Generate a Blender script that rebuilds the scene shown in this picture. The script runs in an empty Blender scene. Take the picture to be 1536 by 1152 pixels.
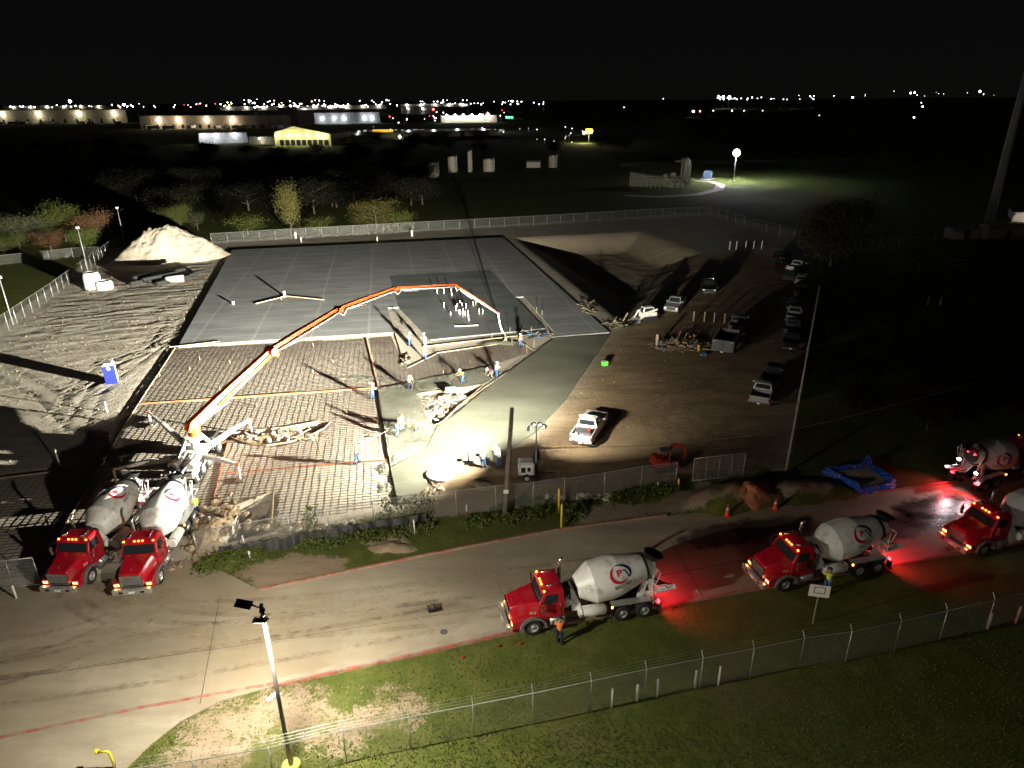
import bpy, bmesh, math, random
import numpy as np
from mathutils import Vector, Matrix
random.seed(7)
R = math.radians
SC = bpy.context.scene
COL = SC.collection
# ------------------------------------------------------------------ camera
CH = 28.0
FPX = 1024.0
PITCH = math.atan((576 - 148) / FPX)
ROLL = R(0.45)
cp, sp, cr, sr = math.cos(PITCH), math.sin(PITCH), math.cos(ROLL), math.sin(ROLL)
cam_d = bpy.data.cameras.new('camera')
cam = bpy.data.objects.new('camera', cam_d)
COL.objects.link(cam)
right = Vector((cr, -sr * sp, -sr * cp)); up = Vector((sr, cr * sp, cr * cp)); back = Vector((0, -cp, sp))
m = Matrix((right, up, back)).transposed().to_4x4()
m.translation = Vector((0, 0, CH))
cam.matrix_world = m
cam_d.sensor_width = 36.0
cam_d.lens = 24.0
cam_d.clip_start = 0.5
cam_d.clip_end = 20000
SC.camera = cam
# ------------------------------------------------------------------ world (night sky)
W = bpy.data.worlds.new('World'); SC.world = W
W.use_nodes = True
bg = W.node_tree.nodes['Background']
_N = W.node_tree.nodes; _L = W.node_tree.links
_tc = _N.new('ShaderNodeTexCoord'); _sx = _N.new('ShaderNodeSeparateXYZ'); _L.new(_tc.outputs['Generated'], _sx.inputs[0])
_rp = _N.new('ShaderNodeValToRGB'); _L.new(_sx.outputs[2], _rp.inputs[0])
_e = _rp.color_ramp.elements; _e[0].position = 0; _e[0].color = (1.15, 1.1, 1.05, 1); _e[1].position = .22; _e[1].color = (.75, .8, .9, 1)
_L.new(_rp.outputs[0], bg.inputs[0])
bg.inputs[1].default_value = 0.0030
SC.view_settings.view_transform = 'Standard'
SC.view_settings.look = 'None'
SC.view_settings.exposure = 0.0
SC.view_settings.gamma = 1.0
SC.cycles.use_light_tree = True
SC.cycles.sample_clamp_indirect = 4.0
SC.cycles.max_bounces = 5
SC.cycles.transparent_max_bounces = 24

TOWER_W = 1.0      # strength multipliers of the three big lamps
POST_W = 1.0

def ray(px, py):
    a = (px - 768) / FPX; b = -(py - 576) / FPX
    return right * a + up * b - back
def G(px, py, z=0.0):
    d = ray(px, py); t = (z - CH) / d.z
    return Vector((d.x * t, d.y * t, z))
def g2(px, py):
    v = G(px, py); return (v.x, v.y)
def GP(l): return [g2(*q) for q in l]
def far(px, py, D):
    d = ray(px, py); t = D / d.y
    return Vector((d.x * t, D, CH + d.z * t))
def head(a, b):
    return math.atan2(b[1] - a[1], b[0] - a[0])

# ------------------------------------------------------------------ materials
MATS = {}
def mat(name, c, rough=.7, metal=0., var=.12, scale=3., bump=0., bscale=20., coat=0., spec=.5, dirt=None, dscale=1.2, dth=.55, trans=0):
    if name in MATS: return MATS[name]
    m = bpy.data.materials.new(name); m.use_nodes = True
    N = m.node_tree.nodes; L = m.node_tree.links
    b = N['Principled BSDF']
    b.inputs['Roughness'].default_value = rough
    b.inputs['Metallic'].default_value = metal
    b.inputs['Coat Weight'].default_value = coat
    b.inputs['Specular IOR Level'].default_value = spec
    if trans: b.inputs['Transmission Weight'].default_value = trans
    tc = N.new('ShaderNodeTexCoord')
    nz = N.new('ShaderNodeTexNoise'); nz.inputs['Scale'].default_value = scale; nz.inputs['Detail'].default_value = 6
    oi = N.new('ShaderNodeObjectInfo'); va = N.new('ShaderNodeVectorMath'); va.operation = 'MULTIPLY_ADD'
    L.new(oi.outputs['Random'], va.inputs[0]); va.inputs[1].default_value = (61, 37, 23); L.new(tc.outputs['Object'], va.inputs[2])
    L.new(va.outputs[0], nz.inputs['Vector'])
    rp = N.new('ShaderNodeValToRGB')
    rp.color_ramp.elements[0].position = .3; rp.color_ramp.elements[1].position = .7
    rp.color_ramp.elements[0].color = (*[max(0, x * (1 - var)) for x in c], 1)
    rp.color_ramp.elements[1].color = (*[min(1, x * (1 + var)) for x in c], 1)
    L.new(nz.outputs[0], rp.inputs[0])
    out = rp.outputs[0]
    if dirt:
        n2 = N.new('ShaderNodeTexNoise'); n2.inputs['Scale'].default_value = dscale; n2.inputs['Detail'].default_value = 8; n2.inputs['Roughness'].default_value = .65
        L.new(va.outputs[0], n2.inputs['Vector'])
        mr = N.new('ShaderNodeMapRange'); mr.inputs[1].default_value = dth - .08; mr.inputs[2].default_value = dth + .12
        L.new(n2.outputs[0], mr.inputs[0])
        mx = N.new('ShaderNodeMix'); mx.data_type = 'RGBA'
        L.new(mr.outputs[0], mx.inputs[0]); L.new(out, mx.inputs[6]); mx.inputs[7].default_value = (*dirt, 1)
        out = mx.outputs[2]
    L.new(out, b.inputs['Base Color'])
    if bump:
        n3 = N.new('ShaderNodeTexNoise'); n3.inputs['Scale'].default_value = bscale; n3.inputs['Detail'].default_value = 6
        L.new(tc.outputs['Object'], n3.inputs['Vector'])
        bp = N.new('ShaderNodeBump'); bp.inputs['Strength'].default_value = 1; bp.inputs['Distance'].default_value = bump
        L.new(n3.outputs[0], bp.inputs['Height']); L.new(bp.outputs[0], b.inputs['Normal'])
    MATS[name] = m
    return m
def emat(name, c, s):
    if name in MATS: return MATS[name]
    m = bpy.data.materials.new(name); m.use_nodes = True
    N = m.node_tree.nodes
    b = N['Principled BSDF']
    b.inputs['Base Color'].default_value = (*c, 1)
    b.inputs['Emission Color'].default_value = (*c, 1)
    b.inputs['Emission Strength'].default_value = s
    m.cycles.emission_sampling = 'NONE'
    MATS[name] = m
    return m
def chainlink(name, c, pitch=.075, wire=.2, rough=.4):
    m = bpy.data.materials.new(name); m.use_nodes = True
    N = m.node_tree.nodes; L = m.node_tree.links
    b = N['Principled BSDF']; b.inputs['Base Color'].default_value = (*c, 1); b.inputs['Metallic'].default_value = .3
    b.inputs['Roughness'].default_value = rough
    uv = N.new('ShaderNodeUVMap'); sx = N.new('ShaderNodeSeparateXYZ'); L.new(uv.outputs[0], sx.inputs[0])
    outs = []
    for sg in (1, -1):
        a = N.new('ShaderNodeMath'); a.operation = 'MULTIPLY_ADD'; L.new(sx.outputs[1], a.inputs[0]); a.inputs[1].default_value = sg; L.new(sx.outputs[0], a.inputs[2])
        d = N.new('ShaderNodeMath'); d.operation = 'DIVIDE'; L.new(a.outputs[0], d.inputs[0]); d.inputs[1].default_value = pitch
        f = N.new('ShaderNodeMath'); f.operation = 'FRACT'; L.new(d.outputs[0], f.inputs[0])
        l = N.new('ShaderNodeMath'); l.operation = 'LESS_THAN'; L.new(f.outputs[0], l.inputs[0]); l.inputs[1].default_value = wire
        outs.append(l)
    mx = N.new('ShaderNodeMath'); mx.operation = 'MAXIMUM'; L.new(outs[0].outputs[0], mx.inputs[0]); L.new(outs[1].outputs[0], mx.inputs[1])
    L.new(mx.outputs[0], b.inputs['Alpha'])
    MATS[name] = m
    return m

M_RED = mat('red_paint', (.40, .005, .02), .3, 0, .05, 2, coat=.4, dirt=(.2, .07, .05), dscale=1.7, dth=.6)
M_WHITE = mat('white_paint', (.78, .78, .76), .42, 0, .06, 1.5, dirt=(.40, .37, .32), dscale=1.5, dth=.58)
M_GREYP = mat('grey_plastic', (.13, .13, .135), .6, 0, .1, 4)
M_BLK = mat('black_rubber', (.018, .018, .019), .75, 0, .3, 6, bump=.004)
M_BLKP = mat('black_paint', (.012, .012, .013), .35, 0, .2, 3)
M_CHR = mat('chrome', (.75, .75, .76), .18, 1, .05, 6)
M_ALU = mat('aluminium', (.62, .63, .64), .35, .7, .1, 4, dirt=(.3, .28, .25), dscale=2, dth=.62)
M_GALV = mat('galvanised_steel', (.42, .44, .45), .42, .55, .15, 5)
M_GLASS = mat('dark_glass', (.02, .025, .03), .06, 0, .1, 2, spec=.8)
M_AMB = emat('amber_lamp', (1, .25, .03), 12)
M_AMBW = emat('amber_turn_lamp', (1, .5, .2), 3)
M_REDL = emat('red_lamp', (1, .02, .03), 22)
M_WL = emat('white_lamp', (1, .97, .95), 90)
M_NAVY = mat('navy_decal', (.012, .02, .1), .4, 0, .05)
M_CRIM = mat('crimson_decal', (.5, .01, .04), .4, 0, .05)
M_GTXT = mat('grey_decal', (.09, .09, .11), .4, 0, .05)
M_CREAM = mat('cream_decal', (.7, .62, .4), .4, 0, .05)
M_ORNG = mat('orange_red_boom_paint', (.72, .10, .018), .4, 0, .06, 2, coat=.3)
M_CONC = mat('pale_concrete', (.42, .4, .36), .85, 0, .12, 1.2, bump=.01, bscale=14)
M_WOOD = mat('weathered_wood', (.2, .16, .11), .85, 0, .25, 5, bump=.01, bscale=30)
M_FORM = mat('orange_form_timber', (.42, .13, .05), .8, 0, .2, 3, bump=.006, bscale=20)
M_BOARD = mat('pale_timber', (.34, .28, .2), .8, 0, .2, 4, bump=.006, bscale=20)
M_PVC = mat('white_pvc', (.78, .78, .75), .45, 0, .06, 3)
M_YEL = mat('yellow_paint', (.75, .6, .04), .5, 0, .1, 3)
M_REBAR = mat('rusty_rebar', (.04, .03, .026), .8, 0, .3, 6)
M_SOIL = mat('dug_soil', (.32, .24, .16), .95, 0, .3, 1.5, bump=.06, bscale=3.5)
M_CLAY = mat('orange_clay', (.36, .17, .08), .95, 0, .35, 1.5, bump=.06, bscale=3.5)

# ------------------------------------------------------------------ mesh helper
class MB:
    def __init__(s, mt=None):
        s.v = []; s.f = []; s.mi = []; s.sm = []; s.mats = []; s.cur = 0; s.smooth = False; s.M = None; s.uv = None
        if mt: s.mat(mt)
    def mat(s, m):
        if m not in s.mats: s.mats.append(m)
        s.cur = s.mats.index(m); return s
    def add(s, vs, fs):
        o = len(s.v)
        for v in vs:
            v = Vector(v)
            if s.M is not None: v = s.M @ v
            s.v.append(tuple(v))
        for f in fs:
            s.f.append(tuple(i + o for i in f)); s.mi.append(s.cur); s.sm.append(s.smooth)
        return s
    def box(s, x0, x1, y0, y1, z0, z1):
        return s.add([(x0,y0,z0),(x1,y0,z0),(x1,y1,z0),(x0,y1,z0),(x0,y0,z1),(x1,y0,z1),(x1,y1,z1),(x0,y1,z1)],
                     [(3,2,1,0),(4,5,6,7),(0,1,5,4),(1,2,6,5),(2,3,7,6),(3,0,4,7)])
    def frus(s, a, z0, b, z1):
        x0,x1,y0,y1 = a; X0,X1,Y0,Y1 = b
        return s.add([(x0,y0,z0),(x1,y0,z0),(x1,y1,z0),(x0,y1,z0),(X0,Y0,z1),(X1,Y0,z1),(X1,Y1,z1),(X0,Y1,z1)],
                     [(3,2,1,0),(4,5,6,7),(0,1,5,4),(1,2,6,5),(2,3,7,6),(3,0,4,7)])
    def bar(s, p, q, w, h=None, upv=(0,0,1), w2=None, h2=None):
        h = h or w; w2 = w2 or w; h2 = h2 or h
        p = Vector(p); q = Vector(q); d = (q - p).normalized(); u = Vector(upv)
        if abs(d.dot(u)) > .98: u = Vector((1,0,0))
        sd = d.cross(u).normalized(); u = sd.cross(d)
        vs = []
        for c, ww, hh in ((p, w, h), (q, w2, h2)):
            for a, b in ((-1,-1),(1,-1),(1,1),(-1,1)):
                vs.append(c + sd * (a * ww / 2) + u * (b * hh / 2))
        return s.add(vs, [(3,2,1,0),(4,5,6,7),(0,1,5,4),(1,2,6,5),(2,3,7,6),(3,0,4,7)])
    def tube(s, pts, r, n=8, caps=True):
        pts = [Vector(p) for p in pts]
        rs = r if isinstance(r, (list, tuple)) else [r] * len(pts)
        vs = []; fs = []
        ref = None
        for i, p in enumerate(pts):
            a = pts[max(0, i - 1)]; b = pts[min(len(pts) - 1, i + 1)]
            d = (b - a).normalized()
            if ref is None: ref = Vector((0,0,1)) if abs(d.z) < .9 else Vector((1,0,0))
            x = d.cross(ref).normalized(); y = x.cross(d).normalized(); ref = y if abs(d.dot(y)) < .5 else ref
            for k in range(n):
                t = 2 * math.pi * k / n
                vs.append(p + (x * math.cos(t) + y * math.sin(t)) * rs[i])
        for i in range(len(pts) - 1):
            for k in range(n):
                fs.append((i*n+k, i*n+(k+1)%n, (i+1)*n+(k+1)%n, (i+1)*n+k))
        if caps:
            fs.append(tuple(range(n - 1, -1, -1))); fs.append(tuple((len(pts)-1)*n + k for k in range(n)))
        sm = s.smooth; s.smooth = n > 5; s.add(vs, fs); s.smooth = sm
        if caps: s.sm[-1] = False; s.sm[-2] = False
        return s
    def lathe(s, prof, o=(0,0,0), ax=(0,0,1), n=24, smooth=False):
        o = Vector(o); ax = Vector(ax).normalized()
        x = ax.orthogonal().normalized(); y = ax.cross(x)
        vs = []; fs = []
        for (t, r) in prof:
            for k in range(n):
                a = 2 * math.pi * k / n
                vs.append(o + ax * t + (x * math.cos(a) + y * math.sin(a)) * max(r, 1e-4))
        for i in range(len(prof) - 1):
            for k in range(n):
                fs.append((i*n+k, i*n+(k+1)%n, (i+1)*n+(k+1)%n, (i+1)*n+k))
        sm = s.smooth; s.smooth = smooth; s.add(vs, fs); s.smooth = sm
        return s
    def prism(s, poly, z0, z1):
        n = len(poly)
        return s.add([(x, y, z0) for x, y in poly] + [(x, y, z1) for x, y in poly],
                     [tuple(range(n-1,-1,-1)), tuple(range(n, 2*n))] + [(i, (i+1)%n, n+(i+1)%n, n+i) for i in range(n)])
    def side(s, poly, y0, y1):          # polygon in xz, extruded along y
        n = len(poly)
        return s.add([(x, y0, z) for x, z in poly] + [(x, y1, z) for x, z in poly],
                     [tuple(range(n)), tuple(range(2*n-1, n-1, -1))] + [((i+1)%n, i, n+i, n+(i+1)%n) for i in range(n)])
    def loft(s, rings, caps=True):
        n = len(rings[0]); vs = [v for r in rings for v in r]; fs = []
        for i in range(len(rings) - 1):
            for k in range(n):
                fs.append((i*n+k, i*n+(k+1)%n, (i+1)*n+(k+1)%n, (i+1)*n+k))
        if caps: fs.append(tuple(range(n-1,-1,-1))); fs.append(tuple((len(rings)-1)*n+k for k in range(n)))
        return s.add(vs, fs)
    def panel(s, q, u0, u1, v0, v1, off=.006, th=.0):
        q = [Vector(a) for a in q]
        def P(u, v): return (q[0]*(1-u)+q[1]*u)*(1-v) + (q[3]*(1-u)+q[2]*u)*v
        nn = (q[1]-q[0]).cross(q[3]-q[0]).normalized() * off
        a = [P(u0,v0),P(u1,v0),P(u1,v1),P(u0,v1)]
        return s.add([p+nn for p in a] + [p - nn*2 for p in a], [(0,1,2,3),(7,6,5,4),(0,4,5,1),(1,5,6,2),(2,6,7,3),(3,7,4,0)])
    def sph(s, c, r, n=8, m=6, sz=1.0):
        pr = [(-math.cos(math.pi*i/m)*r*sz, math.sin(math.pi*i/m)*r) for i in range(m+1)]
        return s.lathe(pr, c, (0,0,1), n, True)
    def rock(s, c, r, sz=.7):
        o = len(s.v); s.sph(c, r, 6, 4, sz)
        c = Vector(c) if s.M is None else s.M @ Vector(c)
        for i in range(o, len(s.v)):
            p = Vector(s.v[i]); d = p - c
            h = math.sin(i * 12.9898 + c.x * 7.1) * 43758.5453; h -= math.floor(h)
            s.v[i] = tuple(c + d * (.7 + .6 * h))
        for i in range(len(s.sm) - 24, len(s.sm)): s.sm[i] = False
        return s
    def build(s, name, parent=None, bevel=0, kind=None, seg=2, uvs=None):
        me = bpy.data.meshes.new(name)
        me.from_pydata(s.v, [], s.f)
        for m in s.mats: me.materials.append(m)
        me.polygons.foreach_set('material_index', s.mi)
        me.polygons.foreach_set('use_smooth', s.sm)
        if uvs:
            l = me.uv_layers.new(name='UVMap')
            for lp in me.loops: l.data[lp.index].uv = uvs[lp.vertex_index]
        me.update()
        o = bpy.data.objects.new(name, me); COL.objects.link(o)
        if parent: o.parent = parent
        if kind: o['kind'] = kind
        if bevel:
            b = o.modifiers.new('bevel', 'BEVEL'); b.width = bevel; b.segments = seg; b.limit_method = 'ANGLE'; b.angle_limit = R(40)
            me.polygons.foreach_set('use_smooth', [True]*len(s.f)); b.harden_normals = True
        return o

def thing(name, label, cat, loc=(0,0,0), rz=0, group=None):
    o = bpy.data.objects.new(name, None); COL.objects.link(o); o.empty_display_size = .3
    o.location = loc; o.rotation_euler = (0, 0, rz); tag(o, label, cat, group)
    return o
def tag(o, label, cat, group=None):
    o['label'] = label; o['category'] = cat
    if group: o['group'] = group
    return o
def dup(o, parent=None, remap=None):
    c = o.copy(); COL.objects.link(c); c.parent = parent
    if remap and o.type == 'MESH':
        for i, sl in enumerate(o.material_slots):
            if sl.material in remap:
                c.material_slots[i].link = 'OBJECT'; c.material_slots[i].material = remap[sl.material]
    for ch in list(KIDS.get(o.name, [])) if False else [q for q in o.children]: dup(ch, c, remap)
    return c
KIDS = {}
def place(o, loc, rz, label, group=None):
    o.location = loc; o.rotation_euler = (0, 0, rz); o['label'] = label
    if group: o['group'] = group
    return o
def plight(name, loc, W_, c=(1,1,1), r=.05, parent=None):
    l = bpy.data.lights.new(name, 'POINT'); l.energy = W_; l.color = c; l.shadow_soft_size = r
    o = bpy.data.objects.new(name, l); COL.objects.link(o); o.location = loc
    if parent: o.parent = parent
    return o
def spot(name, loc, tgt, W_, ang, c=(1,1,1), blend=.6, r=.12, parent=None):
    l = bpy.data.lights.new(name, 'SPOT'); l.energy = W_; l.color = c; l.shadow_soft_size = r; l.spot_size = R(ang); l.spot_blend = blend
    o = bpy.data.objects.new(name, l); COL.objects.link(o); o.location = loc
    o.rotation_euler = (Vector(tgt) - Vector(loc)).to_track_quat('-Z', 'Y').to_euler()
    if parent: o.parent = parent
    return o
def text_mesh(body, size, mt, fnt=None, bold=0.0, xs=1.0):
    cu = bpy.data.curves.new('lettering', 'FONT'); cu.body = body; cu.size = size; cu.align_x = 'CENTER'; cu.align_y = 'CENTER'; cu.offset = bold
    ob = bpy.data.objects.new('lettering', cu); COL.objects.link(ob)
    dg = bpy.context.evaluated_depsgraph_get(); me = bpy.data.meshes.new_from_object(ob.evaluated_get(dg))
    bpy.data.objects.remove(ob); bpy.data.curves.remove(cu)
    vs = [(v.co.x * xs, v.co.y) for v in me.vertices]; fs = [tuple(p.vertices) for p in me.polygons]
    bpy.data.meshes.remove(me)
    return vs, fs
# ------------------------------------------------------------------ numpy noise + polygon tools for the terrain
def lat(seed, n=256):
    return np.random.RandomState(seed).rand(n, n)
LATS = [lat(i) for i in range(6)]
def vnoise(x, y, s):
    t = LATS[s % 6]; xi = np.floor(x).astype(int); yi = np.floor(y).astype(int); fx = x - xi; fy = y - yi
    fx = fx*fx*(3-2*fx); fy = fy*fy*(3-2*fy)
    a = t[xi % 256, yi % 256]; b = t[(xi+1) % 256, yi % 256]; c = t[xi % 256, (yi+1) % 256]; d = t[(xi+1) % 256, (yi+1) % 256]
    return (a*(1-fx)+b*fx)*(1-fy) + (c*(1-fx)+d*fx)*fy
def fbm(x, y, s=0, o=4):
    r = 0; a = .5
    for k in range(o):
        r = r + a * vnoise(x * 2**k + 17.3*k, y * 2**k + 5.1*k, s + k); a *= .5
    return r
def inpoly(x, y, P):
    c = np.zeros(x.shape, bool); n = len(P)
    for i in range(n):
        x0, y0 = P[i]; x1, y1 = P[(i+1) % n]
        if y0 == y1: continue
        c ^= ((y0 > y) != (y1 > y)) & (x < (x1-x0)*(y-y0)/(y1-y0)+x0)
    return c
def sdist(x, y, P):      # signed distance, positive inside
    d = np.full(x.shape, 1e9); n = len(P)
    for i in range(n):
        x0, y0 = P[i]; x1, y1 = P[(i+1) % n]; dx, dy = x1-x0, y1-y0
        t = np.clip(((x-x0)*dx+(y-y0)*dy)/(dx*dx+dy*dy+1e-9), 0, 1)
        d = np.minimum(d, np.hypot(x-x0-t*dx, y-y0-t*dy))
    return np.where(inpoly(x, y, P), d, -d)
def sstep(a, b, v):
    t = np.clip((v-a)/(b-a), 0, 1); return t*t*(3-2*t)

# ------------------------------------------------------------------ plan of the site (surveyed outlines on the ground)
P_SITE = GP([(0,488),(155,372),(310,362),(620,345),(1066,318),(1215,352),(1225,420),(1180,706),(1118,712),(846,752),(600,782),(300,835),(60,880),(-250,925),(-400,700)])
P_SAND = GP([(-150,640),(0,500),(155,385),(345,352),(350,378),(264,520),(185,640),(150,700),(-150,740)])
P_TAN = GP([(918,505),(960,475),(1010,400),(1110,372),(1190,400),(1200,560),(1172,700),(1110,708),(850,745),(640,778),(636,712),(700,696),(752,686),(806,648),(850,598)])
P_BASIN = GP([(766,356),(965,346),(1058,380),(1000,440),(950,478),(926,486)])
P_ROAD = GP([(-500,1010),(60,875),(298,838),(390,886),(640,834),(830,797),(1000,774),(1240,746),(1414,727),(1540,708),(1900,650),(1900,760),(1540,812),(1340,846),(1150,880),(960,914),(770,947),(640,977),(500,1008),(415,1027),(330,1052),(270,1082),(225,1118),(190,1152),(140,1260),(-500,1500)])
P_PAD = GP([(264,522),(600,500),(660,520),(840,500),(745,560),(640,600),(655,640),(600,758),(410,800),(405,795),(300,838),(62,876),(-200,900),(-200,740),(150,700),(185,640)])
P_VERGE_DIRT = GP([(345,850),(440,828),(520,838),(515,866),(392,885)])
P_VERGE_DIRT2 = GP([(545,812),(600,800),(612,826),(565,832)])
P_SOUTH_DIRT = GP([(190,1180),(300,1075),(420,1035),(520,1040),(640,1060),(600,1100),(430,1115),(330,1180)])
P_EAST_DIRT = GP([(880,765),(1060,722),(1270,716),(1240,744),(1000,772),(860,790)])
P_HOLE = GP([(352,758),(410,740),(404,796),(330,815),(348,786)])
P_TRI = GP([(627,592),(725,579),(690,606),(658,637),(641,634)])
P_LEAF = GP([(340,652),(400,646),(494,634),(468,653),(420,667),(380,668)])
U_ANG = head(g2(268,520), g2(590,500))

def axis_coords(lo, hi, step, far_, n):
    mid = list(np.arange(lo, hi + step, step))
    a = [lo - (far_ ** ((i+1)/n) ) for i in range(n)][::-1]; b = [mid[-1] + far_ ** ((i+1)/n) for i in range(n)]
    return np.array(a + mid + b)
xs = axis_coords(-78, 62, .42, 9000, 26); ys = axis_coords(16, 172, .42, 9000, 26)
X, Y = np.meshgrid(xs, ys, indexing='ij')
near = (X > -90) & (X < 70) & (Y > 8) & (Y < 180)
Z = -0.02 - .05 * fbm(X*.5, Y*.5, 1)
d_site = sdist(X, Y, P_SITE); d_sand = sdist(X, Y, P_SAND); d_tan = sdist(X, Y, P_TAN); d_bas = sdist(X, Y, P_BASIN)
d_road = sdist(X, Y, P_ROAD); d_pad = sdist(X, Y, P_PAD)
d_vd = np.maximum(sdist(X, Y, P_VERGE_DIRT), sdist(X, Y, P_VERGE_DIRT2)); d_sd = sdist(X, Y, P_SOUTH_DIRT); d_ed = sdist(X, Y, P_EAST_DIRT)
# churned sand: ridges dragged roughly east-west, stronger toward the west fence
ca, sa = math.cos(.35), math.sin(.35)
xr = X*ca + Y*sa; yr = -X*sa + Y*ca
rut = np.abs(fbm(xr*.16, yr*.75, 2, 4) - .47)
k = sstep(0, 4, d_sand)
Z += k * (-(1-np.minimum(rut*7, 1)) * (.018+.075*sstep(70, 95, Y)) + (fbm(X*.9, Y*.9, 4) - .5) * .05 + .03)
Z -= sstep(-1.6, -.2, -np.abs(d_sand)) * .2 * (d_pad > -4)
# tyre tracks
def tracks(Z, pts, w=.32, dep=.16, gauge=1.9):
    for i in range(len(pts)-1):
        a = np.array(pts[i]); b = np.array(pts[i+1]); d = b-a; L_ = np.hypot(*d); d = d/L_; nrm = np.array((-d[1], d[0]))
        t = np.clip(((X-a[0])*d[0] + (Y-a[1])*d[1]), 0, L_)
        s = (X-a[0]-t*d[0])*nrm[0] + (Y-a[1]-t*d[1])*nrm[1]
        e = np.hypot(X-a[0]-t*d[0], Y-a[1]-t*d[1])
        for g in (-gauge/2, gauge/2):
            q = np.abs(s-g) + np.maximum(e-np.abs(s), 0)
            Z = Z - dep*np.exp(-(q/w)**2) + dep*.6*np.exp(-((q-w*2)/w)**2)*(q < w*4)
    return Z
TR = [[(95,625),(120,585),(160,548),(235,520),(262,480)], [(115,640),(140,590),(185,552),(258,505)], [(10,560),(70,590),(118,640)]]
for t in TR: Z = tracks(Z, GP(t), .2, .07)
for t in [[(1035,575),(1005,605),(985,625),(1000,665)], [(1060,575),(1030,600),(1020,625),(1060,655)], [(960,540),(1010,520),(1080,520)]]: Z = tracks(Z, GP(t), .25, .035)
kt = sstep(0, 3, d_tan)
Z += kt * ((fbm(xr*.25, yr*1.1, 3, 4) - .5) * .12)
# detention basin
Z -= sstep(0, 9, d_bas) * 3.0
Z += sstep(0, 4, d_bas) * (fbm(X*.5, Y*.5, 0) - .5) * .25
# flatten below road, slabs and rebar
Z = np.where(d_road > -1.0, np.minimum(Z, -.02), Z)
Z = np.where(d_road > 0.3, -.1, Z)
d_hole = np.maximum(sdist(X, Y, P_HOLE), np.maximum(sdist(X, Y, P_TRI), sdist(X, Y, P_LEAF)))
P_SLABS = GP([(348,376),(755,357),(918,503),(850,600),(752,688),(650,750),(596,756),(566,583),(268,520)])
d_sl = sdist(X, Y, P_SLABS)
Z = np.where((d_pad > -.3) | (d_sl > -.5), -.015, Z)
Z = np.where(d_hole > 0, -.1 - sstep(0, .7, d_hole)*(.6+.7*(X < -14)) + (fbm(X*.9, Y*.9, 2)-.45)*1.0*sstep(0,.8,d_hole), Z)
# spoil heaps by the road
def mound(Z, px, py, rx, ry, h, ang=0, s=0):
    c = G(px, py); dx = X-c.x; dy = Y-c.y; u = dx*math.cos(ang)+dy*math.sin(ang); v = -dx*math.sin(ang)+dy*math.cos(ang)
    q = np.sqrt((u/rx)**2+(v/ry)**2) + (fbm(X*.7, Y*.7, s)-.5)*.7
    return Z + h*np.clip(1-q, 0, 1)**.8 + (q < 1)*np.clip((1-q)*3, 0, 1)*(fbm(X*1.6, Y*1.6, 4)-.5)*.55
Z = mound(Z, 1098, 750, 3.8, 2.0, 1.3, .2, 1)
Z = mound(Z, 1195, 738, 5.5, 1.8, .8, .1, 2)
Z = mound(Z, 700, 728, 2.2, 1.0, .5, .1, 3)
Z = np.where(near, Z, -.03 + np.zeros_like(Z))

nx, ny = X.shape
verts = np.stack([X.ravel(), Y.ravel(), Z.ravel()], 1)
idx = np.arange(nx*ny).reshape(nx, ny)
quads = np.stack([idx[:-1,:-1], idx[1:,:-1], idx[1:,1:], idx[:-1,1:]], -1).reshape(-1, 4)
me = bpy.data.meshes.new('ground')
me.vertices.add(len(verts)); me.vertices.foreach_set('co', verts.ravel())
me.loops.add(quads.size); me.loops.foreach_set('vertex_index', quads.ravel().astype(np.int32))
me.polygons.add(len(quads)); me.polygons.foreach_set('loop_start', np.arange(0, quads.size, 4, dtype=np.int32)); me.polygons.foreach_set('loop_total', np.full(len(quads), 4, np.int32))
me.polygons.foreach_set('use_smooth', np.ones(len(quads), bool))
me.update(); me.validate()
wob = (fbm(X*.35, Y*.35, 5, 4) - .47) * 5
def attr(n, a):
    at = me.attributes.new(n, 'FLOAT', 'POINT'); at.data.foreach_set('value', np.clip(a, 0, 1).ravel().astype(np.float32))
dirt = np.maximum.reduce([sstep(-1, 1, d_site), sstep(-.8, .8, d_vd + wob*.5), sstep(-2.5, 2.0, d_sd + wob*1.0)*.66, sstep(-1, 1, d_ed + wob*.4)])
weeds = sstep(-3.2, -.5, -np.abs(d_site)) * sstep(55, 45, Y) * sstep(.42, .6, fbm(X*.3, Y*.3, 1)) * (d_pad < -.5)
attr('dirt', dirt * (1 - .9*weeds)); attr('tan', np.maximum.reduce([sstep(-4, 3, d_tan), sstep(-2, 2, d_ed)*.9, sstep(-5, -2, d_sd)*.75, sstep(-4, -1, d_vd)*.8]))
attr('pad', np.maximum(sstep(-.2, .1, d_pad), 0) * (d_hole < .1)); attr('basin', sstep(-1, 2, d_bas))
attr('clay', sstep(2.6, 1.2, np.hypot(X-G(1118,745).x, (Y-G(1118,745).y)*1.3) + wob*.4))

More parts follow.
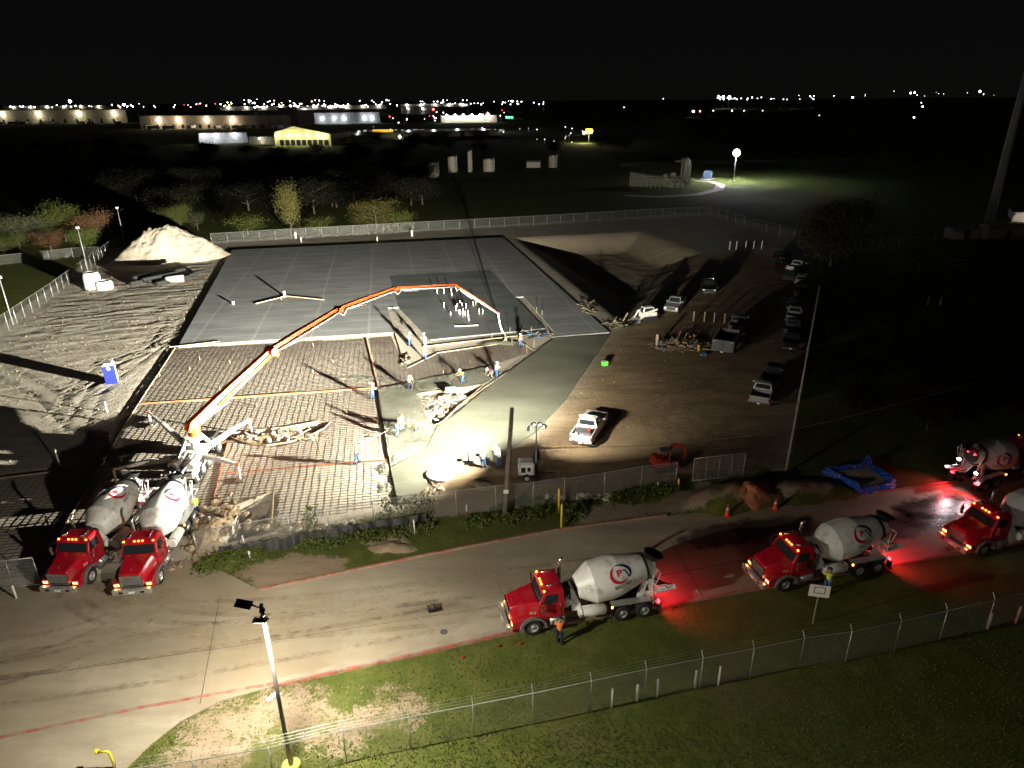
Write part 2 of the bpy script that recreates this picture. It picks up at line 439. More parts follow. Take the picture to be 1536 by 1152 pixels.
gm = bpy.data.materials.new('ground'); gm.use_nodes = True
N = gm.node_tree.nodes; L = gm.node_tree.links; bs = N['Principled BSDF']; bs.inputs['Roughness'].default_value = .95; bs.inputs['Specular IOR Level'].default_value = .15
geo = N.new('ShaderNodeNewGeometry')
def nz(scale, det=8, ro=.6, vec=None, st=None):
    n = N.new('ShaderNodeTexNoise'); n.inputs['Scale'].default_value = scale; n.inputs['Detail'].default_value = det; n.inputs['Roughness'].default_value = ro
    if st:
        mp = N.new('ShaderNodeMapping'); mp.inputs['Scale'].default_value = st[:3]; mp.inputs['Rotation'].default_value = (0,0,st[3]); L.new(geo.outputs['Position'], mp.inputs[0]); L.new(mp.outputs[0], n.inputs['Vector'])
    else: L.new(geo.outputs['Position'], n.inputs['Vector'])
    return n.outputs[0]
def ramp(i, stops):
    r = N.new('ShaderNodeValToRGB'); e = r.color_ramp.elements
    while len(e) < len(stops): e.new(.5)
    for q, (p_, c) in zip(e, stops): q.position = p_; q.color = (*c, 1)
    L.new(i, r.inputs[0]); return r.outputs[0]
def mixc(f, a, b):
    mx = N.new('ShaderNodeMix'); mx.data_type = 'RGBA'
    if isinstance(f, float): mx.inputs[0].default_value = f
    else: L.new(f, mx.inputs[0])
    for i, s in ((6, a), (7, b)):
        if isinstance(s, tuple): mx.inputs[i].default_value = (*s, 1)
        else: L.new(s, mx.inputs[i])
    return mx.outputs[2]
def math_(op, a, b=None, c=None):
    mm = N.new('ShaderNodeMath'); mm.operation = op
    for i, s in enumerate((a, b, c)):
        if s is None: continue
        if isinstance(s, (int, float)): mm.inputs[i].default_value = s
        else: L.new(s, mm.inputs[i])
    return mm.outputs[0]
def at(n):
    a = N.new('ShaderNodeAttribute'); a.attribute_name = n; return a.outputs['Fac']
def mrange(v, a, b, c=0, d=1):
    mr = N.new('ShaderNodeMapRange'); L.new(v, mr.inputs[0]); mr.inputs[1].default_value = a; mr.inputs[2].default_value = b; mr.inputs[3].default_value = c; mr.inputs[4].default_value = d; return mr.outputs[0]
n_big = nz(.12, 8, .6); n_mid = nz(.7, 8, .65); n_fine = nz(6, 6, .7); n_blade = nz(26, 4, .7)
n_str = nz(.5, 8, .65, st=(.3, 1.4, 1, .35))
grass = ramp(n_mid, [(.25, (.035,.058,.009)), (.5, (.08,.115,.02)), (.68, (.16,.165,.045))])
grass = mixc(mrange(n_blade, .4, .62), grass, (.115,.13,.035))
grass = mixc(mrange(n_big, .52, .66), grass, (.13,.125,.05))
grass = mixc(mrange(n_fine, .55, .75, 0, .6), grass, (.025,.03,.01))
dcol = ramp(n_str, [(.25, (.27,.24,.20)), (.5, (.44,.40,.345)), (.72, (.56,.515,.45))])
tcol = ramp(n_str, [(.25, (.17,.115,.07)), (.5, (.31,.225,.14)), (.75, (.42,.32,.21))])
tcol = mixc(mrange(n_big, .45, .6, 0, .5), tcol, (.22,.15,.09))
dc = mixc(at('tan'), dcol, tcol)
dc = mixc(at('basin'), dc, (.34,.28,.21))
dc = mixc(at('pad'), dc, ramp(n_fine, [(.3, (.40,.355,.295)), (.5, (.58,.52,.44)), (.7, (.70,.64,.56))]))
dc = mixc(at('clay'), dc, ramp(n_mid, [(.3, (.22,.09,.04)), (.7, (.45,.22,.1))]))
dc = mixc(mrange(n_fine, .6, .8, 0, .5), dc, (.12,.09,.06))
edge = math_('ADD', at('dirt'), math_('ADD', math_('MULTIPLY', math_('SUBTRACT', nz(1.6, 6, .7), .5), 1.2), math_('MULTIPLY', math_('SUBTRACT', nz(9, 5, .75), .5), 1.3)))
fac = mrange(edge, .38, .62)
L.new(mixc(fac, grass, dc), bs.inputs['Base Color'])
hgt = math_('ADD', math_('MULTIPLY', nz(2.2, 8, .7), .22), math_('MULTIPLY', n_blade, .05))
bp = N.new('ShaderNodeBump'); bp.inputs['Strength'].default_value = .8; bp.inputs['Distance'].default_value = .55
hgt = math_('MULTIPLY', hgt, mrange(at('pad'), 0, 1, 1, .22))
L.new(hgt, bp.inputs['Height']); L.new(bp.outputs[0], bs.inputs['Normal'])
me.materials.append(gm)
ground = bpy.data.objects.new('ground', me); COL.objects.link(ground); ground['kind'] = 'structure'
def gz(x, y):
    i = int(np.clip(np.searchsorted(xs, x), 1, nx-1)); j = int(np.clip(np.searchsorted(ys, y), 1, ny-1))
    return float(Z[i, j])

# ------------------------------------------------------------------ paved sheets
def surf_mat(name, base, dark, lite, rough, stretch, rot, jx=None, jy=None, jc=(.1,.09,.08), jw=.012, bump=.004, stain=None, rvar=.15, jang=0, bdet=12, spec=.5):
    m = bpy.data.materials.new(name); m.use_nodes = True
    global N, L, geo
    N = m.node_tree.nodes; L = m.node_tree.links; b = N['Principled BSDF']; geo = N.new('ShaderNodeNewGeometry')
    b.inputs['Specular IOR Level'].default_value = spec
    a = nz(.35, 9, .62, st=(*stretch, 1, rot)); c = nz(.09, 6, .6); f = nz(9, 5, .7)
    col = ramp(a, [(.3, dark), (.5, base), (.7, lite)])
    if stain: col = mixc(mrange(c, .45, .62), col, stain)
    col = mixc(mrange(nz(.8, 8, .7, st=(stretch[0]*2, stretch[1]*.8, 1, rot+.3)), .55, .72, 0, .55), col, dark)
    col = mixc(mrange(f, .3, .7, 0, .12), col, (0.02,0.02,0.02))
    sx = N.new('ShaderNodeSeparateXYZ')
    mp = N.new('ShaderNodeMapping'); mp.vector_type = 'POINT'; mp.inputs['Rotation'].default_value = (0, 0, -jang); L.new(geo.outputs['Position'], mp.inputs[0]); L.new(mp.outputs[0], sx.inputs[0])
    for j, o in ((jx, 0), (jy, 1)):
        if j:
            fr = math_('FRACT', math_('DIVIDE', math_('ADD', sx.outputs[o], math_('MULTIPLY', math_('SUBTRACT', nz(.6, 2), .5), jw*4)), j))
            dd = math_('ABSOLUTE', math_('SUBTRACT', fr, .5))
            col = mixc(mrange(dd, jw/j*.3, jw/j*1.9, .62, 0), col, jc)
    L.new(col, b.inputs['Base Color'])
    L.new(mrange(a, .3, .7, rough-rvar, rough+rvar), b.inputs['Roughness'])
    bp = N.new('ShaderNodeBump'); bp.inputs['Strength'].default_value = .7; bp.inputs['Distance'].default_value = bump
    L.new(nz(bdet, 6, .65), bp.inputs['Height']); L.new(bp.outputs[0], b.inputs['Normal'])
    return m
def sheet(name, poly, z0, z1, mt, kind=None):
    b = MB(mt); b.prism(poly, z0, z1); o = b.build(name); 
    if kind: o['kind'] = kind
    return o
ROAD_ANG = head(g2(500,1008), g2(1340,846))
m_road = surf_mat('road_concrete', (.40,.355,.27), (.26,.225,.165), (.52,.46,.36), .75, (.25, 1.2), -ROAD_ANG, None, None, bump=.012, stain=(.34,.28,.19))
sheet('road', P_ROAD, -.08, .02, m_road, 'structure')
# joints and stains lie in real sealant strips on the road
m_seal = mat('joint_sealant', (.055,.045,.035), .8)
b = MB(m_seal)
for (p, q) in [((745,872),(790,955)), ((330,893),(300,1056)), ((0,1020),(415,960)), ((415,960),(770,905)), ((770,905),(1536,762)), ((1000,800),(1060,905)), ((1120,775),(1195,880)), ((1390,735),(1470,775))]:
    a_, c_ = G(*p, .024), G(*q, .024); b.bar(a_, c_, .035, .004)
b.build('road_joints')['kind'] = 'structure'
m_kerb = mat('red_kerb_paint', (.36,.11,.085), .8, 0, .3, 1.2, dirt=(.3,.26,.2), dscale=2.5, dth=.5)
m_gut = mat('gutter_concrete', (.36,.32,.25), .85, 0, .15, .8)
def strip(name, pts, w, z0, z1, mt, side=1, kind='structure'):
    P = [Vector((*q, 0)) for q in pts]; A = []; B = []
    for i, p in enumerate(P):
        d = (P[min(i+1, len(P)-1)] - P[max(i-1, 0)]).normalized(); n = Vector((-d.y, d.x, 0)) * side
        A.append((p.x, p.y)); B.append(((p+n*w).x, (p+n*w).y))
    bb = MB(mt)
    for i in range(len(P)-1): bb.prism([A[i], A[i+1], B[i+1], B[i]][::side], z0, z1)
    o = bb.build(name); o['kind'] = kind; return o
strip('kerb', GP([(390,886),(640,834),(830,797),(1000,774)]), .16, -.05, .13, m_kerb, 1)
strip('kerb', GP([(1240,746),(1340,737),(1414,727),(1540,708)]), .16, -.05, .13, m_kerb, 1)
strip('kerb', GP([(415,1027),(500,1008),(640,977),(770,947),(960,914),(1150,880),(1340,846),(1540,812),(1700,785)]), .15, -.05, .13, m_kerb, -1)
strip('gutter', GP([(415,1029),(500,1010),(640,979),(770,949),(960,916)]), .5, .005, .026, m_gut, 1)
strip('red_line', GP([(-200,1150),(0,1109),(210,1064),(415,1027)]), .2, .005, .028, m_kerb, 1)

m_back = surf_mat('cured_slab', (.30,.312,.33), (.235,.246,.258), (.37,.382,.40), .6, (.5, 1), -U_ANG, 7.2, 3.6, (.46,.46,.46), .13, bump=.004, jang=U_ANG, rvar=.08)
m_inner = surf_mat('fresh_slab', (.15,.165,.17), (.12,.132,.136), (.19,.205,.21), .55, (.4, 1), -U_ANG, 9, None, (.06,.06,.06), .02, bump=.003, jang=U_ANG)
m_wet = surf_mat('wet_slab', (.19,.195,.155), (.13,.138,.112), (.26,.265,.21), .42, (.35, 1.2), .7, None, None, bump=.03, bdet=2.2, rvar=.12)
m_rough = surf_mat('screeded_pour', (.24,.25,.205), (.14,.145,.12), (.33,.335,.28), .5, (.8, 1), .3, None, None, bump=.55, bdet=1.3)
sheet('slab_cured', GP([(348,376),(755,357),(914,500),(829,507),(832,500),(786,446),(773,447),(736,406),(584,415),(598,462),(582,463),(590,500),(268,520)]), -.3, .15, m_back, 'structure')
sheet('slab_fresh', GP([(583,415),(735,405.5),(817,494),(646,511),(598,462)]), -.3, .1492, m_inner, 'structure')
sheet('slab_wet', GP([(832,508),(914,504),(848,600),(805,648),(752,686),(700,696),(637,716),(652,750),(597,757),(586,704),(641,672),(657,640),(690,618),(738,578),(762,560)]), -.3, .15, m_wet, 'structure')
sheet('slab_screeded', GP([(567,584),(742,549),(752,560),(728,577),(628,591),(641,634),(655,641),(640,671),(585.5,702)]), -.3, .13, m_rough, 'structure')
# pools of fresh concrete spilling over the mats
def blob(name, px, py, rx, ry, h, mt, seed=0, label=None, cat=None, kind=None, amp=.35, n=26, z0=-.05, fl=.75):
    c = G(px, py); b = MB(mt); b.smooth = True; rr = random.Random(seed); ph = [rr.random()*6 for _ in range(5)]
    def rad(t): return 1 + amp*(.5*math.sin(2*t+ph[0]) + .35*math.sin(3*t+ph[1]) + .3*math.sin(5*t+ph[2]) + .2*math.sin(9*t+ph[3]))
    vs = []; rings = 7
    for i in range(rings):
        q = 1 - i/(rings-1)
        for k in range(n):
            t = 2*math.pi*k/n; r = rad(t)*q
            hh = h*(1-q**2.2)**fl * (1 + .25*rr.uniform(-1,1)*(i > 0))
            vs.append((r*rx*math.cos(t), r*ry*math.sin(t), z0 + hh if i else z0))
    fs = [(i*n+k, i*n+(k+1)%n, (i+1)*n+(k+1)%n, (i+1)*n+k) for i in range(rings-1) for k in range(n)]
    b.add(vs, fs); o = b.build(name); o.location = c
    if kind: o['kind'] = kind
    if label: tag(o, label, cat)
    return o
blob('concrete_spill', 752, 514, 2.6, 1.3, .22, m_rough, 3, 'pool of fresh grey concrete below the end hose of the pump', 'concrete')
blob('concrete_spill', 578, 703, 1.0, 1.1, .15, m_rough, 5, 'ragged grey concrete spill at the edge of the rebar mat, farther of two', 'concrete')
blob('concrete_spill', 582, 732, 1.0, .9, .15, m_rough, 9, 'ragged grey concrete spill at the edge of the rebar mat, nearer of two', 'concrete')
blob('concrete_spill', 545, 567, 3.6, .9, .1, m_rough, 12, 'thin tongue of spilled concrete across the mat beside the dark form', 'concrete')

# ------------------------------------------------------------------ rebar mats
def clip_lines(poly, ang, step, z, b, r, wob):
    ca, sa = math.cos(ang), math.sin(ang)
    Q = [(x*ca+y*sa, -x*sa+y*ca) for x, y in poly]
    v0 = min(q[1] for q in Q); v1 = max(q[1] for q in Q); v = math.ceil(v0/step)*step
    while v < v1:
        t = []
        for i in range(len(Q)):
            (a, c), (d, e) = Q[i], Q[(i+1) % len(Q)]
            if (c > v) != (e > v): t.append(a + (v-c)/(e-c)*(d-a))
        t.sort()
        for i in range(0, len(t)-1, 2):
            u0, u1 = t[i]+.08, t[i+1]-.08
            if u1-u0 < .4: continue
            n = max(1, int((u1-u0)/1.1)); pts = []
            for k in range(n+1):
                u = u0+(u1-u0)*k/n; w = v + random.uniform(-1, 1)*wob
                pts.append((u*ca-w*sa, u*sa+w*ca, z + random.uniform(-.006, .006)))
            b.tube(pts, r, 4, False)
        v += step
def rebar(label, poly, step=.46, r=.0135):
    b = MB(M_REBAR); P = GP(poly)
    clip_lines(P, U_ANG, step*.85, .012, b, r*1.25, .012); clip_lines(P, U_ANG+math.pi/2, step*1.25, .008, b, r*.74, .045)
    o = b.build('rebar_mat'); return tag(o, label, 'rebar mat', 'rebar mats waiting for concrete')
rebar('rebar mat in the far left bay, in front of the cured slab', [(266,523),(547,508),(565,579),(212,604)])
rebar('large brightly lit rebar mat between the pump truck and the wet slab', [(211,608),(566,584),(583,680),(594,754),(408,792),(410,738),(352,757),(300,778),(258,830),(70,862),(172,690)])
rebar('rebar mat right of the dark form, below the end of the boom', [(552,508),(588,504),(611,553),(655,531),(775,513),(802,527),(742,547),(569,581)], .42)
rebar('rebar mat in deep shade left of the mixer trucks', [(-120,735),(166,698),(68,860),(-120,890)])
def board(name, label, p, q, mt, w=.05, h=.2, z=0, cat='form board', g='form boards around the pours'):
    a = G(*p, z); c = G(*q, z); b = MB(mt); mid = (a+c)/2
    n = max(1, int((c-a).length/3.6)); pr = a-mid
    for i in range(n):
        s0 = a-mid+(c-a)*(i/n); s1 = a-mid+(c-a)*((i+.995)/n); off = Vector((0,0,random.uniform(-.012,.012)))
        b.bar(s0+off+Vector((0,0,h/2)), s1+off+Vector((0,0,h/2)), w, h)
    o = b.build(name); o.location = mid; return tag(o, label, cat, g)
board('form_board', 'orange form board across the rebar, behind the boom foot', (211,606), (565,582), M_FORM, .055, .1)
board('form_board', 'orange form board in the dark trench right of the far left bay', (549,507), (567,582), M_FORM, .055, .1)
board('form_board', 'orange form board running from the pit to the pump truck', (318,758), (342,664), M_FORM, .05, .1)
board('form_board', 'short orange form board behind the pump truck leg', (330,666), (342,664), M_FORM, .05, .1)
board('form_board', 'orange form board crossing the bright mat toward the lone worker', (338,710), (585,690), M_FORM, .05, .08)
board('form_board', 'pale form board along the front of the cured slab', (268,521.5), (590,501.5), M_BOARD, .05, .16)
board('form_board', 'pale form board along the left edge of the mats', (263,522), (186,640), M_BOARD, .05, .11)
board('form_board', 'pale form board in shade, left edge behind the mixers', (186,640), (92,800), M_BOARD, .05, .11)
board('form_board', 'pale form board edging the far side of the shaded mat', (-60,725), (165,698), M_BOARD, .05, .11)
board('form_board', 'pale form board by the pit, nearest the pump', (300,778), (410,738), M_BOARD, .05, .11)
board('form_board', 'pale form board down the right side of the pit', (411,738), (407,792), M_BOARD, .05, .11)
board('form_board', 'pale form board along the front of the fresh slab', (640,520), (815,500), M_BOARD, .07, .12)
board('form_board', 'pale form board along the far side of the right rebar mat', (612,552), (655,531), M_BOARD, .05, .11)
board('form_board', 'pale form board in front of the walkway by the end hose', (655,530), (745,517), M_BOARD, .05, .11)
board('form_board', 'pale slanted form board beside the orange vested worker', (778,512), (804,528), M_BOARD, .05, .11)
board('form_board', 'pale screed board laid on the wet slab edge', (706,596), (762,558), M_BOARD, .12, .06, .16)
board('form_board', 'pale board edging the left of the narrow trench', (581,464), (606,544), M_BOARD, .05, .11)
board('form_board', 'pale board along the far edge of the right trench', (785,446), (830,496), M_BOARD, .05, .11)
board('form_board', 'pale long boards lying at the slab corner above the sand', (254,521), (330,512), M_BOARD, .25, .06, .17)
board('form_board', 'dark form board between the bright mat and the wet slab', (566,584), (596,756), M_BLKP, .35, .1)
# curved island forms
def ring_board(label, pts, mt):
    P = GP(pts); b = MB(mt); n = len(P); c = Vector((sum(p[0] for p in P)/n, sum(p[1] for p in P)/n, 0))
    for i in range(n): b.bar(Vector((*P[i], .06))-c, Vector((*P[(i+1)%n], .06))-c, .07, .2)
    o = b.build('island_form'); o.location = c; return tag(o, label, 'form board')
ring_board('pale leaf shaped island form full of soil, in the bright mat', [(340,652),(370,648),(430,642),(478,633),(496,634),(486,644),(462,656),(430,665),(400,669),(375,667),(352,660)], M_BOARD)
ring_board('pale curved form around the triangular debris pit', [(627,592),(675,586),(726,578),(708,594),(684,614),(664,634),(652,639),(640,634),(632,612)], M_BOARD)
b = MB(M_SOIL); c = G(435,450)
b.add([G(383,455.5,.155)-c, G(440,449,.155)-c, G(486,449.5,.155)-c, G(440,446,.155)-c], [(0,1,2,3)])
b.mat(M_BOARD); b.bar(G(383,455.5,.2)-c, G(430,444,.2)-c, .15, .14); b.bar(G(430,444,.2)-c, G(486,449.5,.2)-c, .15, .14)
o = b.build('island_form'); o.location = c; tag(o, 'thin leaf shaped opening on the cured slab with pale edging', 'form board')
# ------------------------------------------------------------------ wheels
def wheel(parent, x, y, r, w, side, rimmat, double=False):
    b = MB(M_BLK); pr = [(-w/2, r*.55), (-w/2, r*.9), (-w*.38, r), (w*.38, r), (w/2, r*.9), (w/2, r*.55)]
    b.lathe(pr, (0,0,0), (0,1,0), 20, True)
    if double:
        b.lathe(pr, (0,-side*(w+.03),0), (0,1,0), 20, True)
    o = b.build('wheel', parent); o.location = (x, y, r)
    b = MB(rimmat); s = side
    b.lathe([(s*w*.46, r*.6), (s*w*.5, r*.56), (s*w*.2, r*.5), (s*w*.12, r*.3), (s*w*.42, r*.24), (s*w*.46, r*.02)], (0,0,0), (0,1,0), 18, True)
    for k in range(8):
        a = k*math.pi/4; b.lathe([(s*w*.1, .022), (s*w*.3, .02), (s*w*.31, 0)], (math.cos(a)*r*.36, 0, math.sin(a)*r*.36), (0,1,0), 5)
    b.build('rim', o)
    return o

# ------------------------------------------------------------------ concrete mixer truck (front axle at the origin, +X forward)
DR_O = Vector((-2.75, 0, 2.02)); DR_T = R(10.5); DR_AX = Vector((-math.cos(DR_T), 0, math.sin(DR_T)))
DR_UP = Vector((math.sin(DR_T), 0, math.cos(DR_T)))
DPROF = [(0, 0), (0, .6), (.05, .68), (.92, 1.19), (.97, 1.215), (1.95, 1.255), (2.5, 1.2), (4.0, .79)]
def drad(s):
    for (a, ra), (c, rc) in zip(DPROF[2:], DPROF[3:]):
        if a <= s <= c: return ra+(rc-ra)*(s-a)/(c-a)
    return DPROF[-1][1]
def decal(b, poly, s0, th0, sd, flip=1, off=.012):
    # poly: list of (a, c) with a toward the rear when side>0, c upward; wraps on the drum
    vs = []
    for a, c in poly:
        s = s0 + a*flip; r = drad(s)
        th = th0 - c/1.22
        p = DR_O + DR_AX*s + (DR_UP*math.cos(th) + Vector((0, sd, 0))*math.sin(th))*(r+off)
        vs.append(p)
    return vs
def crescent(a0, a1, R1, R2, th_, n=14):
    out = []; inn = []
    for i in range(n+1):
        t = i/n; a = R(a0+(a1-a0)*t); w = th_*math.sin(math.pi*min(1, max(.03, t)))**.7
        out.append((R1*math.cos(a), R2*math.sin(a))); inn.append(((R1-w)*math.cos(a), (R2-w)*math.sin(a)))
    return [[out[i], out[i+1], inn[i+1], inn[i]] for i in range(n)]
LET_P = text_mesh('P', .52, None, bold=.018)
LET_R1 = text_mesh('READY MIX', .27, None, bold=.004, xs=.78)
LET_N = text_mesh('711', .26, None, bold=.006)
def drum_marks(drum, sd, th0):
    flip = 1 if sd > 0 else -1
    s0 = 2.55
    def put(b, polys, rot=0):
        for P in polys:
            P = [(x*math.cos(rot)-y*math.sin(rot), x*math.sin(rot)+y*math.cos(rot)) for x, y in P]
            b.add(decal(b, P, s0, th0, sd, flip), [tuple(range(len(P)))])
    # a positive reads to the viewer's right; on the left side of the truck the viewer's right is the rear
    b = MB(M_CRIM); put(b, crescent(105, 290, .68, .55, .2), R(14))
    vs, fs = LET_P; V = decal(b, [(x*1.15-.1, y*.95+.03) for x, y in vs], s0, th0, sd, flip, .014); b.add(V, fs)
    b.build('logo_red', drum)
    b = MB(M_NAVY); put(b, crescent(100, -60, .68, .55, .19), R(14))
    def seg(p, q, w0, w1, n=6):
        return [[(p[0]+(q[0]-p[0])*i/n - w0/2, p[1]+(q[1]-p[1])*i/n), (p[0]+(q[0]-p[0])*(i+1)/n - w0/2, p[1]+(q[1]-p[1])*(i+1)/n), (p[0]+(q[0]-p[0])*(i+1)/n + w1/2, p[1]+(q[1]-p[1])*(i+1)/n), (p[0]+(q[0]-p[0])*i/n + w1/2, p[1]+(q[1]-p[1])*i/n)] for i in range(n)]
    put(b, seg((.28,.2),(.46,-.32),.1,.1) + seg((.46,-.32),(.62,.05),.03,.05) + seg((.14,.17),(.3,.17),.02,.02,3)[:0] + [[(.12,.2),(.26,.2),(.26,.12),(.16,.12)]])
    b.build('logo_navy', drum)
    b = MB(M_GTXT); vs, fs = LET_R1
    for dy, sc in ((-.72, 1), (-.93, .98)):
        if dy < -.9: break
        V = decal(b, [(x*sc, y*1.25+dy) for x, y in vs], s0, th0, sd, flip, .012); b.add(V, fs)
    b.build('lettering', drum)
def make_mixer(label, th0=R(50), brake=True):
    t = thing('mixer_truck', label, 'mixer truck', group='red and white concrete mixer trucks')
    # frame
    b = MB(M_BLKP)
    for s in (-1, 1): b.box(-7.3, 1.0, s*.43-.04, s*.43+.04, .75, 1.02)
    for x in (-.9, -2.2, -3.6, -4.6, -5.95, -7.2): b.box(x-.06, x+.06, -.4, .4, .78, .98)
    for x in (0, -5.25, -6.6): b.tube([(x, -.95, .53), (x, .95, .53)], .07, 8)
    b.box(-5.9, -5.3, -.42, .42, .45, .75)
    b.build('frame', t)
    # hood
    def ring(x, hb, hm, ht, z0, z1, z2): return [(x,-hb,z0),(x,-hm,z1),(x,-ht,z2),(x,ht,z2),(x,hm,z1),(x,hb,z0)]
    b = MB(M_RED)
    b.loft([ring(1.25,.68,.68,.56,.9,1.5,1.72), ring(1.1,.74,.74,.6,.9,1.56,1.8), ring(.4,.86,.88,.7,.95,1.68,1.97), ring(-.32,.98,1.0,.84,.95,1.8,2.1)])
    hood = b.build('hood', t, .05)
    for s in (-1, 1):
        b = MB(M_CREAM); vs, fs = LET_N
        q = s
        V = [(-(x*1.0)*(1) if s > 0 else x, s*.99, y*.9) for x, y in vs]
        V = [(-.0 + v[0], s*(.945 - .07*v[0] * 1) + s*.012, 1.42 + v[2]) for v in V]
        b.add(V, fs); b.build('lettering', hood)
    b = MB(M_CHR); b.sph((1.0, 0, 1.87), .05, 6, 4, 1.3); b.build('ornament', hood)
    # grille
    b = MB(M_CHR); b.box(1.24, 1.32, -.66, .66, 1.55, 1.64); b.box(1.24, 1.32, -.66, .66, .86, .94)
    for s in (-1, 1): b.box(1.24, 1.32, s*.6-.06, s*.6+.06, .94, 1.55)
    b.mat(M_ALU)
    for i in range(7): b.box(1.25, 1.29, -.54, .54, .98+i*.083, 1.012+i*.083)
    b.mat(M_BLKP); b.box(1.22, 1.26, -.54, .54, .94, 1.55)
    b.build('grille', t)
    b = MB(M_ALU); b.box(1.35, 1.58, -1.12, 1.12, .48, .82); b.mat(M_BLKP)
    b.box(1.56, 1.6, -.75, -.5, .56, .7); b.box(1.56, 1.6, .5, .75, .56, .7); b.box(1.0, 1.38, -.45, .45, .5, .75)
    bp_ = b.build('bumper', t, .02)
    b = MB(M_PVC); b.box(1.59, 1.61, -.17, .17, .56, .7); b.build('licence_plate', bp_)
    # front fenders
    for s in (-1, 1):
        b = MB(M_RED); y0, y1 = (.72, 1.16) if s > 0 else (-1.16, -.72)
        arc = [(.66*math.cos(R(a)), .53+.66*math.sin(R(a))) for a in range(0, 181, 15)]
        out = [(1.18, .62), (1.2, 1.08), (.9, 1.22), (.35, 1.3), (-.3, 1.3), (-.78, 1.15), (-.8, .6)]
        b.side([(.66,.62)] + arc[1:-1] + [(-.66,.62)] + out[::-1], y0, y1)
        fd = b.build('fender', t, .03)
        b = MB(M_GREYP); o2 = [(.8*math.cos(R(a)), .53+.8*math.sin(R(a))) for a in range(0, 181, 15)]
        i2 = [(.655*math.cos(R(a)), .53+.655*math.sin(R(a))) for a in range(0, 181, 15)]
        b.side(o2 + i2[::-1], s*1.13, s*1.27)
        b.build('wheel_arch', fd)
        b = MB(M_AMBW); b.box(1.14, 1.22, min(s*.78, s*1.1), max(s*.78, s*1.1), .84, 1.0)
        b.build('headlight', t, .02)
        b = MB(M_BLKP); b.tube([(-.55, s*1.1, 1.6), (-.4, s*1.36, 1.75), (-.4, s*1.36, 2.5), (-.6, s*1.1, 2.55)], .018, 5)
        b.mat(M_CHR); b.box(-.46, -.38, s*1.36-.1, s*1.36+.1, 1.75, 2.3); b.build('mirror', t)
    # cab
    b = MB(M_RED)
    b.frus((-1.82,-.3,-1.07,1.07), .92, (-1.82,-.3,-1.1,1.1), 1.98)
    b.frus((-1.82,-.3,-1.1,1.1), 1.98, (-1.78,-.72,-.98,.98), 2.72)
    b.frus((-1.8,-.66,-1.0,1.0), 2.72, (-1.7,-.85,-.88,.88), 2.86)
    cab = b.build('cab', t, .05)
    b = MB(M_GLASS)
    b.panel([(-.3,-1.1,1.98),(-.3,1.1,1.98),(-.72,.98,2.72),(-.72,-.98,2.72)], .06,.94,.1,.86, .012); b.build('windshield', cab)
    for s in (-1, 1):
        q = [(-1.82,s*1.1,1.98),(-.3,s*1.1,1.98),(-.72,s*.98,2.72),(-1.78,s*.98,2.72)]
        if s > 0: q = [q[1], q[0], q[3], q[2]]
        b = MB(M_GLASS); b.panel(q, (.3 if s < 0 else .12), (.88 if s < 0 else .7), .1, .8, .012); b.build('side_window', cab)
        b = MB(M_CHR); b.tube([(-1.55, s*1.125, 1.1), (-1.55, s*1.125, 1.95)], .018, 5); b.box(-1.35, -1.2, s*1.11-.02, s*1.11+.02, 1.7, 1.74); b.build('grab_handle', cab)
        b = MB(M_CHR)
        b.tube([(-.85, s*.6, 2.93), (-1.45, s*.6, 2.93)], [.05, .022], 8); b.lathe([(0,.05),(.06,.085)], (-.85, s*.6, 2.93), (1,0,0), 8)
        b.box(-1.4, -1.36, s*.6-.02, s*.6+.02, 2.84, 2.93); b.box(-.98, -.94, s*.6-.02, s*.6+.02, 2.84, 2.93)
        b.build('air_horn', cab)
    b = MB(M_RED); b.frus((-.78,-.52,-1.0,1.0), 2.6, (-.78,-.62,-1.0,1.0), 2.72); b.build('sun_visor', cab)
    for y in (-.88, -.24, 0, .24, .88):
        b = MB(M_AMB); b.sph((-.66, y, 2.77), .062, 8, 5, .8); b.build('roof_light', cab)
    # exhaust
    b = MB(M_CHR); b.tube([(-1.98, -.78, .9), (-1.98, -.78, 2.6), (-1.98, -.78, 3.35), (-2.06, -.78, 3.5), (-2.2, -.78, 3.58)], [.11,.11,.075,.075,.075], 10); b.build('exhaust_stack', t)
    # tanks and steps
    for s in (-1, 1):
        b = MB(M_ALU); b.tube([(-1.85, s*.95, .78), (-.95, s*.95, .78)], .27, 14); b.mat(M_CHR)
        for x in (-1.1, -1.7): b.tube([(x-.03, s*.95, .78), (x+.03, s*.95, .78)], .285, 14)
        b.box(-1.9, -.9, s*1.12-.09, s*1.12+.09, .38, .42); b.box(-1.9, -.9, s*1.1-.05, s*1.1+.05, 1.04, 1.08)
        b.build('fuel_tank', t)
    b = MB(M_WHITE); b.tube([(-4.28, .98, 1.02), (-4.2, .98, 1.02), (-2.75, .98, 1.02), (-2.67, .98, 1.02)], [.24, .33, .33, .24], 18)
    b.mat(M_BLKP); b.tube([(-2.86, .98, 1.02), (-2.82, .98, 1.02)], .342, 18)
    b.build('water_tank', t)
    # pump house in front of the drum
    b = MB(M_WHITE); b.add([(-2.35,-.8,1.02),(-2.35,.8,1.02),(-2.35,.35,2.2),(-2.35,-.35,2.2),(-3.0,-.8,1.02),(-3.0,.8,1.02),(-2.5,.35,2.2),(-2.5,-.35,2.2)],
        [(0,1,2,3),(7,6,5,4),(0,4,5,1),(1,5,6,2),(2,6,7,3),(3,7,4,0)])
    b.box(-2.4, -2.1, -.5, .1, 1.02, 1.7); b.lathe([(0,.19),(.3,.19),(.32,.05)], (-2.15,.45,1.55), (0,1,0), 14, True)
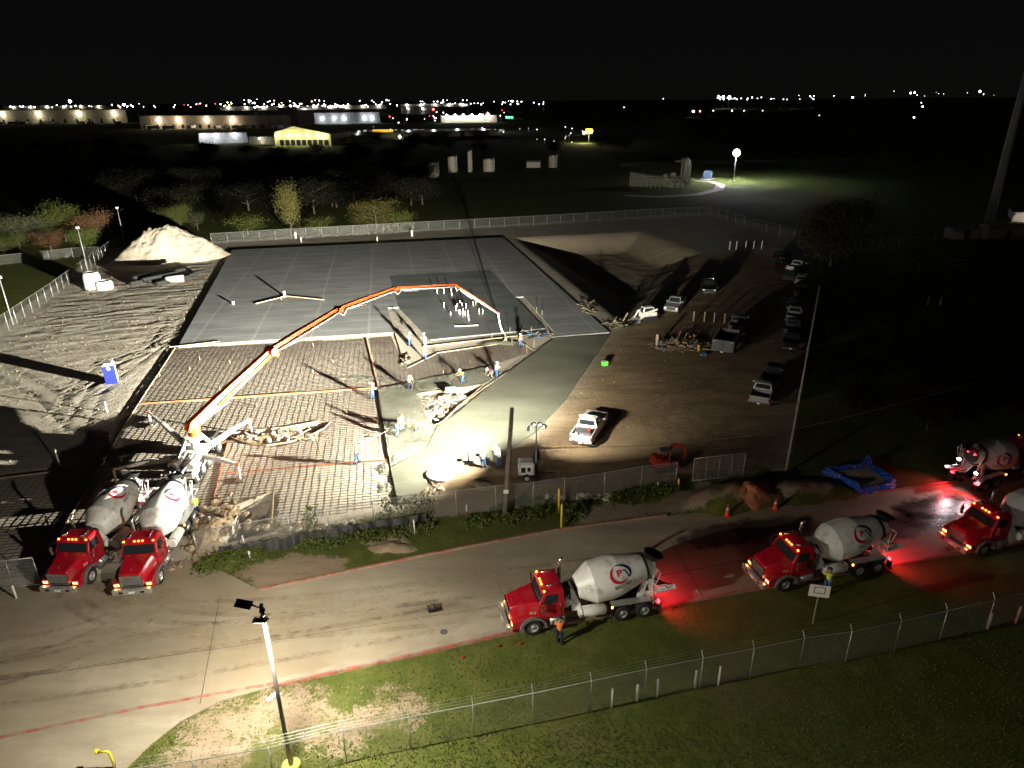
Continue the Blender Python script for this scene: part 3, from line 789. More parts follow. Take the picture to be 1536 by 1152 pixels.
    b.mat(M_BLKP); b.box(-2.36, -2.05, -.25, .25, 1.75, 2.3); b.tube([(-2.1,.3,1.1),(-2.15,.6,1.5),(-2.3,.5,2.0)], .04, 6)
    b.mat(M_ALU); b.tube([(-2.1,-.6,1.1),(-2.0,-.5,1.9),(-2.3,-.2,2.3)], .045, 6); b.box(-2.2,-1.98,-.15,.55,1.1,1.35)
    b.build('drum_pedestal', t)
    # drum
    b = MB(M_WHITE); b.lathe(DPROF, DR_O, DR_AX, 40, False)
    b.lathe([(4.0,.79),(4.14,.74)], DR_O, DR_AX, 40); b.lathe([(4.26,.7),(4.75,.58)], DR_O, DR_AX, 40)
    b.mat(M_BLKP); b.lathe([(4.13,.74),(4.13,.83),(4.27,.83),(4.27,.7)], DR_O, DR_AX, 32); b.lathe([(4.7,.585),(4.74,.585),(4.74,0)], DR_O, DR_AX, 24)
    b.lathe([(-.12,.0),(-.12,.2),(.01,.24)], DR_O, DR_AX, 12)
    for i in range(len(b.sm)): b.sm[i] = True
    drum = b.build('drum', t)
    e = drum.modifiers.new('es', 'EDGE_SPLIT'); e.split_angle = R(9.5)
    drum_marks(drum, 1, th0); drum_marks(drum, -1, th0)
    # rear frame, hopper, chute
    b = MB(M_WHITE)
    for s in (-1, 1):
        b.bar((-6.5, s*.62, 1.05), (-6.75, s*.62, 2.25), .16, .3); b.bar((-7.25, s*.55, 1.05), (-6.95, s*.6, 2.6), .12, .2)
        b.box(-7.2, -6.3, s*.62-.04, s*.62+.04, 1.02, 1.5)
    b.box(-6.9, -6.75, -.62, .62, 1.95, 2.15)
    b.build('rear_pedestal', t)
    HO = Vector((-7.12, 0, 2.72)); HA = Vector((-.34, 0, .94)).normalized()
    b = MB(M_BLKP); b.lathe([(0,.18),(.35,.3),(.62,.42),(.95,.6)], HO, HA, 24, True)
    b.lathe([(.95,.6),(.95,.58),(.62,.4),(.3,.28)], HO, HA, 24, True); b.build('charge_hopper', t)
    b = MB(M_WHITE)
    for s in (-1, 1): b.bar((-7.0, s*.5, 2.3), (-7.4, s*.35, 3.1), .06, .1)
    b.bar((-7.35,-.35,3.05), (-7.35,.35,3.05), .06)
    b.build('hopper_frame', t)
    b = MB(M_WHITE); n = 8
    def trough(b, p, q, r, r2):
        p = Vector(p); q = Vector(q); d = (q-p).normalized(); sd = Vector((0,1,0)); sd = (sd - d*sd.dot(d)).normalized(); u = sd.cross(d)
        if u.z < 0: u = -u
        A = [p + sd*(r*math.cos(R(a))) + u*(r*math.sin(R(a))) for a in range(180, 361, 20)]; B = [q + sd*(r2*math.cos(R(a))) + u*(r2*math.sin(R(a))) for a in range(180, 361, 20)]
        k = len(A); b.add(A+B, [(i, i+1, k+i+1, k+i) for i in range(k-1)])
    trough(b, (-7.05,0,2.25), (-7.9,.0,1.6), .3, .22); b.mat(M_RED); trough(b, (-7.6,.1,1.72), (-8.3,.55,1.55), .22, .2)
    b.build('discharge_chute', t)
    b = MB(M_WHITE); trough(b, (-7.35,.72,1.5), (-8.6,.85,1.75), .2, .16); b.bar((-7.3,.6,1.7), (-8.1,.7,1.8), .05); b.build('fold_over_chute', t)
    # ladder and platform
    b = MB(M_WHITE)
    for y in (.72, 1.12): b.tube([(-7.15, y, .95), (-7.0, y, 2.3), (-7.0, y, 3.1)], .022, 5)
    for i in range(7): b.tube([(-7.15+.022*i, .72, 1.05+i*.23), (-7.15+.022*i, 1.12, 1.05+i*.23)], .018, 5)
    b.box(-7.2, -6.75, .66, 1.14, 2.28, 2.32)
    for y in (.7, 1.12): b.tube([(-7.2, y, 2.3), (-7.45, y, 3.0), (-7.1, y, 3.15)], .02, 5)
    b.tube([(-7.45,.7,3.0),(-7.45,1.12,3.0)], .02, 5); b.build('ladder', t)
    # rear fenders
    for s in (-1, 1):
        y0, y1 = sorted((s*.78, s*1.2)); b = MB(M_ALU)
        b.add([(-4.62,y0,1.28),(-4.62,y1,1.28),(-7.0,y1,1.28),(-7.0,y0,1.28),(-7.55,y1,.85),(-7.55,y0,.85),(-4.62,y0,1.24),(-4.62,y1,1.2),(-7.0,y1,1.2),(-7.0,y0,1.24),(-7.55,y1,.8),(-7.55,y0,.8)],
              [(0,1,2,3),(3,2,4,5),(6,9,8,7),(9,11,10,8),(1,7,8,2),(2,8,10,4),(0,3,9,6),(3,5,11,9),(4,10,11,5),(0,6,7,1)])
        b.build('rear_fender', t)
        b = MB(M_BLK); b.box(-7.62, -7.59, y0, y1, .25, .85); b.build('mud_flap', t); b = MB(M_BLK); b.box(-4.6,-4.56,y0,y1,.3,1.2); b.build('mud_flap', t)
        b = MB(M_REDL); b.box(-7.6, -7.52, min(s*.85,s*1.05), max(s*.85,s*1.05), .86, .98); b.build('tail_light', t)
        b = MB(M_AMB); b.box(-4.66, -4.56, s*1.2-.04, s*1.2+.04, 1.12, 1.22); b.build('marker_light', t)
        wheel(t, 0, s*1.0, .53, .32, s, M_ALU)
        wheel(t, -5.3, s*1.02, .51, .26, s, M_ALU, True); wheel(t, -6.63, s*1.02, .51, .26, s, M_ALU, True)
    b = MB(M_BLKP); b.box(-7.35,-7.2,-.9,.9,.7,.85); b.build('rear_bumper', t)
    return t

# ------------------------------------------------------------------ pickup, car
def make_pickup(paint, label, lit=False):
    t = thing('pickup_truck', label, 'pickup truck')
    b = MB(paint)
    def arch(cx, r=.46): return [(cx+r*math.cos(R(a)), .36+r*math.sin(R(a))) for a in range(0, 181, 20)]
    body = [(2.85,.45),(2.92,.6),(2.9,.95),(2.8,1.08)] + [(1.1,1.2),(.95,1.22),(-.95,1.22)] + [(-.95,.42)] + [(1.35,.42)] + arch(1.85)[::-1] + [(2.34,.42)]
    b.side(body, -.98, .98)
    bo = b.build('body', t, .05)
    b = MB(paint)
    for s in (-1, 1):
        y0, y1 = sorted((s*.98, s*.88))
        b.side([(-.96,.42),(-.96,1.22),(-2.8,1.24),(-2.85,.5),(-2.3,.45)] + arch(-1.75) + [(-1.25,.42)], y0, y1)
    b.box(-1.04,-.96,-.88,.88,.7,1.2)
    b.mat(M_BLKP); b.box(-2.78,-1.04,-.88,.88,.66,.7)
    bed = b.build('bed', t, .02)
    b = MB(paint); b.box(-2.86,-2.79,-.86,.86,.66,1.24); b.build('tailgate', t, .02)
    b = MB(paint)
    g0 = (-.93, .98, -.93, .93); g1 = (-.72, .3, -.76, .76)
    b.frus(g0, 1.22, g1, 1.82); b.frus(g1, 1.82, (-.6,.15,-.68,.68), 1.88)
    cb = b.build('cab', t, .05)
    b = MB(M_GLASS); b.panel([(.98,-.93,1.22),(.98,.93,1.22),(.3,.76,1.82),(.3,-.76,1.82)], .07,.93,.1,.92,.01); b.build('windshield', cb)
    b = MB(M_GLASS); b.panel([(-.93,.93,1.22),(-.93,-.93,1.22),(-.72,-.76,1.82),(-.72,.76,1.82)], .08,.92,.2,.88,.01); b.build('rear_window', cb)
    for s in (-1, 1):
        q = [(-.93,-.93,1.22),(.98,-.93,1.22),(.3,-.76,1.82),(-.72,-.76,1.82)]
        if s > 0: q = [(x,-y,z) for x,y,z in q]; q = [q[1],q[0],q[3],q[2]]
        for u0, u1 in (((.06,.42),(.47,.9)) if s < 0 else ((.1,.53),(.58,.94))):
            b = MB(M_GLASS); b.panel(q, u0, u1, .1, .86, .01); b.build('side_window', cb)
        b = MB(paint); b.box(.72,.86, min(s*.98,s*1.2), max(s*.98,s*1.2), 1.25, 1.42); b.build('mirror', t, .02)
        b = MB(M_REDT); b.box(-2.88,-2.8, min(s*.88,s*.97), max(s*.88,s*.97), .85, 1.12); b.build('tail_light', t)
        b = MB(M_PVC); b.box(2.86,2.93, min(s*.66,s*.95), max(s*.66,s*.95), .78, .98); b.build('headlight', t)
        wheel(t, 1.85, s*.85, .38, .26, s, M_ALU); wheel(t, -1.75, s*.85, .38, .26, s, M_ALU)
    b = MB(M_CHR); b.box(-3.0,-2.87,-.92,.92,.48,.64); b.mat(M_BLKP); b.tube([(-3.15,0,.42),(-2.8,0,.45)],.03,6); rb = b.build('rear_bumper', t, .02)
    b = MB(M_PVC); b.box(-3.015,-3.0,-.15,.15,.5,.62); b.build('licence_plate', rb)
    b = MB(M_CHR); b.box(2.88,3.02,-.95,.95,.42,.62); b.build('front_bumper', t, .02)
    b = MB(M_BLKP); b.box(2.86,2.925,-.62,.62,.66,1.0); b.mat(M_CHR)
    for i in range(3): b.box(2.9,2.935,-.62,.62,.7+i*.12,.73+i*.12)
    b.build('grille', t)
    return t
M_REDT = mat('red_lens', (.4,.01,.01), .2, 0, .05)
def make_suv(paint, label):
    t = thing('parked_car', label, 'car')
    def arch(cx, r=.4): return [(cx+r*math.cos(R(a)), .34+r*math.sin(R(a))) for a in range(0, 181, 20)]
    b = MB(paint)
    b.side([(2.3,.4),(2.36,.6),(2.3,.85),(1.1,1.0),(-2.15,1.02),(-2.3,.9),(-2.3,.42),(-1.9,.4)] + arch(-1.4)[::-1][::-1][::-1] + [(-.9,.36),(.95,.36)] + arch(1.45)[::-1] + [(1.9,.38)], -.9, .9)
    b.build('body', t, .05)
    b = MB(paint); b.frus((-2.1,1.05,-.86,.86),1.01,(-1.7,.2,-.68,.68),1.55); b.frus((-1.7,.2,-.68,.68),1.55,(-1.6,.05,-.6,.6),1.6); cb = b.build('cab', t, .04)
    b = MB(M_GLASS); b.panel([(1.05,-.86,1.01),(1.05,.86,1.01),(.2,.68,1.55),(.2,-.68,1.55)], .07,.93,.08,.93,.01); b.build('windshield', cb)
    b = MB(M_GLASS); b.panel([(-2.1,.86,1.01),(-2.1,-.86,1.01),(-1.7,-.68,1.55),(-1.7,.68,1.55)], .08,.92,.15,.9,.01); b.build('rear_window', cb)
    for s in (-1, 1):
        q = [(-2.1,-.86,1.01),(1.05,-.86,1.01),(.2,-.68,1.55),(-1.7,-.68,1.55)]
        if s > 0: q = [(x,-y,z) for x,y,z in q]; q = [q[1],q[0],q[3],q[2]]
        for u0, u1 in ((.08,.34),(.37,.63),(.66,.92)):
            b = MB(M_GLASS); b.panel(q, u0, u1, .12, .88, .01); b.build('side_window', cb)
        b = MB(M_REDT); b.box(-2.34,-2.26, min(s*.6,s*.86), max(s*.6,s*.86), .8, .95); b.build('tail_light', t)
        b = MB(M_PVC); b.box(2.28,2.37, min(s*.55,s*.85), max(s*.55,s*.85), .68, .8); b.build('headlight', t)
        wheel(t, 1.45, s*.8, .34, .22, s, M_ALU); wheel(t, -1.4, s*.8, .34, .22, s, M_ALU)
    return t

# ------------------------------------------------------------------ people
def skin_mesh(name, verts, edges, radii, root, mt, sub=1, flat=None):
    me = bpy.data.meshes.new(name); me.from_pydata(verts, edges, [])
    o = bpy.data.objects.new(name, me); COL.objects.link(o)
    m = o.modifiers.new('s', 'SKIN'); m.use_smooth_shade = True; m.branch_smoothing = .3
    sv = me.skin_vertices[0].data
    for i, r in enumerate(radii):
        sv[i].radius = (r, r) if not isinstance(r, tuple) else r
    for i in range(len(verts)): sv[i].use_root = False
    sv[root].use_root = True
    if sub: u = o.modifiers.new('u', 'SUBSURF'); u.levels = sub; u.render_levels = sub
    dg = bpy.context.evaluated_depsgraph_get(); out = bpy.data.meshes.new_from_object(o.evaluated_get(dg)); out.name = name
    bpy.data.objects.remove(o); bpy.data.meshes.remove(me)
    out.materials.clear(); out.materials.append(mt)
    for p in out.polygons: p.use_smooth = True
    return out
def pose_mesh(pose):
    """joint positions of a 1.75 m figure facing +X"""
    lean, arm, step, bent = pose
    hipz = .92 - (.1 if bent else 0)
    def up_(d, off=0): return Vector((math.sin(lean)*d + off, 0, hipz + math.cos(lean)*d))
    J = {}
    J['hip'] = Vector((0,0,hipz)); J['waist'] = up_(.16); J['chest'] = up_(.38); J['neck'] = up_(.54); J['chin'] = up_(.62, .02); J['head'] = up_(.71, .03); J['crown'] = up_(.79, .02)
    for s, n in ((1,'L'), (-1,'R')):
        J['hp'+n] = Vector((0, s*.1, hipz-.04)); f = step*s
        kx = f*.5 + (.14 if bent else .03)
        J['kn'+n] = Vector((kx, s*.12, .49)); J['an'+n] = Vector((f*1.0 - .02, s*.13, .09)); J['to'+n] = Vector((f+.15, s*.15, .045))
        sh = up_(.49) + Vector((0, s*.19, 0)); J['sh'+n] = sh
        a = arm[0] if s > 0 else arm[1]
        J['el'+n] = sh + Vector((math.sin(a[0])*.28, s*.06, -math.cos(a[0])*.28)); J['wr'+n] = J['el'+n] + Vector((math.sin(a[1])*.25, -s*a[2], -math.cos(a[1])*.25))
        J['pa'+n] = J['wr'+n] + (J['wr'+n]-J['el'+n]).normalized()*.07
    return J
M_SKIN = mat('skin', (.36,.2,.13), .6, 0, .06)
POSES = {'stand': (.03, ((.15,.35,.02),(.05,.25,.0)), .06, False), 'walk': (.08, ((.5,.9,.02),(-.4,-.1,.0)), .22, False),
         'rake': (.45, ((.8,1.2,.06),(1.0,1.35,.08)), .15, True), 'bend': (1.05, ((.3,.6,.04),(.4,.7,.05)), .1, True), 'hold': (.1, ((.3,1.4,.08),(.5,1.5,.08)), .08, False)}
PM = {}
def pose_parts(pn):
    if pn in PM: return PM[pn]
    J = pose_mesh(POSES[pn]); V = []; E = []; Rr = []; ix = {}
    def v(n, p, r): ix[n] = len(V); V.append(tuple(p)); Rr.append(r); return ix[n]
    def e(a, b): E.append((ix[a], ix[b]))
    v('hip', J['hip'], .13); v('waist', J['waist'], .12); v('chest', J['chest'], .145); v('neck', J['neck'], .06); v('chin', J['chin'], .07); v('head', J['head'], .095); v('crown', J['crown'], .075)
    for a, b in (('hip','waist'),('waist','chest'),('chest','neck'),('neck','chin'),('chin','head'),('head','crown')): e(a, b)
    fwd = (J['head']-J['neck']).normalized(); fw = Vector((fwd.z, 0, -fwd.x))
    v('nose', J['head']+fw*.115-fwd*.015, .014); e('head', 'nose')
    for s, n in ((1,'L'), (-1,'R')):
        v('ear'+n, J['head']+Vector((0, s*.1, -.01)), .018); e('head', 'ear'+n)
        v('hp'+n, J['hp'+n], .1); v('kn'+n, J['kn'+n], .062); v('an'+n, J['an'+n], .045); v('to'+n, J['to'+n], .035)
        e('hip','hp'+n); e('hp'+n,'kn'+n); e('kn'+n,'an'+n); e('an'+n,'to'+n)
        v('sh'+n, J['sh'+n], .068); v('el'+n, J['el'+n], .045); v('wr'+n, J['wr'+n], .03); v('pa'+n, J['pa'+n], .036)
        e('chest','sh'+n); e('sh'+n,'el'+n); e('el'+n,'wr'+n); e('wr'+n,'pa'+n)
        d = (J['pa'+n]-J['wr'+n]).normalized(); sd = Vector((0,1,0)); w = d.cross(sd).normalized()
        for k, (o, l) in enumerate(((-.03,.07),(-.01,.08),(.01,.075),(.03,.06))):
            p0 = J['pa'+n] + d*.02 + w*o; v('f%d%s' % (k,n), p0+d*l*.5, .009); v('g%d%s' % (k,n), p0+d*l*.85-sd*s*.02, .008)
            e('pa'+n, 'f%d%s' % (k,n)); e('f%d%s' % (k,n), 'g%d%s' % (k,n))
        v('th'+n, J['wr'+n]+d*.05+w*.055, .011); e('wr'+n, 'th'+n)
    body = skin_mesh('body', V, E, Rr, 0, M_SKIN, 1)
    def sub(names, rs, edges, root, mt_, nm):
        return skin_mesh(nm, [tuple(J[n]) for n in names], [(names.index(a), names.index(b)) for a, b in edges], rs, names.index(root), mt_, 1)
    J['hem'] = J['hip'] - Vector((0,0,.05)); J['nk'] = J['neck'] - Vector((0,0,.05))
    shirt = sub(['hem','waist','chest','nk','shL','elL','shR','elR','wL','wR'] if False else ['hem','waist','chest','nk','shL','elL','shR','elR'], [.165,.155,.178,.1,.092,.07,.092,.07],
        [('hem','waist'),('waist','chest'),('chest','nk'),('chest','shL'),('shL','elL'),('chest','shR'),('shR','elR')], 'waist', M_SKIN, 'shirt')
    J['aL'] = J['anL']+Vector((0,0,.0)); J['aR'] = J['anR']+Vector((0,0,.0))
    tr = sub(['hip','hpL','knL','aL','hpR','knR','aR'], [.15,.125,.085,.07,.125,.085,.07], [('hip','hpL'),('hpL','knL'),('knL','aL'),('hip','hpR'),('hpR','knR'),('knR','aR')], 'hip', M_SKIN, 'trousers')
    PM[pn] = (J, body, shirt, tr); return PM[pn]
def mobj(name, me, mt, parent):
    o = bpy.data.objects.new(name, me); COL.objects.link(o); o.parent = parent
    if mt: o.material_slots[0].link = 'OBJECT'; o.material_slots[0].material = mt
    return o
def cloth(n, c): return mat('cloth_' + n, c, .9, 0, .15, 8)
C_OR = cloth('orange', (.8,.22,.03)); C_YE = cloth('lime', (.55,.75,.03)); C_WH = cloth('white', (.7,.7,.7)); C_RD = cloth('crimson', (.5,.02,.06)); C_BL = cloth('blue', (.05,.12,.3)); C_NV = cloth('navy', (.012,.018,.045)); C_GR = cloth('grey', (.25,.25,.27)); C_TN = cloth('tan', (.35,.25,.15))
M_STR = mat('reflective_stripe', (.8,.8,.78), .3, .2, .05)
H_W = mat('white_hard_hat', (.75,.75,.74), .35); H_R = mat('red_hard_hat', (.55,.05,.03), .35); H_Y = mat('yellow_hard_hat', (.75,.6,.05), .35); H_D = mat('dark_cap', (.03,.03,.035), .8)
def person(px, py, face, pose, label, shirt, trousers, hat, z=0., vest=None, tool=None, sc=1.0, group=None):
    p = G(px, py, z); t = thing('person', label, 'person', p, face, group); t.scale = (sc, sc, sc)
    J, bm_, sm_, tm_ = pose_parts(pose)
    mobj('body', bm_, None, t); sh = mobj('shirt', sm_, vest or shirt, t); mobj('trousers', tm_, trousers, t)
    for n in 'LR':
        b = MB(M_BLK); a = J['an'+n]; q = J['to'+n]; b.smooth = True
        b.loft([[(a.x-.09, a.y+dy, z_) for dy, z_ in ((-.05,.0),(-.05,.14),(.05,.14),(.05,.0))], [(a.x+.04, a.y+dy, z_) for dy, z_ in ((-.055,.0),(-.05,.15),(.05,.15),(.055,.0))],
                [(q.x-.02, q.y+dy, z_) for dy, z_ in ((-.055,.0),(-.05,.09),(.05,.09),(.055,.0))], [(q.x+.06, q.y+dy, z_) for dy, z_ in ((-.035,.0),(-.03,.05),(.03,.05),(.035,.0))]])
        b.build('boot', t, .01)
    if vest:
        b = MB(M_STR); c = J['chest']*.45 + J['waist']*.55; ax = (J['chest']-J['waist']).normalized()
        b.lathe([(-.03,.178),(.03,.18)], c, ax, 14, True); b.build('reflective_band', sh)
    ax = (J['crown']-J['neck']).normalized(); b = MB(hat)
    b.lathe([(-.005,.165),(.01,.125),(.05,.118),(.1,.08),(.125,.0)], J['head']+ax*.035, ax, 14, True)
    f = Vector((ax.z,0,-ax.x)); b.bar(J['head']+ax*.035+f*.1, J['head']+ax*.02+f*.19, .15, .015); b.build('hard_hat', t)
    b = MB(M_BLKP)
    for s in (-1, 1): b.sph(J['head']+f*.088+Vector((0,s*.035,.01)), .012, 6, 4)
    b.build('eyes', t)
    return t
def tool(name, label, cat, p, q, hd=None, mt=M_WOOD, r=.018, hw=.5):
    p = Vector(p); q = Vector(q); c = Vector((q.x, q.y, 0)); b = MB(mt); b.tube([p-c, q-c], r, 6)
    if hd: b.mat(M_ALU); d = Vector((-(q-p).y, (q-p).x, 0)).normalized(); b.bar(q-c-d*hw+Vector((0,0,.03)), q-c+d*hw+Vector((0,0,.03)), .08, .05)
    o = b.build(name); o.location = c; return tag(o, label, cat)

# ------------------------------------------------------------------ trees and plants
def leaf_mat(name, c, c2):
    m = bpy.data.materials.new(name); m.use_nodes = True; N = m.node_tree.nodes; L = m.node_tree.links; b = N['Principled BSDF']
    b.inputs['Roughness'].default_value = .7; b.inputs['Specular IOR Level'].default_value = .2
    tc = N.new('ShaderNodeTexCoord'); n = N.new('ShaderNodeTexNoise'); n.inputs['Scale'].default_value = 1.1; n.inputs['Detail'].default_value = 8; n.inputs['Roughness'].default_value = .8
    L.new(tc.outputs['Object'], n.inputs['Vector']); r = N.new('ShaderNodeValToRGB'); L.new(n.outputs[0], r.inputs[0])
    r.color_ramp.elements[0].position = .35; r.color_ramp.elements[1].position = .65; r.color_ramp.elements[0].color = (*c, 1); r.color_ramp.elements[1].color = (*c2, 1)
    L.new(r.outputs[0], b.inputs['Base Color']); MATS[name] = m; return m
L_GRN = leaf_mat('green_leaves', (.04,.06,.012), (.11,.13,.03)); L_YEL = leaf_mat('yellow_leaves', (.09,.085,.022), (.19,.165,.05)); L_RED = leaf_mat('russet_leaves', (.09,.045,.025), (.17,.09,.05)); L_DRK = leaf_mat('dusky_leaves', (.035,.042,.022), (.085,.085,.05)); L_NGT = leaf_mat('shadowy_leaves', (.008,.009,.006), (.022,.022,.016)); L_NGT.node_tree.nodes['Principled BSDF'].inputs['Specular IOR Level'].default_value = .03  # shadowy_leaves paints night darkness into the leaves, which the tower beams still reach
M_BARK = mat('bark', (.11,.085,.065), .9, 0, .3, 4, bump=.02, bscale=12)
def crown_mesh(name, h, w, seed, n=1500, sparse=0, base=.3, leaf=.22, tall=1.0):
    rr = random.Random(seed); b = MB(L_GRN); tr = MB(M_BARK); tips = []
    top = Vector((rr.uniform(-.3,.3), rr.uniform(-.3,.3), h*.9))
    tr.tube([(0,0,-.2), (0.05,0,h*base), tuple(top*.6), tuple(top)], [.05*h*.35+.06, .045*h*.3+.03, .02*h*.3+.03, .02], 7)
    nl = 11
    for i in range(nl):
        z0 = h*(base*.7 + (.85-base)*i/nl); a = i*2.4+rr.uniform(-.4,.4); q = (z0/h-base*.7)/(1-base*.7)
        rad = w/2*(math.sin(math.pi*min(.95, .22+.72*q))**.7)*rr.uniform(.7,1.08)
        e = Vector((math.cos(a)*rad, math.sin(a)*rad, z0 + rad*.55*tall + h*.06)); mid = Vector((e.x*.45, e.y*.45, z0+(e.z-z0)*.35))
        tr.tube([(0,0,z0), mid, e], [.028*h*.3+.02, .02*h*.25+.01, .012], 5, False); tips += [e, (e+mid)/2]
        for k in range(2):
            e2 = mid + Vector((rr.uniform(-1,1), rr.uniform(-1,1), rr.uniform(.2,1)))*rad*.5; tr.tube([mid, e2], [.03, .01], 4, False); tips.append(e2)
    tips += [top, top*.9]
    for k in range(n):
        c = rr.choice(tips); g = w*.13
        p = c + Vector((rr.gauss(0,g), rr.gauss(0,g), rr.gauss(0,g*.75)))
        if p.z < h*base*.5: continue
        s = leaf*rr.uniform(.5,1.3); u = Vector((rr.gauss(0,1), rr.gauss(0,1), rr.gauss(0,1))).normalized(); v_ = u.orthogonal().normalized()
        u *= s; v_ *= s*.6
        b.add([p-u, p-v_, p+u, p+v_], [(0,1,2,3)])
    return b, tr
TREES = {}
def tree(px, py, h, w, leafm, label, seed=1, n=1500, base=.3, leaf=.22, group=None, name='tree', D=None, rz=0):
    key = (seed, n, base, leaf)
    if key not in TREES:
        b, tr = crown_mesh('c', 8.0, 7.0, seed, n, 0, base, leaf); c = b.build('crown'); k = tr.build('trunk'); TREES[key] = (c.data, k.data)
        bpy.data.objects.remove(c); bpy.data.objects.remove(k)
    cm, km = TREES[key]; p = G(px, py)
    t = thing(name, label, 'tree', (p.x, p.y, -.05), rz, group); t.scale = (w/7.0, w/7.0, h/8.0)
    c = bpy.data.objects.new('crown', cm); COL.objects.link(c); c.parent = t; c.material_slots[0].link = 'OBJECT'; c.material_slots[0].material = leafm
    k = bpy.data.objects.new('trunk', km); COL.objects.link(k); k.parent = t
    return t
def fence(label, pts, h, every, name='chain_link_fence', arms=0, armdir=1, wires=0, rail=True, meshm=None, postr=.035, posts=None, cat='fence', group=None, barb=0):
    P = [Vector((*q, 0)) for q in pts]; c = P[0].copy(); t = thing(name, label, cat, c, 0, group)
    Q = []
    if posts: Q = [Vector((*q, 0)) for q in posts]
    else:
        for a, b_ in zip(P, P[1:]):
            n = max(1, round((b_-a).length/every)); Q += [a+(b_-a)*i/n for i in range(n)]
        Q.append(P[-1])
    for i, p in enumerate(Q):
        b = MB(M_GALV); b.tube([p-c+Vector((0,0,-.1)), p-c+Vector((0,0,h+.06))], postr, 6)
        if arms:
            d = (Q[min(i+1, len(Q)-1)]-Q[max(i-1, 0)]).normalized(); n = Vector((-d.y, d.x, 0))*armdir
            b.tube([p-c+Vector((0,0,h)), p-c+Vector((0,0,h+arms*.8))+n*arms*.6], .02, 4)
        b.build('post', t)
    if rail:
        b = MB(M_GALV)
        for a, b_ in zip(Q, Q[1:]): b.tube([a-c+Vector((0,0,h)), b_-c+Vector((0,0,h))], .024, 5, False)
        b.build('top_rail', t)
    if arms:
        b = MB(M_GALV)
        for k in (.35,.65,1.0):
            for i, (a, b_) in enumerate(zip(Q, Q[1:])):
                d = (b_-a).normalized(); n = Vector((-d.y, d.x, 0))*armdir
                o_ = Vector((0,0,h+arms*.8*k))+n*arms*.6*k; b.tube([a-c+o_, b_-c+o_], .004, 3, False)
        b.build('barbed_wire', t)
    b = MB(meshm or M_CLF); uv = []; s = 0
    for a, b_ in zip(Q, Q[1:]):
        l = (b_-a).length; n = 1
        b.add([a-c+Vector((0,0,.03)), b_-c+Vector((0,0,.03)), b_-c+Vector((0,0,h)), a-c+Vector((0,0,h))], [(0,1,2,3)]); uv += [(s,0),(s+l,0),(s+l,h),(s,h)]; s += l
    b.build('wire_mesh', t, uvs=uv)
    return t
M_CLF = chainlink('chain_link', (.5,.52,.52), .075, .10)
M_CLF2 = chainlink('chain_link_far', (.3,.3,.29), .3, .05)
# ------------------------------------------------------------------ big lights
TC = (1.0, .95, .76)
def light_tower():
    base = G(804, 716); t = thing('light_tower', 'white diesel light tower trailer with raised mast, beside the utility pole', 'light tower', (base.x, base.y, 0), 0)
    b = MB(M_WHITE); b.box(-1.45,-.1,-.55,.55,.5,1.45); b.frus((-1.4,-.15,-.5,.5),1.45,(-1.3,-.25,-.42,.42),1.55)
    b.build('generator_housing', t, .04)
    b = MB(M_BLKP); b.box(-.12,.1,-.56,.56,.5,1.4); b.box(-1.2,-.85,-.565,-.55,.75,1.2); b.box(-.7,-.45,-.565,-.55,.85,1.2); b.box(-1.5,.1,-.5,.5,.38,.5); b.build('panel', t)
    b = MB(M_BLKP); b.bar((0,0,.45),(1.5,0,.42),.09); b.bar((.75,0,.4),(.75,0,0),.05); b.tube([(1.5,0,.45),(1.5,0,0)],.03,6); b.bar((1.2,-.25,.42),(1.2,.25,.42),.04); b.build('tow_bar', t)
    for s in (-1, 1): wheel(t, -.75, s*.68, .32, .2, s, M_ALU)
    hz_ = .3 + CH + ray(804, 644).z * (base.y / ray(804, 644).y)
    b = MB(M_GALV); b.bar((0,0,.4),(0,0,hz_*.55),.13); b.bar((0,0,hz_*.5),(0,0,hz_),.08); b.build('mast', t)
    b = MB(M_BLKP); b.box(.05,.25,-.12,.12,1.6,2.3); b.build('winch', t)
    b = MB(M_GALV); b.bar((-.62,0,hz_),(.62,0,hz_),.06); b.build('cross_arm', t)
    k = 0
    for x, z, tx, ty in ((-.62,-.22,250,590),(-.25,.12,520,440),(.25,.12,690,420),(.62,-.05,960,540)):
        L0 = Vector((x, -.0, hz_+z)); tg = G(tx, ty, 0) - Vector((base.x, base.y, 0)); d = (tg-L0).normalized()
        b = MB(M_WHITE); b.lathe([(-.16,.07),(-.1,.16),(.06,.2),(.06,.18),(-.08,.12)], L0, d, 12, True); lp = b.build('floodlight', t)
        b = MB(M_WLT); b.lathe([(.03,.0),(.035,.165)], L0, d, 12); b.build('lamp_glass', lp)
        sp_ = spot('tower_spot', L0 + d*.22, L0 + d*5, (95000, 60000, 36000, 10000)[k]*TOWER_W, (130,120,115,100)[k], TC, 1.0, .1, t); sp_.scale = (1, (.52,.52,.52,1)[k], 1); k += 1
        if k < 4:
            az = (Vector((base.x, base.y, 0)) - G(*((120,560),(430,470),(690,420))[k-1])); az.z = 0; az = -az.normalized()
            sf = spot('tower_beam', L0 + d*.22, L0 + d*.22 + az*10 - Vector((0,0,.22)), (700000, 1050000, 240000)[k-1]*TOWER_W, (110,100,100)[k-1], TC, 1.0, .1, t)
            sf.scale = (1, .155, 1)
    return t, Vector((base.x, base.y, hz_))
M_WLT = emat('flood_glass', (1, .97, .85), 60)
_, TOWP = light_tower()

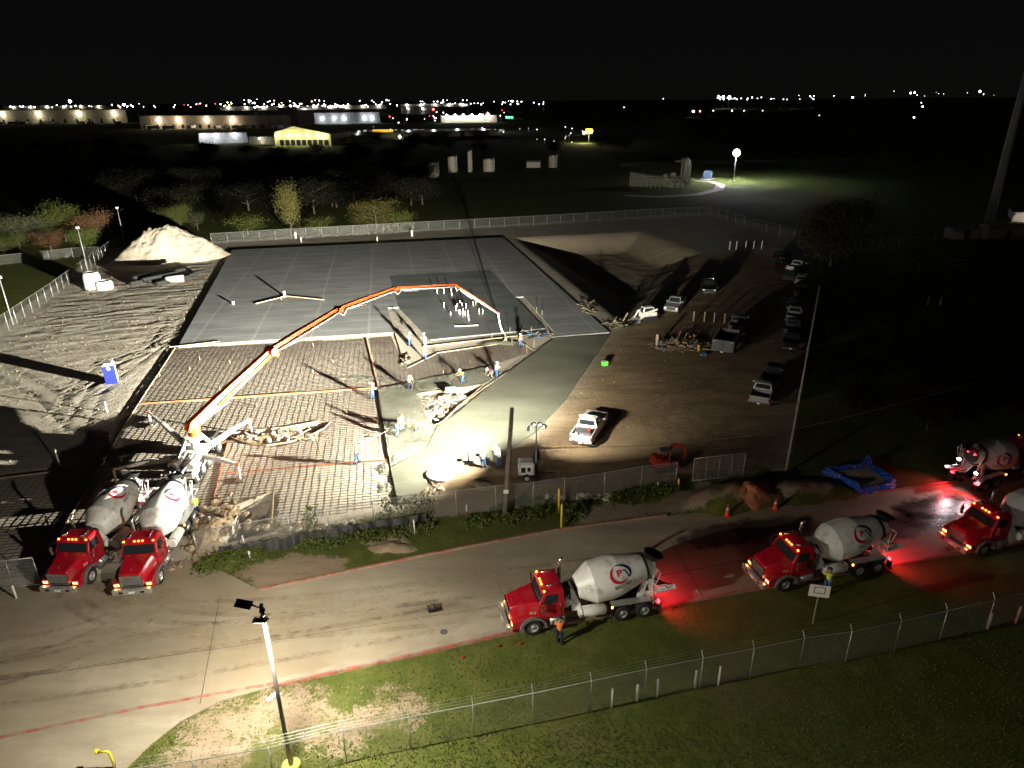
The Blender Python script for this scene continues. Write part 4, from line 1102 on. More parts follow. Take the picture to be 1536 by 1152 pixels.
def street_lamp(base, label, e1, e2):
    t = thing('street_lamp', label, 'lamp post', (base.x, base.y, 0), 0)
    h = 9.15
    b = MB(M_YELC); b.lathe([(-.1,.42),(.12,.42),(.16,.38),(.16,0)], (0,0,0), (0,0,1), 20); b.build('base', t, .0)
    b = MB(mat('bronze_pole', (.16,.15,.14), .4, .3, .1, 4)); b.tube([(0,0,.1),(0,0,h-.3)],[.1,.075],4 if False else 10); b.build('pole', t)
    b = MB(M_BLKP); b.bar((-.1,0,h-.2),(.1,0,h-.2),.14); b.bar((0,0,h-.3),(0,0,h+.12),.12); b.bar((0,.0,h-.1),(-.55,.25,h-.1),.05); b.bar((0,0,h-.2),(.05,-.35,h-.28),.06); b.build('bracket', t)
    b = MB(M_BLKP); b.M = Matrix.Translation((-.85,.3,h-.12)) @ Matrix.Rotation(R(14),4,'Y'); b.box(-.33,.33,-.2,.2,-.06,.06); hd = b.build('lamp_head', t, .02)
    b = MB(M_WLS); b.M = Matrix.Translation((-.85,.3,h-.12)) @ Matrix.Rotation(R(14),4,'Y'); b.box(-.28,.28,-.16,.16,-.075,-.062); b.build('lamp_glass', hd)
    b = MB(M_BLKP); b.M = Matrix.Translation((.05,-.42,h-.34)) @ Matrix.Rotation(R(-24),4,'X')
    b.box(-.26,.26,-.2,.2,-.05,.05)
    for i in range(6): b.box(-.24+i*.09,-.22+i*.09,-.19,.19,.05,.13)
    hd = b.build('lamp_head', t, .01)
    b = MB(M_WLS); b.M = Matrix.Translation((.05,-.42,h-.34)) @ Matrix.Rotation(R(-24),4,'X'); b.box(-.22,.22,-.16,.16,-.065,-.052); b.build('lamp_glass', hd)
    SCc = (1, .91, .73)
    spot('lamp_spot', (-.9,.3,h-.3), (-12,9,0), 13000*POST_W*e1, 150, SCc, .9, .15, t)
    spot('lamp_spot', (.08,-.44,h-.5), (9,7,0), 13000*POST_W*e2, 155, SCc, .9, .15, t)
M_YELC = mat('yellow_concrete', (.6,.52,.12), .7, 0, .15, 3)
M_WLS = emat('street_lamp_glass', (1, .95, .85), 30)
street_lamp(G(437,1150), 'tall dark lamp post with two floodlight heads on a yellow base', 1.0, 1.0)
street_lamp(Vector((9, 3, 0)), 'unseen lamp post added out of frame, inferred from the lit lawn', .3, .3)  # added unseen lamp, inferred from the light on lawn and mixer drums

# ------------------------------------------------------------------ mixers
def put_mixer(t, f, r, side, label):
    A = G(*f); B_ = G(*r); h = head(B_, A); n = Vector((-math.sin(h), math.cos(h), 0))
    return place(t, A - n*side*1.12, h, label)
mx1 = make_mixer('x')
mixers = [mx1] + [make_mixer('x', R(a)) for a in (52, 60, 86, 24, 38)]
dat = [((800,953),(961,927),1,'mixer truck on the road with a worker in orange at its step'),
       ((1176,888),(1311,862),1,'mixer truck with a worker in lime at its tank, behind the white board'),
       ((1473,835),(1610,805),1,'mixer truck at the right edge, drum cut off by the frame, cab toward camera'),
       ((1560,713),(1468,741),-1,'mixer truck driving away at far right with glaring white and red rear lights'),
       ((140.6,874),(221,789),1,'left mixer truck of the pair backed up to the pump'),
       ((243.5,874),(291.6,788),1,'right mixer truck of the pair backed up to the pump, beside the lime worker')]
for o, d in zip(mixers, dat): put_mixer(o, d[0], d[1], d[2], d[3])
def local(o, p): return Matrix.Translation(o.location) @ Matrix.Rotation(o.rotation_euler.z, 4, 'Z') @ Vector(p)
for i, (o, w) in enumerate(zip(mixers, (46, 60, 5, 50, 0, 0))):
    if w:
        for s in (-1, 1): spot('tail_glow', (-7.72, s*.95, .95), (-12, s*1.2, -.6), w*6, 150, (1, .03, .05), 1.0, .06, o)
    for s in (-1, 1): plight('turn_glow', (1.35, s*.95, .92), 2.5, (1, .45, .12), .06, o)
    plight('roof_glow', (-.45, 0, 3.0), 1.2, (1, .3, .04), .25, o)
# extra work lights burning at the rear of the departing truck
for q in ((-7.5,.7,2.2),(-7.45,-.75,1.7)):
    b = MB(M_BLKP); b.box(q[0]-.08,q[0]+.08,q[1]-.14,q[1]+.14,q[2]-.1,q[2]+.1); w_ = b.build('work_light', mixers[3]); b = MB(M_WL); b.box(q[0]-.1,q[0]-.082,q[1]-.12,q[1]+.12,q[2]-.08,q[2]+.08); b.build('lamp_glass', w_)
    spot('work_spot', (q[0]-.14,q[1],q[2]), (q[0]-3.2,q[1]-1.5,0), 260, 95, (.95,.95,1), .8, .06, mixers[3])
b = MB(M_REDL); b.box(-7.5,-7.44,-.3,.3,3.0,3.1); b.build('tail_light', mixers[3])

# ------------------------------------------------------------------ boom pump truck
def pump():
    T = G(289, 648, 3.0); Hp = G(256, 728, 1.2); hd = head(Hp, T); Ln = (Vector((T.x,T.y,0))-Vector((Hp.x,Hp.y,0))).length
    t = thing('concrete_pump_truck', 'white concrete pump truck on outriggers with a long orange boom over the slab', 'pump truck', (T.x, T.y, 0), hd)
    MI = (Matrix.Translation((T.x,T.y,0)) @ Matrix.Rotation(hd,4,'Z')).inverted()
    W_ = lambda v: MI @ Vector(v)
    b = MB(M_WHITE)
    for s in (-1,1): b.box(-Ln, 2.8, s*.48-.06, s*.48+.06, .85, 1.2); b.box(-Ln+1.2, -1.2, s*1.15-.08, s*1.15+.08, 1.0, 1.45); b.box(-Ln+1.6, -1.4, s*.8-.25, s*.8+.25, 1.45, 1.49)
    for x in (-1.3,-2.5,-3.7,-Ln+1.3): b.box(x-.08,x+.08,-1.15,1.15,1.0,1.2)
    b.build('frame', t, .02)
    b = MB(M_GALV)
    for s in (-.3,.3): b.tube([(-Ln+1.0,s,1.35),(-1.0,s,1.75)],.12,10)
    b.tube([(-Ln+.2,.1,1.1),(-Ln+1.5,.6,1.5),(-2,.62,1.7),(-.6,.4,2.6)],.075,8)
    b.mat(M_BLKP); b.box(-Ln+1.8,-Ln+2.6,-.5,.5,.9,1.25); b.box(-3.0,-2.0,-.45,.45,1.0,1.5)
    b.mat(M_WHITE); b.tube([(-Ln+1.5,-1.0,1.9),(-2.2,-1.0,1.9)],.28,12); b.box(-Ln+2.1,-Ln+2.7,.2,.9,1.3,1.95)
    b.build('pumping_unit', t)
    b = MB(M_WHITE); b.frus((-Ln-.5,-Ln+.5,-.5,.5),.8,(-Ln-.8,-Ln+.7,-.95,.95),1.5); b.build('hopper', t, .03)
    b = MB(M_BLKP); b.box(-Ln-.7,-Ln+.6,-.85,.85,1.502,1.52); b.build('grate', t)
    # pedestal: splayed legs to the turret ring
    b = MB(M_WHITE)
    for x, y in ((-1.5,-.9),(-1.5,.9),(1.3,-.8),(1.3,.8)): b.bar((x,y,1.1),(x*.3,y*.5,2.6),.35,.25,w2=.25)
    b.box(-.9,.9,-.9,.9,1.1,1.5); b.tube([(0,0,2.4),(0,0,2.65)],.75,20); b.tube([(0,0,1.5),(0,0,2.4)],.35,14); b.build('pedestal', t, .02)
    # cab
    b = MB(M_BLKP); b.frus((1.2,2.9,-1.1,1.1),.75,(1.25,2.85,-1.05,1.05),1.3); b.frus((1.25,2.85,-1.05,1.05),1.3,(1.3,2.6,-.95,.95),1.85); cb = b.build('cab', t, .06)
    b = MB(M_GLASS); b.panel([(2.85,-1.05,1.3),(2.85,1.05,1.3),(2.6,.95,1.85),(2.6,-.95,1.85)],.05,.95,.08,.9,.012); b.build('windshield', cb)
    for s in (-1,1):
        for x in (2.0,-Ln+2.3,-Ln+3.6,-Ln+4.9): wheel(t, x, s*.98, .52, .28, s, M_ALU, x < 0)
    # outriggers
    for (foot, mid_, rt, nm) in (((228,640),None,(.6,.9),'front'), ((378,651),None,(.8,-.9),'front'), ((176,728),None,(-1.2,.9),'rear'), ((361,721),None,(-1.2,-.9),'rear')):
        F_ = W_(G(*foot)); b = MB(M_WHITE); top = Vector((F_.x, F_.y, 1.45)); r0 = Vector((rt[0], rt[1], 1.35)); mid = r0 + (top-r0)*.6 + Vector((0,0,.1))
        b.bar(r0, mid, .36, .42, w2=.3, h2=.36); b.bar(mid, top, .24, .3, w2=.18, h2=.22)
        b.bar(top + Vector((0,0,.12)), (F_.x,F_.y,.1), .14); o = b.build('outrigger', t, .02)
        b = MB(M_ORNG); b.bar(top+Vector((0,0,.15)), top+Vector((0,0,-.1)), .2); b.build('end_cap', o)
        b = MB(M_WOOD); b.box(F_.x-.45,F_.x+.45,F_.y-.35,F_.y+.35,.06,.16); b.build('foot_pad', o)
    # boom in one vertical plane
    tip = G(757, 510); dv = Vector((tip.x-T.x, tip.y-T.y, 0)).normalized(); nrm = Vector((-dv.y, dv.x, 0))
    def on(px, py):
        r_ = ray(px, py); k = (Vector((T.x,T.y,0)) - Vector((0,0,CH))).dot(nrm) / r_.dot(nrm); return Vector((0,0,CH)) + r_*k
    J = [on(*q) for q in ((289,637),(407,526),(508,464),(592,433),(683,428),(747,470))]
    for j in J: print('boom', tuple(round(v,1) for v in j))
    b = MB(M_ORNG); b.tube([W_(J[0])+Vector((0,0,-.9)), W_(J[0])+Vector((0,0,-.2))],.5,14)
    P0 = W_(J[0]); d0 = (W_(J[1])-P0); d0.z = 0; d0.normalize()
    for s in (-1,1): b.bar(P0-d0*.3+Vector((-d0.y,d0.x,0))*s*.33+Vector((0,0,-.5)), P0+Vector((-d0.y,d0.x,0))*s*.33+Vector((0,0,.25)), .12,.7)
    b.build('turret', t, .02)
    ws = (.95,.78,.58,.44,.32,.2)
    for i in range(5):
        A, B_ = W_(J[i]), W_(J[i+1]); d = (B_-A).normalized(); b = MB(M_ORNG)
        m1 = A + (B_-A)*.35
        b.bar(A - d*.25, m1, ws[i]*.62, ws[i]*.9, w2=ws[i]*.62, h2=ws[i]*1.0); b.bar(m1, B_ + d*.2, ws[i]*.6, ws[i]*.98, w2=ws[i+1]*.62, h2=ws[i+1]*.9)
        sd = Vector((-d0.y, d0.x, 0)); b.tube([B_-sd*ws[i]*.6, B_+sd*ws[i]*.6], ws[i+1]*.5, 10)
        o = b.build('boom_section', t, .02)
        b = MB(M_GALV); up_ = sd.cross(d).normalized(); up_ = -up_ if up_.z < 0 else up_
        b.tube([A + d*1.2 - up_*ws[i]*.55, A + d*3.4 - up_*ws[i]*.8], .07, 8); b.build('hydraulic_ram', o)
        pm_ = M_WHITE if i else M_ORNG
        b = MB(pm_); o_ = -sd*(ws[i]*.45+.08) - up_*.1
        pp = [A + d*(.5 if i else 2.5) + o_, A + d*((B_-A).length*.5) + o_ , B_ - d*.3 + o_]
        b.tube(pp, .085 if i else .07, 8)
        if i < 4: b.tube([B_ - d*.3 + o_, B_ + o_ - up_*.45, B_ + d*.5 + o_ - up_*.2], .07, 6)
        b.build('delivery_pipe', o)
    b = MB(M_PVC); e = W_(J[5]); g = W_(G(757,512)) ; gm_ = W_(on(748,492))
    pts = []
    for k in range(11):
        u = k/10; p = e*(1-u)**2 + (Vector(((e.x*.6+g.x*.4),(e.y*.6+g.y*.4),e.z*.35)))*2*u*(1-u) + (g+Vector((0,0,1.0)))*u*u; pts.append(p)
    b.tube(pts, .09, 8); b.build('end_hose', t)
    b = MB(m_rough); b.tube([pts[-1], pts[-1]+Vector((-.1,-.1,-.4)), Vector((g.x-.1,g.y-.1,.05))],[.09,.14,.3],8); b.build('concrete_stream', t)
    return t
pump()

# ------------------------------------------------------------------ parked vehicles
V_SIL = mat('silver_paint', (.38,.39,.41), .3, .3, .05, coat=.4); V_BLK = mat('black_car_paint', (.01,.01,.012), .2, 0, .1, coat=.8); V_GRY = mat('grey_car_paint', (.08,.085,.09), .3, .3, .1, coat=.5); V_WHT = mat('white_car_paint', (.72,.73,.74), .3, 0, .04, coat=.4)
pk = make_pickup(V_WHT, 'x')
def putv(o, rear, front, label, group='vehicles parked on the dirt lot'):
    A = G(*rear); B_ = G(*front); c = (A+B_)/2; h = head(A, B_)
    return place(o, (c.x, c.y, 0), h, label, group)
def col(o, c): return dup(o, None, {V_WHT: c})
putv(pk, (870,672), (896,632), 'white pickup truck parked alone in the lamplight with tools in its bed', None)
VB = local(pk, (-1.9,0,.75))
putv(col(pk, V_SIL), (1022,452), (1002,476), 'silver pickup truck facing the camera between skid steer and dark pickup')
putv(col(pk, V_BLK), (1060,424), (1064,450), 'black pickup truck facing the camera, right of the silver pickup')
L_ = [((1136,614),(1150,580),V_SIL,'silver pickup truck, nearest one of the row beside the leaning pole'), ((1152,586),(1166,556),V_BLK,'dark pickup truck with a chrome tailgate, second nearest in the row'),
      ((1184,532),(1190,505),V_BLK,'black pickup truck with its tailgate toward camera, third in the row'), ((1186,510),(1191,488),V_GRY,'grey pickup truck, fourth in the row, right behind the black one'), ((1188,490),(1193,468),V_SIL,'silver pickup truck, fifth in the row'),
      ((1190,474),(1194,458),V_BLK,'black pickup truck, sixth in the row'), ((1200,448),(1202,434),V_BLK,'black pickup truck, seventh in the row, before the pale car'),
      ((1182,412),(1210,400),V_WHT,'white extended pickup truck parked crosswise at the far end')]
for r_, f_, c_, l_ in L_: putv(col(pk, c_), r_, f_, l_)
sv = make_suv(V_SIL, 'x'); putv(sv, (1199,432), (1203,418), 'pale silver car in the row just before the white crosswise pickup')
putv(dup(sv, None, {V_SIL: V_GRY}), (1180,424), (1200,416), 'grey car parked crosswise behind the pale silver car')
putv(dup(sv, None, {V_SIL: V_BLK}), (1166,404), (1186,398), 'black car at the far end beside the white crosswise pickup')
putv(dup(sv, None, {V_SIL: V_BLK}), (1164,391), (1184,386), 'farthest black car, under the lone tree')
# tools in the white pickup's bed
t = thing('tool_box', 'grey tool box and white pails in the bed of the white pickup', 'tool box', VB, pk.rotation_euler.z)
b = MB(M_GREYP); b.box(-.2,.75,-.7,.7,0,.42); b.build('box', t, .02)
b = MB(M_PVC); b.tube([(-.5,.5,0),(-.5,.5,.38)],.16,12); b.tube([(-.55,0,0),(-.55,0,.36)],.15,12); b.build('pails', t)
b = MB(M_REDT); b.tube([(.1,-.5,.43),(.1,-.5,.75)],.12,10); b.build('fuel_can', t)

# dump trailer and its tow truck
A = G(1082,536); B_ = G(1108,494); h = head(A, B_); t = thing('dump_trailer', 'dark high sided dump trailer hitched to a truck beside the debris pile', 'trailer', A, h)
M_TR = mat('dark_grey_trailer_paint', (.07,.07,.075), .5, .1, .2, 2)
b = MB(M_TR); ln = 4.6
for s in (-1,1): b.box(0,ln,s*1.15-.04,s*1.15+.04,.75,2.1); [b.box(x-.05,x+.05,min(s*1.19,s*1.27),max(s*1.19,s*1.27),.75,2.1) for x in (.1,1,1.9,2.8,3.7,4.5)]
b.box(ln-.06,ln+.02,-1.11,1.11,.75,2.1); b.box(0,ln,-1.11,1.11,.7,.78); b.bar((ln,0,.6),(ln+1.6,0,.6),.12); b.build('box', t)
for s in (-1,1):
    b = MB(M_TR); b.box(-.06,-.005,min(s*.02,s*1.15),max(s*.02,s*1.15),.75,2.1); b.build('rear_door', t)
    b = MB(M_PVC); b.box(-.075,-.062,s*1.0-.09,s*1.0+.09,1.85,1.95) ; b.build('reflector', t)
    for x in (1.7,2.6): wheel(t, x, s*1.0, .38, .24, s, M_ALU)
b = MB(M_PVC); b.box(-.09,-.06,-.16,.16,.62,.74); b.build('licence_plate', t)
putv(col(pk, V_GRY), (1103,502), (1112,484), 'grey pickup truck hitched in front of the dump trailer')

# skid steer loader
t = thing('skid_steer_loader', 'white and orange compact loader parked by the slab corner', 'loader', G(970,481), head(g2(982,480), g2(948,484)))
b = MB(M_WHITE); b.box(-1.2,1.0,-.55,.55,.5,1.25); b.frus((-.9,.9,-.5,.5),1.25,(-.7,.75,-.45,.45),2.0); b.build('body', t, .06)
b = MB(M_GLASS); b.panel([(.9,-.5,1.25),(.9,.5,1.25),(.75,.45,2.0),(.75,-.45,2.0)],.1,.9,.1,.9,.01); b.panel([(-.9,-.5,1.25),(.9,-.5,1.25),(.75,-.45,2.0),(-.7,-.45,2.0)],.1,.9,.1,.85,.01); b.panel([(.9,.5,1.25),(-.9,.5,1.25),(-.7,.45,2.0),(.75,.45,2.0)],.1,.9,.1,.85,.01); b.build('window', t)
for s in (-1,1):
    b = MB(M_WHITE); b.bar((-1.1,s*.75,1.7),(1.0,s*.75,1.3),.14,.22); b.bar((1.0,s*.75,1.35),(1.5,s*.75,.4),.14,.2); b.build('lift_arm', t, .02)
    b = MB(M_BLK); b.side([(-1.1,.15),(-1.3,.45),(-1.0,.75),(.8,.75),(1.1,.45),(.9,.12),(.6,0),(-.8,0)],min(s*.62,s*.95),max(s*.62,s*.95)); b.build('track', t, .05)
b = MB(M_ORNG); b.box(-1.3,-1.2,-.5,.5,.7,1.1); b.build('rear_door', t)
b = MB(M_GREYP); b.add([(1.4,-.9,.05),(2.2,-.9,.05),(1.5,-.9,.7),(1.4,.9,.05),(2.2,.9,.05),(1.5,.9,.7)],[(0,1,2),(5,4,3),(0,3,4,1),(0,2,5,3)]); b.build('bucket', t)

# orange mini excavator behind the fence
M_EX = mat('excavator_orange_red', (.42,.035,.015), .45, 0, .1, 2)
t = thing('mini_excavator', 'small orange red excavator with folded boom behind the chain link fence', 'excavator', G(992,704), head(g2(985,708), g2(1030,700)))
for s in (-1,1):
    b = MB(M_BLK); b.side([(-1.0,.1),(-1.1,.35),(-.9,.55),(.9,.55),(1.1,.35),(1.0,.1),(.8,0),(-.8,0)],min(s*.45,s*.8),max(s*.45,s*.8)); b.build('track', t, .04)
t.scale = (.85,.85,.85)
b = MB(M_EX); b.box(-1.0,.5,-.7,.7,.6,1.3); b.box(-1.0,-.3,-.65,.65,1.3,1.6); b.build('body', t, .08)
b = MB(M_GREYP)
for x,y in ((-.3,-.6),(-.3,.1),(.45,-.6),(.45,.1)): b.bar((x,y,1.3),(x,y,2.25),.06)
b.box(-.4,.55,-.68,.18,2.25,2.31); b.build('canopy', t)
b = MB(M_EX); b.bar((.4,.35,1.2),(1.3,.35,2.3),.24,.32); b.bar((1.3,.35,2.3),(2.5,.35,1.9),.22,.28); b.build('boom', t, .03)
b = MB(M_EX); b.bar((2.5,.35,1.95),(2.7,.35,.8),.2,.24); b.build('dipper_arm', t, .03)
b = MB(M_BLKP); b.add([(2.5,0,.8),(3.0,0,.6),(2.9,0,.15),(2.4,0,.2),(2.5,.7,.8),(3.0,.7,.6),(2.9,.7,.15),(2.4,.7,.2)],[(0,1,2,3),(7,6,5,4),(0,4,5,1),(2,6,7,3),(0,3,7,4)]); b.build('bucket', t)
b = MB(M_EX); b.bar((.8,-.1,.5),(1.5,-.1,.35),.08); b.box(1.4,1.48,-.8,.8,.15,.5); b.build('blade', t)

# ------------------------------------------------------------------ people
def face_to(px, py, qx, qy): return head(g2(px, py), g2(qx, qy))
Pp = [(614,583,face_to(614,583,640,600),'rake','worker in lime vest raking the screeded pour, left of the triangular debris pit',C_BL,C_NV,H_W,C_YE,.1),
 (559,598,face_to(559,598,600,600),'hold','worker in orange vest standing on the form board at the end of the dark trench',C_WH,C_BL,H_W,C_OR,.05),
 (603,646,face_to(603,646,630,650),'stand','worker with red hard hat and white shirt on the screeded pour',C_WH,C_GR,H_R,None,.13),
 (595,653,face_to(595,653,640,640),'rake','worker in white with blue jeans in front of the red hatted man',C_WH,C_BL,H_W,None,.13),
 (625,645,face_to(625,645,600,650),'bend','worker in pale lime bending over the pour beside the pit corner',C_TN,C_TN,H_W,C_YE,.13),
 (535,695,face_to(535,695,570,690),'walk','lone worker in white standing on the bright rebar mat',C_WH,C_BL,H_W,None,.05),
 (615,519,face_to(615,519,640,520),'stand','worker in white shirt left of the pair by the fresh slab edge',C_WH,C_BL,H_W,None,.02),
 (638,520,face_to(638,520,600,520),'hold','worker in white shirt right of the pair by the fresh slab edge',C_WH,C_GR,H_W,None,.02),
 (638,540,face_to(638,540,620,560),'walk','worker in tan shirt on the rebar just below the pair',C_TN,C_BL,H_W,C_OR,.05),
 (695,574,face_to(695,574,650,580),'rake','worker in orange vest with a rake at the far rim of the pour',C_WH,C_BL,H_W,C_OR,.13),
 (738,567,face_to(738,567,700,580),'bend','worker in crimson shirt screeding at the corner of the wet slab',C_RD,C_GR,H_W,None,.13),
 (745,566,face_to(745,566,760,560),'hold','worker in white behind the one in crimson',C_WH,C_BL,H_W,None,.13),
 (781,521,face_to(781,521,755,515),'stand','worker in orange vest watching the end hose of the boom',C_GR,C_BL,H_W,C_OR,0),
 (725,701,face_to(725,701,700,680),'stand','worker in grey shirt and blue jeans, left of the group near the light tower',C_TN,C_BL,H_W,C_WH,0),
 (749,701,face_to(749,701,700,680),'hold','worker in white, nearest of the group near the light tower',C_WH,C_BL,H_W,None,0),
 (743,696,face_to(743,696,760,670),'stand','worker in grey behind the group near the light tower',C_WH,C_GR,H_W,None,0),
 (298,774,face_to(298,774,270,760),'hold','worker in lime shirt and navy trousers at the right mixer truck',C_YE,C_NV,H_D,None,0),
 (839,964,face_to(839,964,838,930),'hold','person in orange and navy facing the side of the first mixer truck',C_OR,C_NV,H_D,None,0),
 (1239,888,face_to(1239,888,1236,860),'hold','person in lime striped vest and blue jeans by the tank of the second mixer truck',C_NV,C_BL,H_D,C_YE,0),
 (1119,512,face_to(1119,512,1105,510),'bend','person in a lime jacket beside the truck hitched to the trailer',C_YE,C_NV,H_D,None,0)]
for q in Pp: person(q[0], q[1], q[2], q[3], q[4], q[5], q[6], q[7], q[9], q[8])
tool('rake', 'long handled rake in the hands of the orange vested raker', 'rake', G(693,570)+Vector((0,0,1.2)), G(672,574,.16), True)
tool('rake', 'long handled rake of the worker beside the dark form', 'rake', G(616,580)+Vector((0,0,1.1)), G(632,590,.16), True)
tool('bull_float', 'pale pole with float reaching over the wet slab from the group', 'bull float', G(722,699)+Vector((0,0,1.1)), G(702,676,.18), True, M_PVC, .02, .7)
tool('screed_bar', 'long pale screed held between the two workers on the pour', 'screed', G(594,650)+Vector((0,0,.6)), G(560,655,.2), False, M_PVC, .03)
tool('screed_bar', 'short pale screed reaching from the bending worker to the pit', 'screed', G(625,644)+Vector((0,0,.5)), G(650,640,.2), False, M_PVC, .03)

# ------------------------------------------------------------------ fences
F1 = [(70,1240),(190,1205),(300,1190),(412,1170),(520,1143),(617,1123),(711,1104),(799,1086),(885,1067),(966,1049),(1049,1032),(1124,1017),(1198,1001),(1268,991),(1341,975),(1409,959),(1479,942),(1545,925),(1612,908)]
fence('long near chain link fence with barbed wire arms across the lawn', GP(F1), 2.0, 3, arms=.4, armdir=1, posts=GP(F1))
f2 = [(362,826),(437,812),(495,802),(562,790),(622,779),(685,773),(744,766),(800,760),(846,753)]
fence('site chain link fence with black silt cloth along the verge, left of the yellow posts', GP(f2), 2.1, 3, posts=GP(f2))
f2b = [(846,755),(906,745),(961,735),(1013,729)]
fence('dark site fence section in front of the orange excavator', GP(f2b), 2.1, 3, posts=GP(f2b))
def gate(label, p, q, h, n=2, dbl=False):
    A = G(*p); B_ = G(*q); t = thing('chain_link_gate', label, 'gate', A); d = B_-A; b = MB(M_GALV)
    for k in range(n+1): b.tube([d*(k/n)+Vector((0,0,.08)), d*(k/n)+Vector((0,0,h))], .035 if k in (0,n) else .02, 6)
    for z in (.1, h): b.tube([Vector((0,0,z)), d+Vector((0,0,z))], .035, 6)
    b.build('gate_frame', t)
    b = MB(M_CLF); l = d.length; b.add([(0,0,.1), d+Vector((0,0,.1)), d+Vector((0,0,h)), (0,0,h)],[(0,1,2,3)]); b.build('wire_mesh', t, uvs=[(0,0),(l,0),(l,h),(0,h)])
    return t
gate('wide sliding chain link gate right of the orange excavator', (1038,723), (1114,714), 2.1, 4)
gate('open chain link gate leaf at the left edge beside the left mixer', (-60,890), (62,878), 2.1, 3)
gate('narrow chain link gate leaf standing open by the right mixer wheel', (298,838), (362,826), 2.1, 1)
fence('tall left boundary fence running past the white risers to the sand pile', GP([(-60,540),(0,503),(80,446),(160,384),(205,352)]), 2.2, 2.6, meshm=M_CLF2)
fence('far boundary fence behind the cured slab', GP([(318,366),(460,357),(620,348),(800,338),(975,327),(1066,323)]), 2.2, 3.5, meshm=M_CLF2)
fence('far right boundary fence angling back toward the lone tree', GP([(1066,323),(1130,344),(1212,368),(1290,378),(1400,372)]), 2.4, 4.5, meshm=M_CLF2)
fence('low fence crossing the dark yard at far left', GP([(-80,400),(0,398),(110,386),(150,384)]), 1.8, 4, meshm=M_CLF2)
# silt fence cloth along f2
def wavy(name, label, pts, h, mt, cat, amp=.15, z=0, n=60):
    P = [Vector((*q,0)) for q in GP(pts)]; L_ = [0]
    for a, c in zip(P, P[1:]): L_.append(L_[-1]+(c-a).length)
    b = MB(mt); b.smooth = True; vs = []
    for i in range(n+1):
        s = L_[-1]*i/n; k = max(j for j in range(len(L_)) if L_[j] <= s+1e-6); k = min(k, len(P)-2); d = (P[k+1]-P[k]).normalized(); p = P[k]+d*(s-L_[k])-P[0]; nn = Vector((-d.y,d.x,0))
        w = math.sin(i*1.3)*amp+random.uniform(-.5,.5)*amp
        vs += [p+nn*(w-.45)+Vector((0,0,.0)), p+nn*(w*.5-.2)+Vector((0,0,h*.45)), p+nn*w*.3+Vector((0,0,h*random.uniform(.8,1.05)))]
    fs = []
    for i in range(n): fs += [(3*i,3*i+3,3*i+4,3*i+1),(3*i+1,3*i+4,3*i+5,3*i+2)]
    b.add(vs, fs); o = b.build(name); o.location = P[0]; return tag(o, label, cat)
wavy('silt_fence', 'black silt fence cloth sagging along the base of the site fence', [(330,832),(362,829),(437,816),(495,806),(562,794),(640,782)], .7, mat('black_cloth',(.02,.021,.022),.6,0,.3,4,bump=.02,bscale=5), 'silt fence', .22)
# ------------------------------------------------------------------ poles and wires
def pole(name, label, px, py, h, r0, r1, mt, cat='pole', dx=0, dy=0, extra=None, group=None):
    p = G(px, py); b = MB(mt); b.tube([(0,0,-.2),(dx*.5,dy*.5,h*.5),(dx,dy,h)],[r0,(r0+r1)/2,r1],10); 
    if extra: extra(b)
    o = b.build(name); o.location = (p.x, p.y, 0); return tag(o, label, cat, group)
M_POLE = mat('weathered_pole', (.17,.15,.125), .85, 0, .25, 3, bump=.01, bscale=20)
def hgt(bx, by, tx, ty):
    g = G(bx, by); d = ray(tx, ty); return CH + d.z*(g.y/d.y)
up1 = pole('utility_pole', 'thick wooden utility pole standing at the fence beside the light tower', 757, 774, hgt(757,774,776,612), .2, .14, M_POLE, dx=.6)
up2 = pole('utility_pole', 'slender tall pale pole leaning up beside the row of parked trucks', 1178, 710, hgt(1178,710,1221,428), .1, .055, mat('pale_pole',(.3,.29,.27),.7,0,.15,3), dx=.2)
b = MB(M_BLKP); A = Vector((-5, 45.5, 4.6)); p0 = G(815,676,1.0)
W1 = [(-3.5,47.5,6.2)]
q0 = Vector((up1.location.x+.4, up1.location.y, 5.6)); q1 = Vector((up2.location.x, up2.location.y, 3.9)); q2 = Vector((60, 62, 7.0))
pts = []
for a, c in ((q0,q1),(q1,q2)):
    for k in range(12):
        u = k/12; p = a.lerp(c, u); p.z -= 4*u*(1-u)*.5; pts.append(p-q0)
pts.append(q2-q0)
b = MB(mat('wire', (.22,.21,.2), .6)); b.tube(pts, .022, 4, False); o = b.build('overhead_wire'); o.location = q0; tag(o, 'thin overhead wire strung between the two utility poles and off to the right', 'wire')
b = MB(mat('sign_white', (.7,.7,.68), .5)); b.box(-.18,.18,-.02,.02,-.15,.15); o = b.build('notice'); o.location = local(up1, (.32,-.25,2.0)) if False else Vector((up1.location.x+.12, up1.location.y-.24, 2.2)); tag(o, 'small white notice fixed low on the wooden utility pole', 'notice')
def hd(b_h):
    def f(b): b.mat(M_PVC); b.box(-.2,.2,-.2,.2,b_h,b_h+.35)
    return f
M_LP = mat('grey_lamp_pole', (.4,.41,.42), .5, .4, .1, 3)
for (bx, by, tx, ty, l) in ((132,405,115,343,'unlit lamp pole with pale head beside the white risers at left'), (189,372,174,313,'farthest unlit lamp pole with pale head, at the left treeline'), (20,487,0,418,'nearest unlit lamp pole at the left edge')):
    h_ = hgt(bx, by, tx, ty); pole('lamp_pole', l, bx, by, h_, .07, .05, M_LP, 'lamp post', extra=hd(h_), group='unlit lamp poles along the left fence')
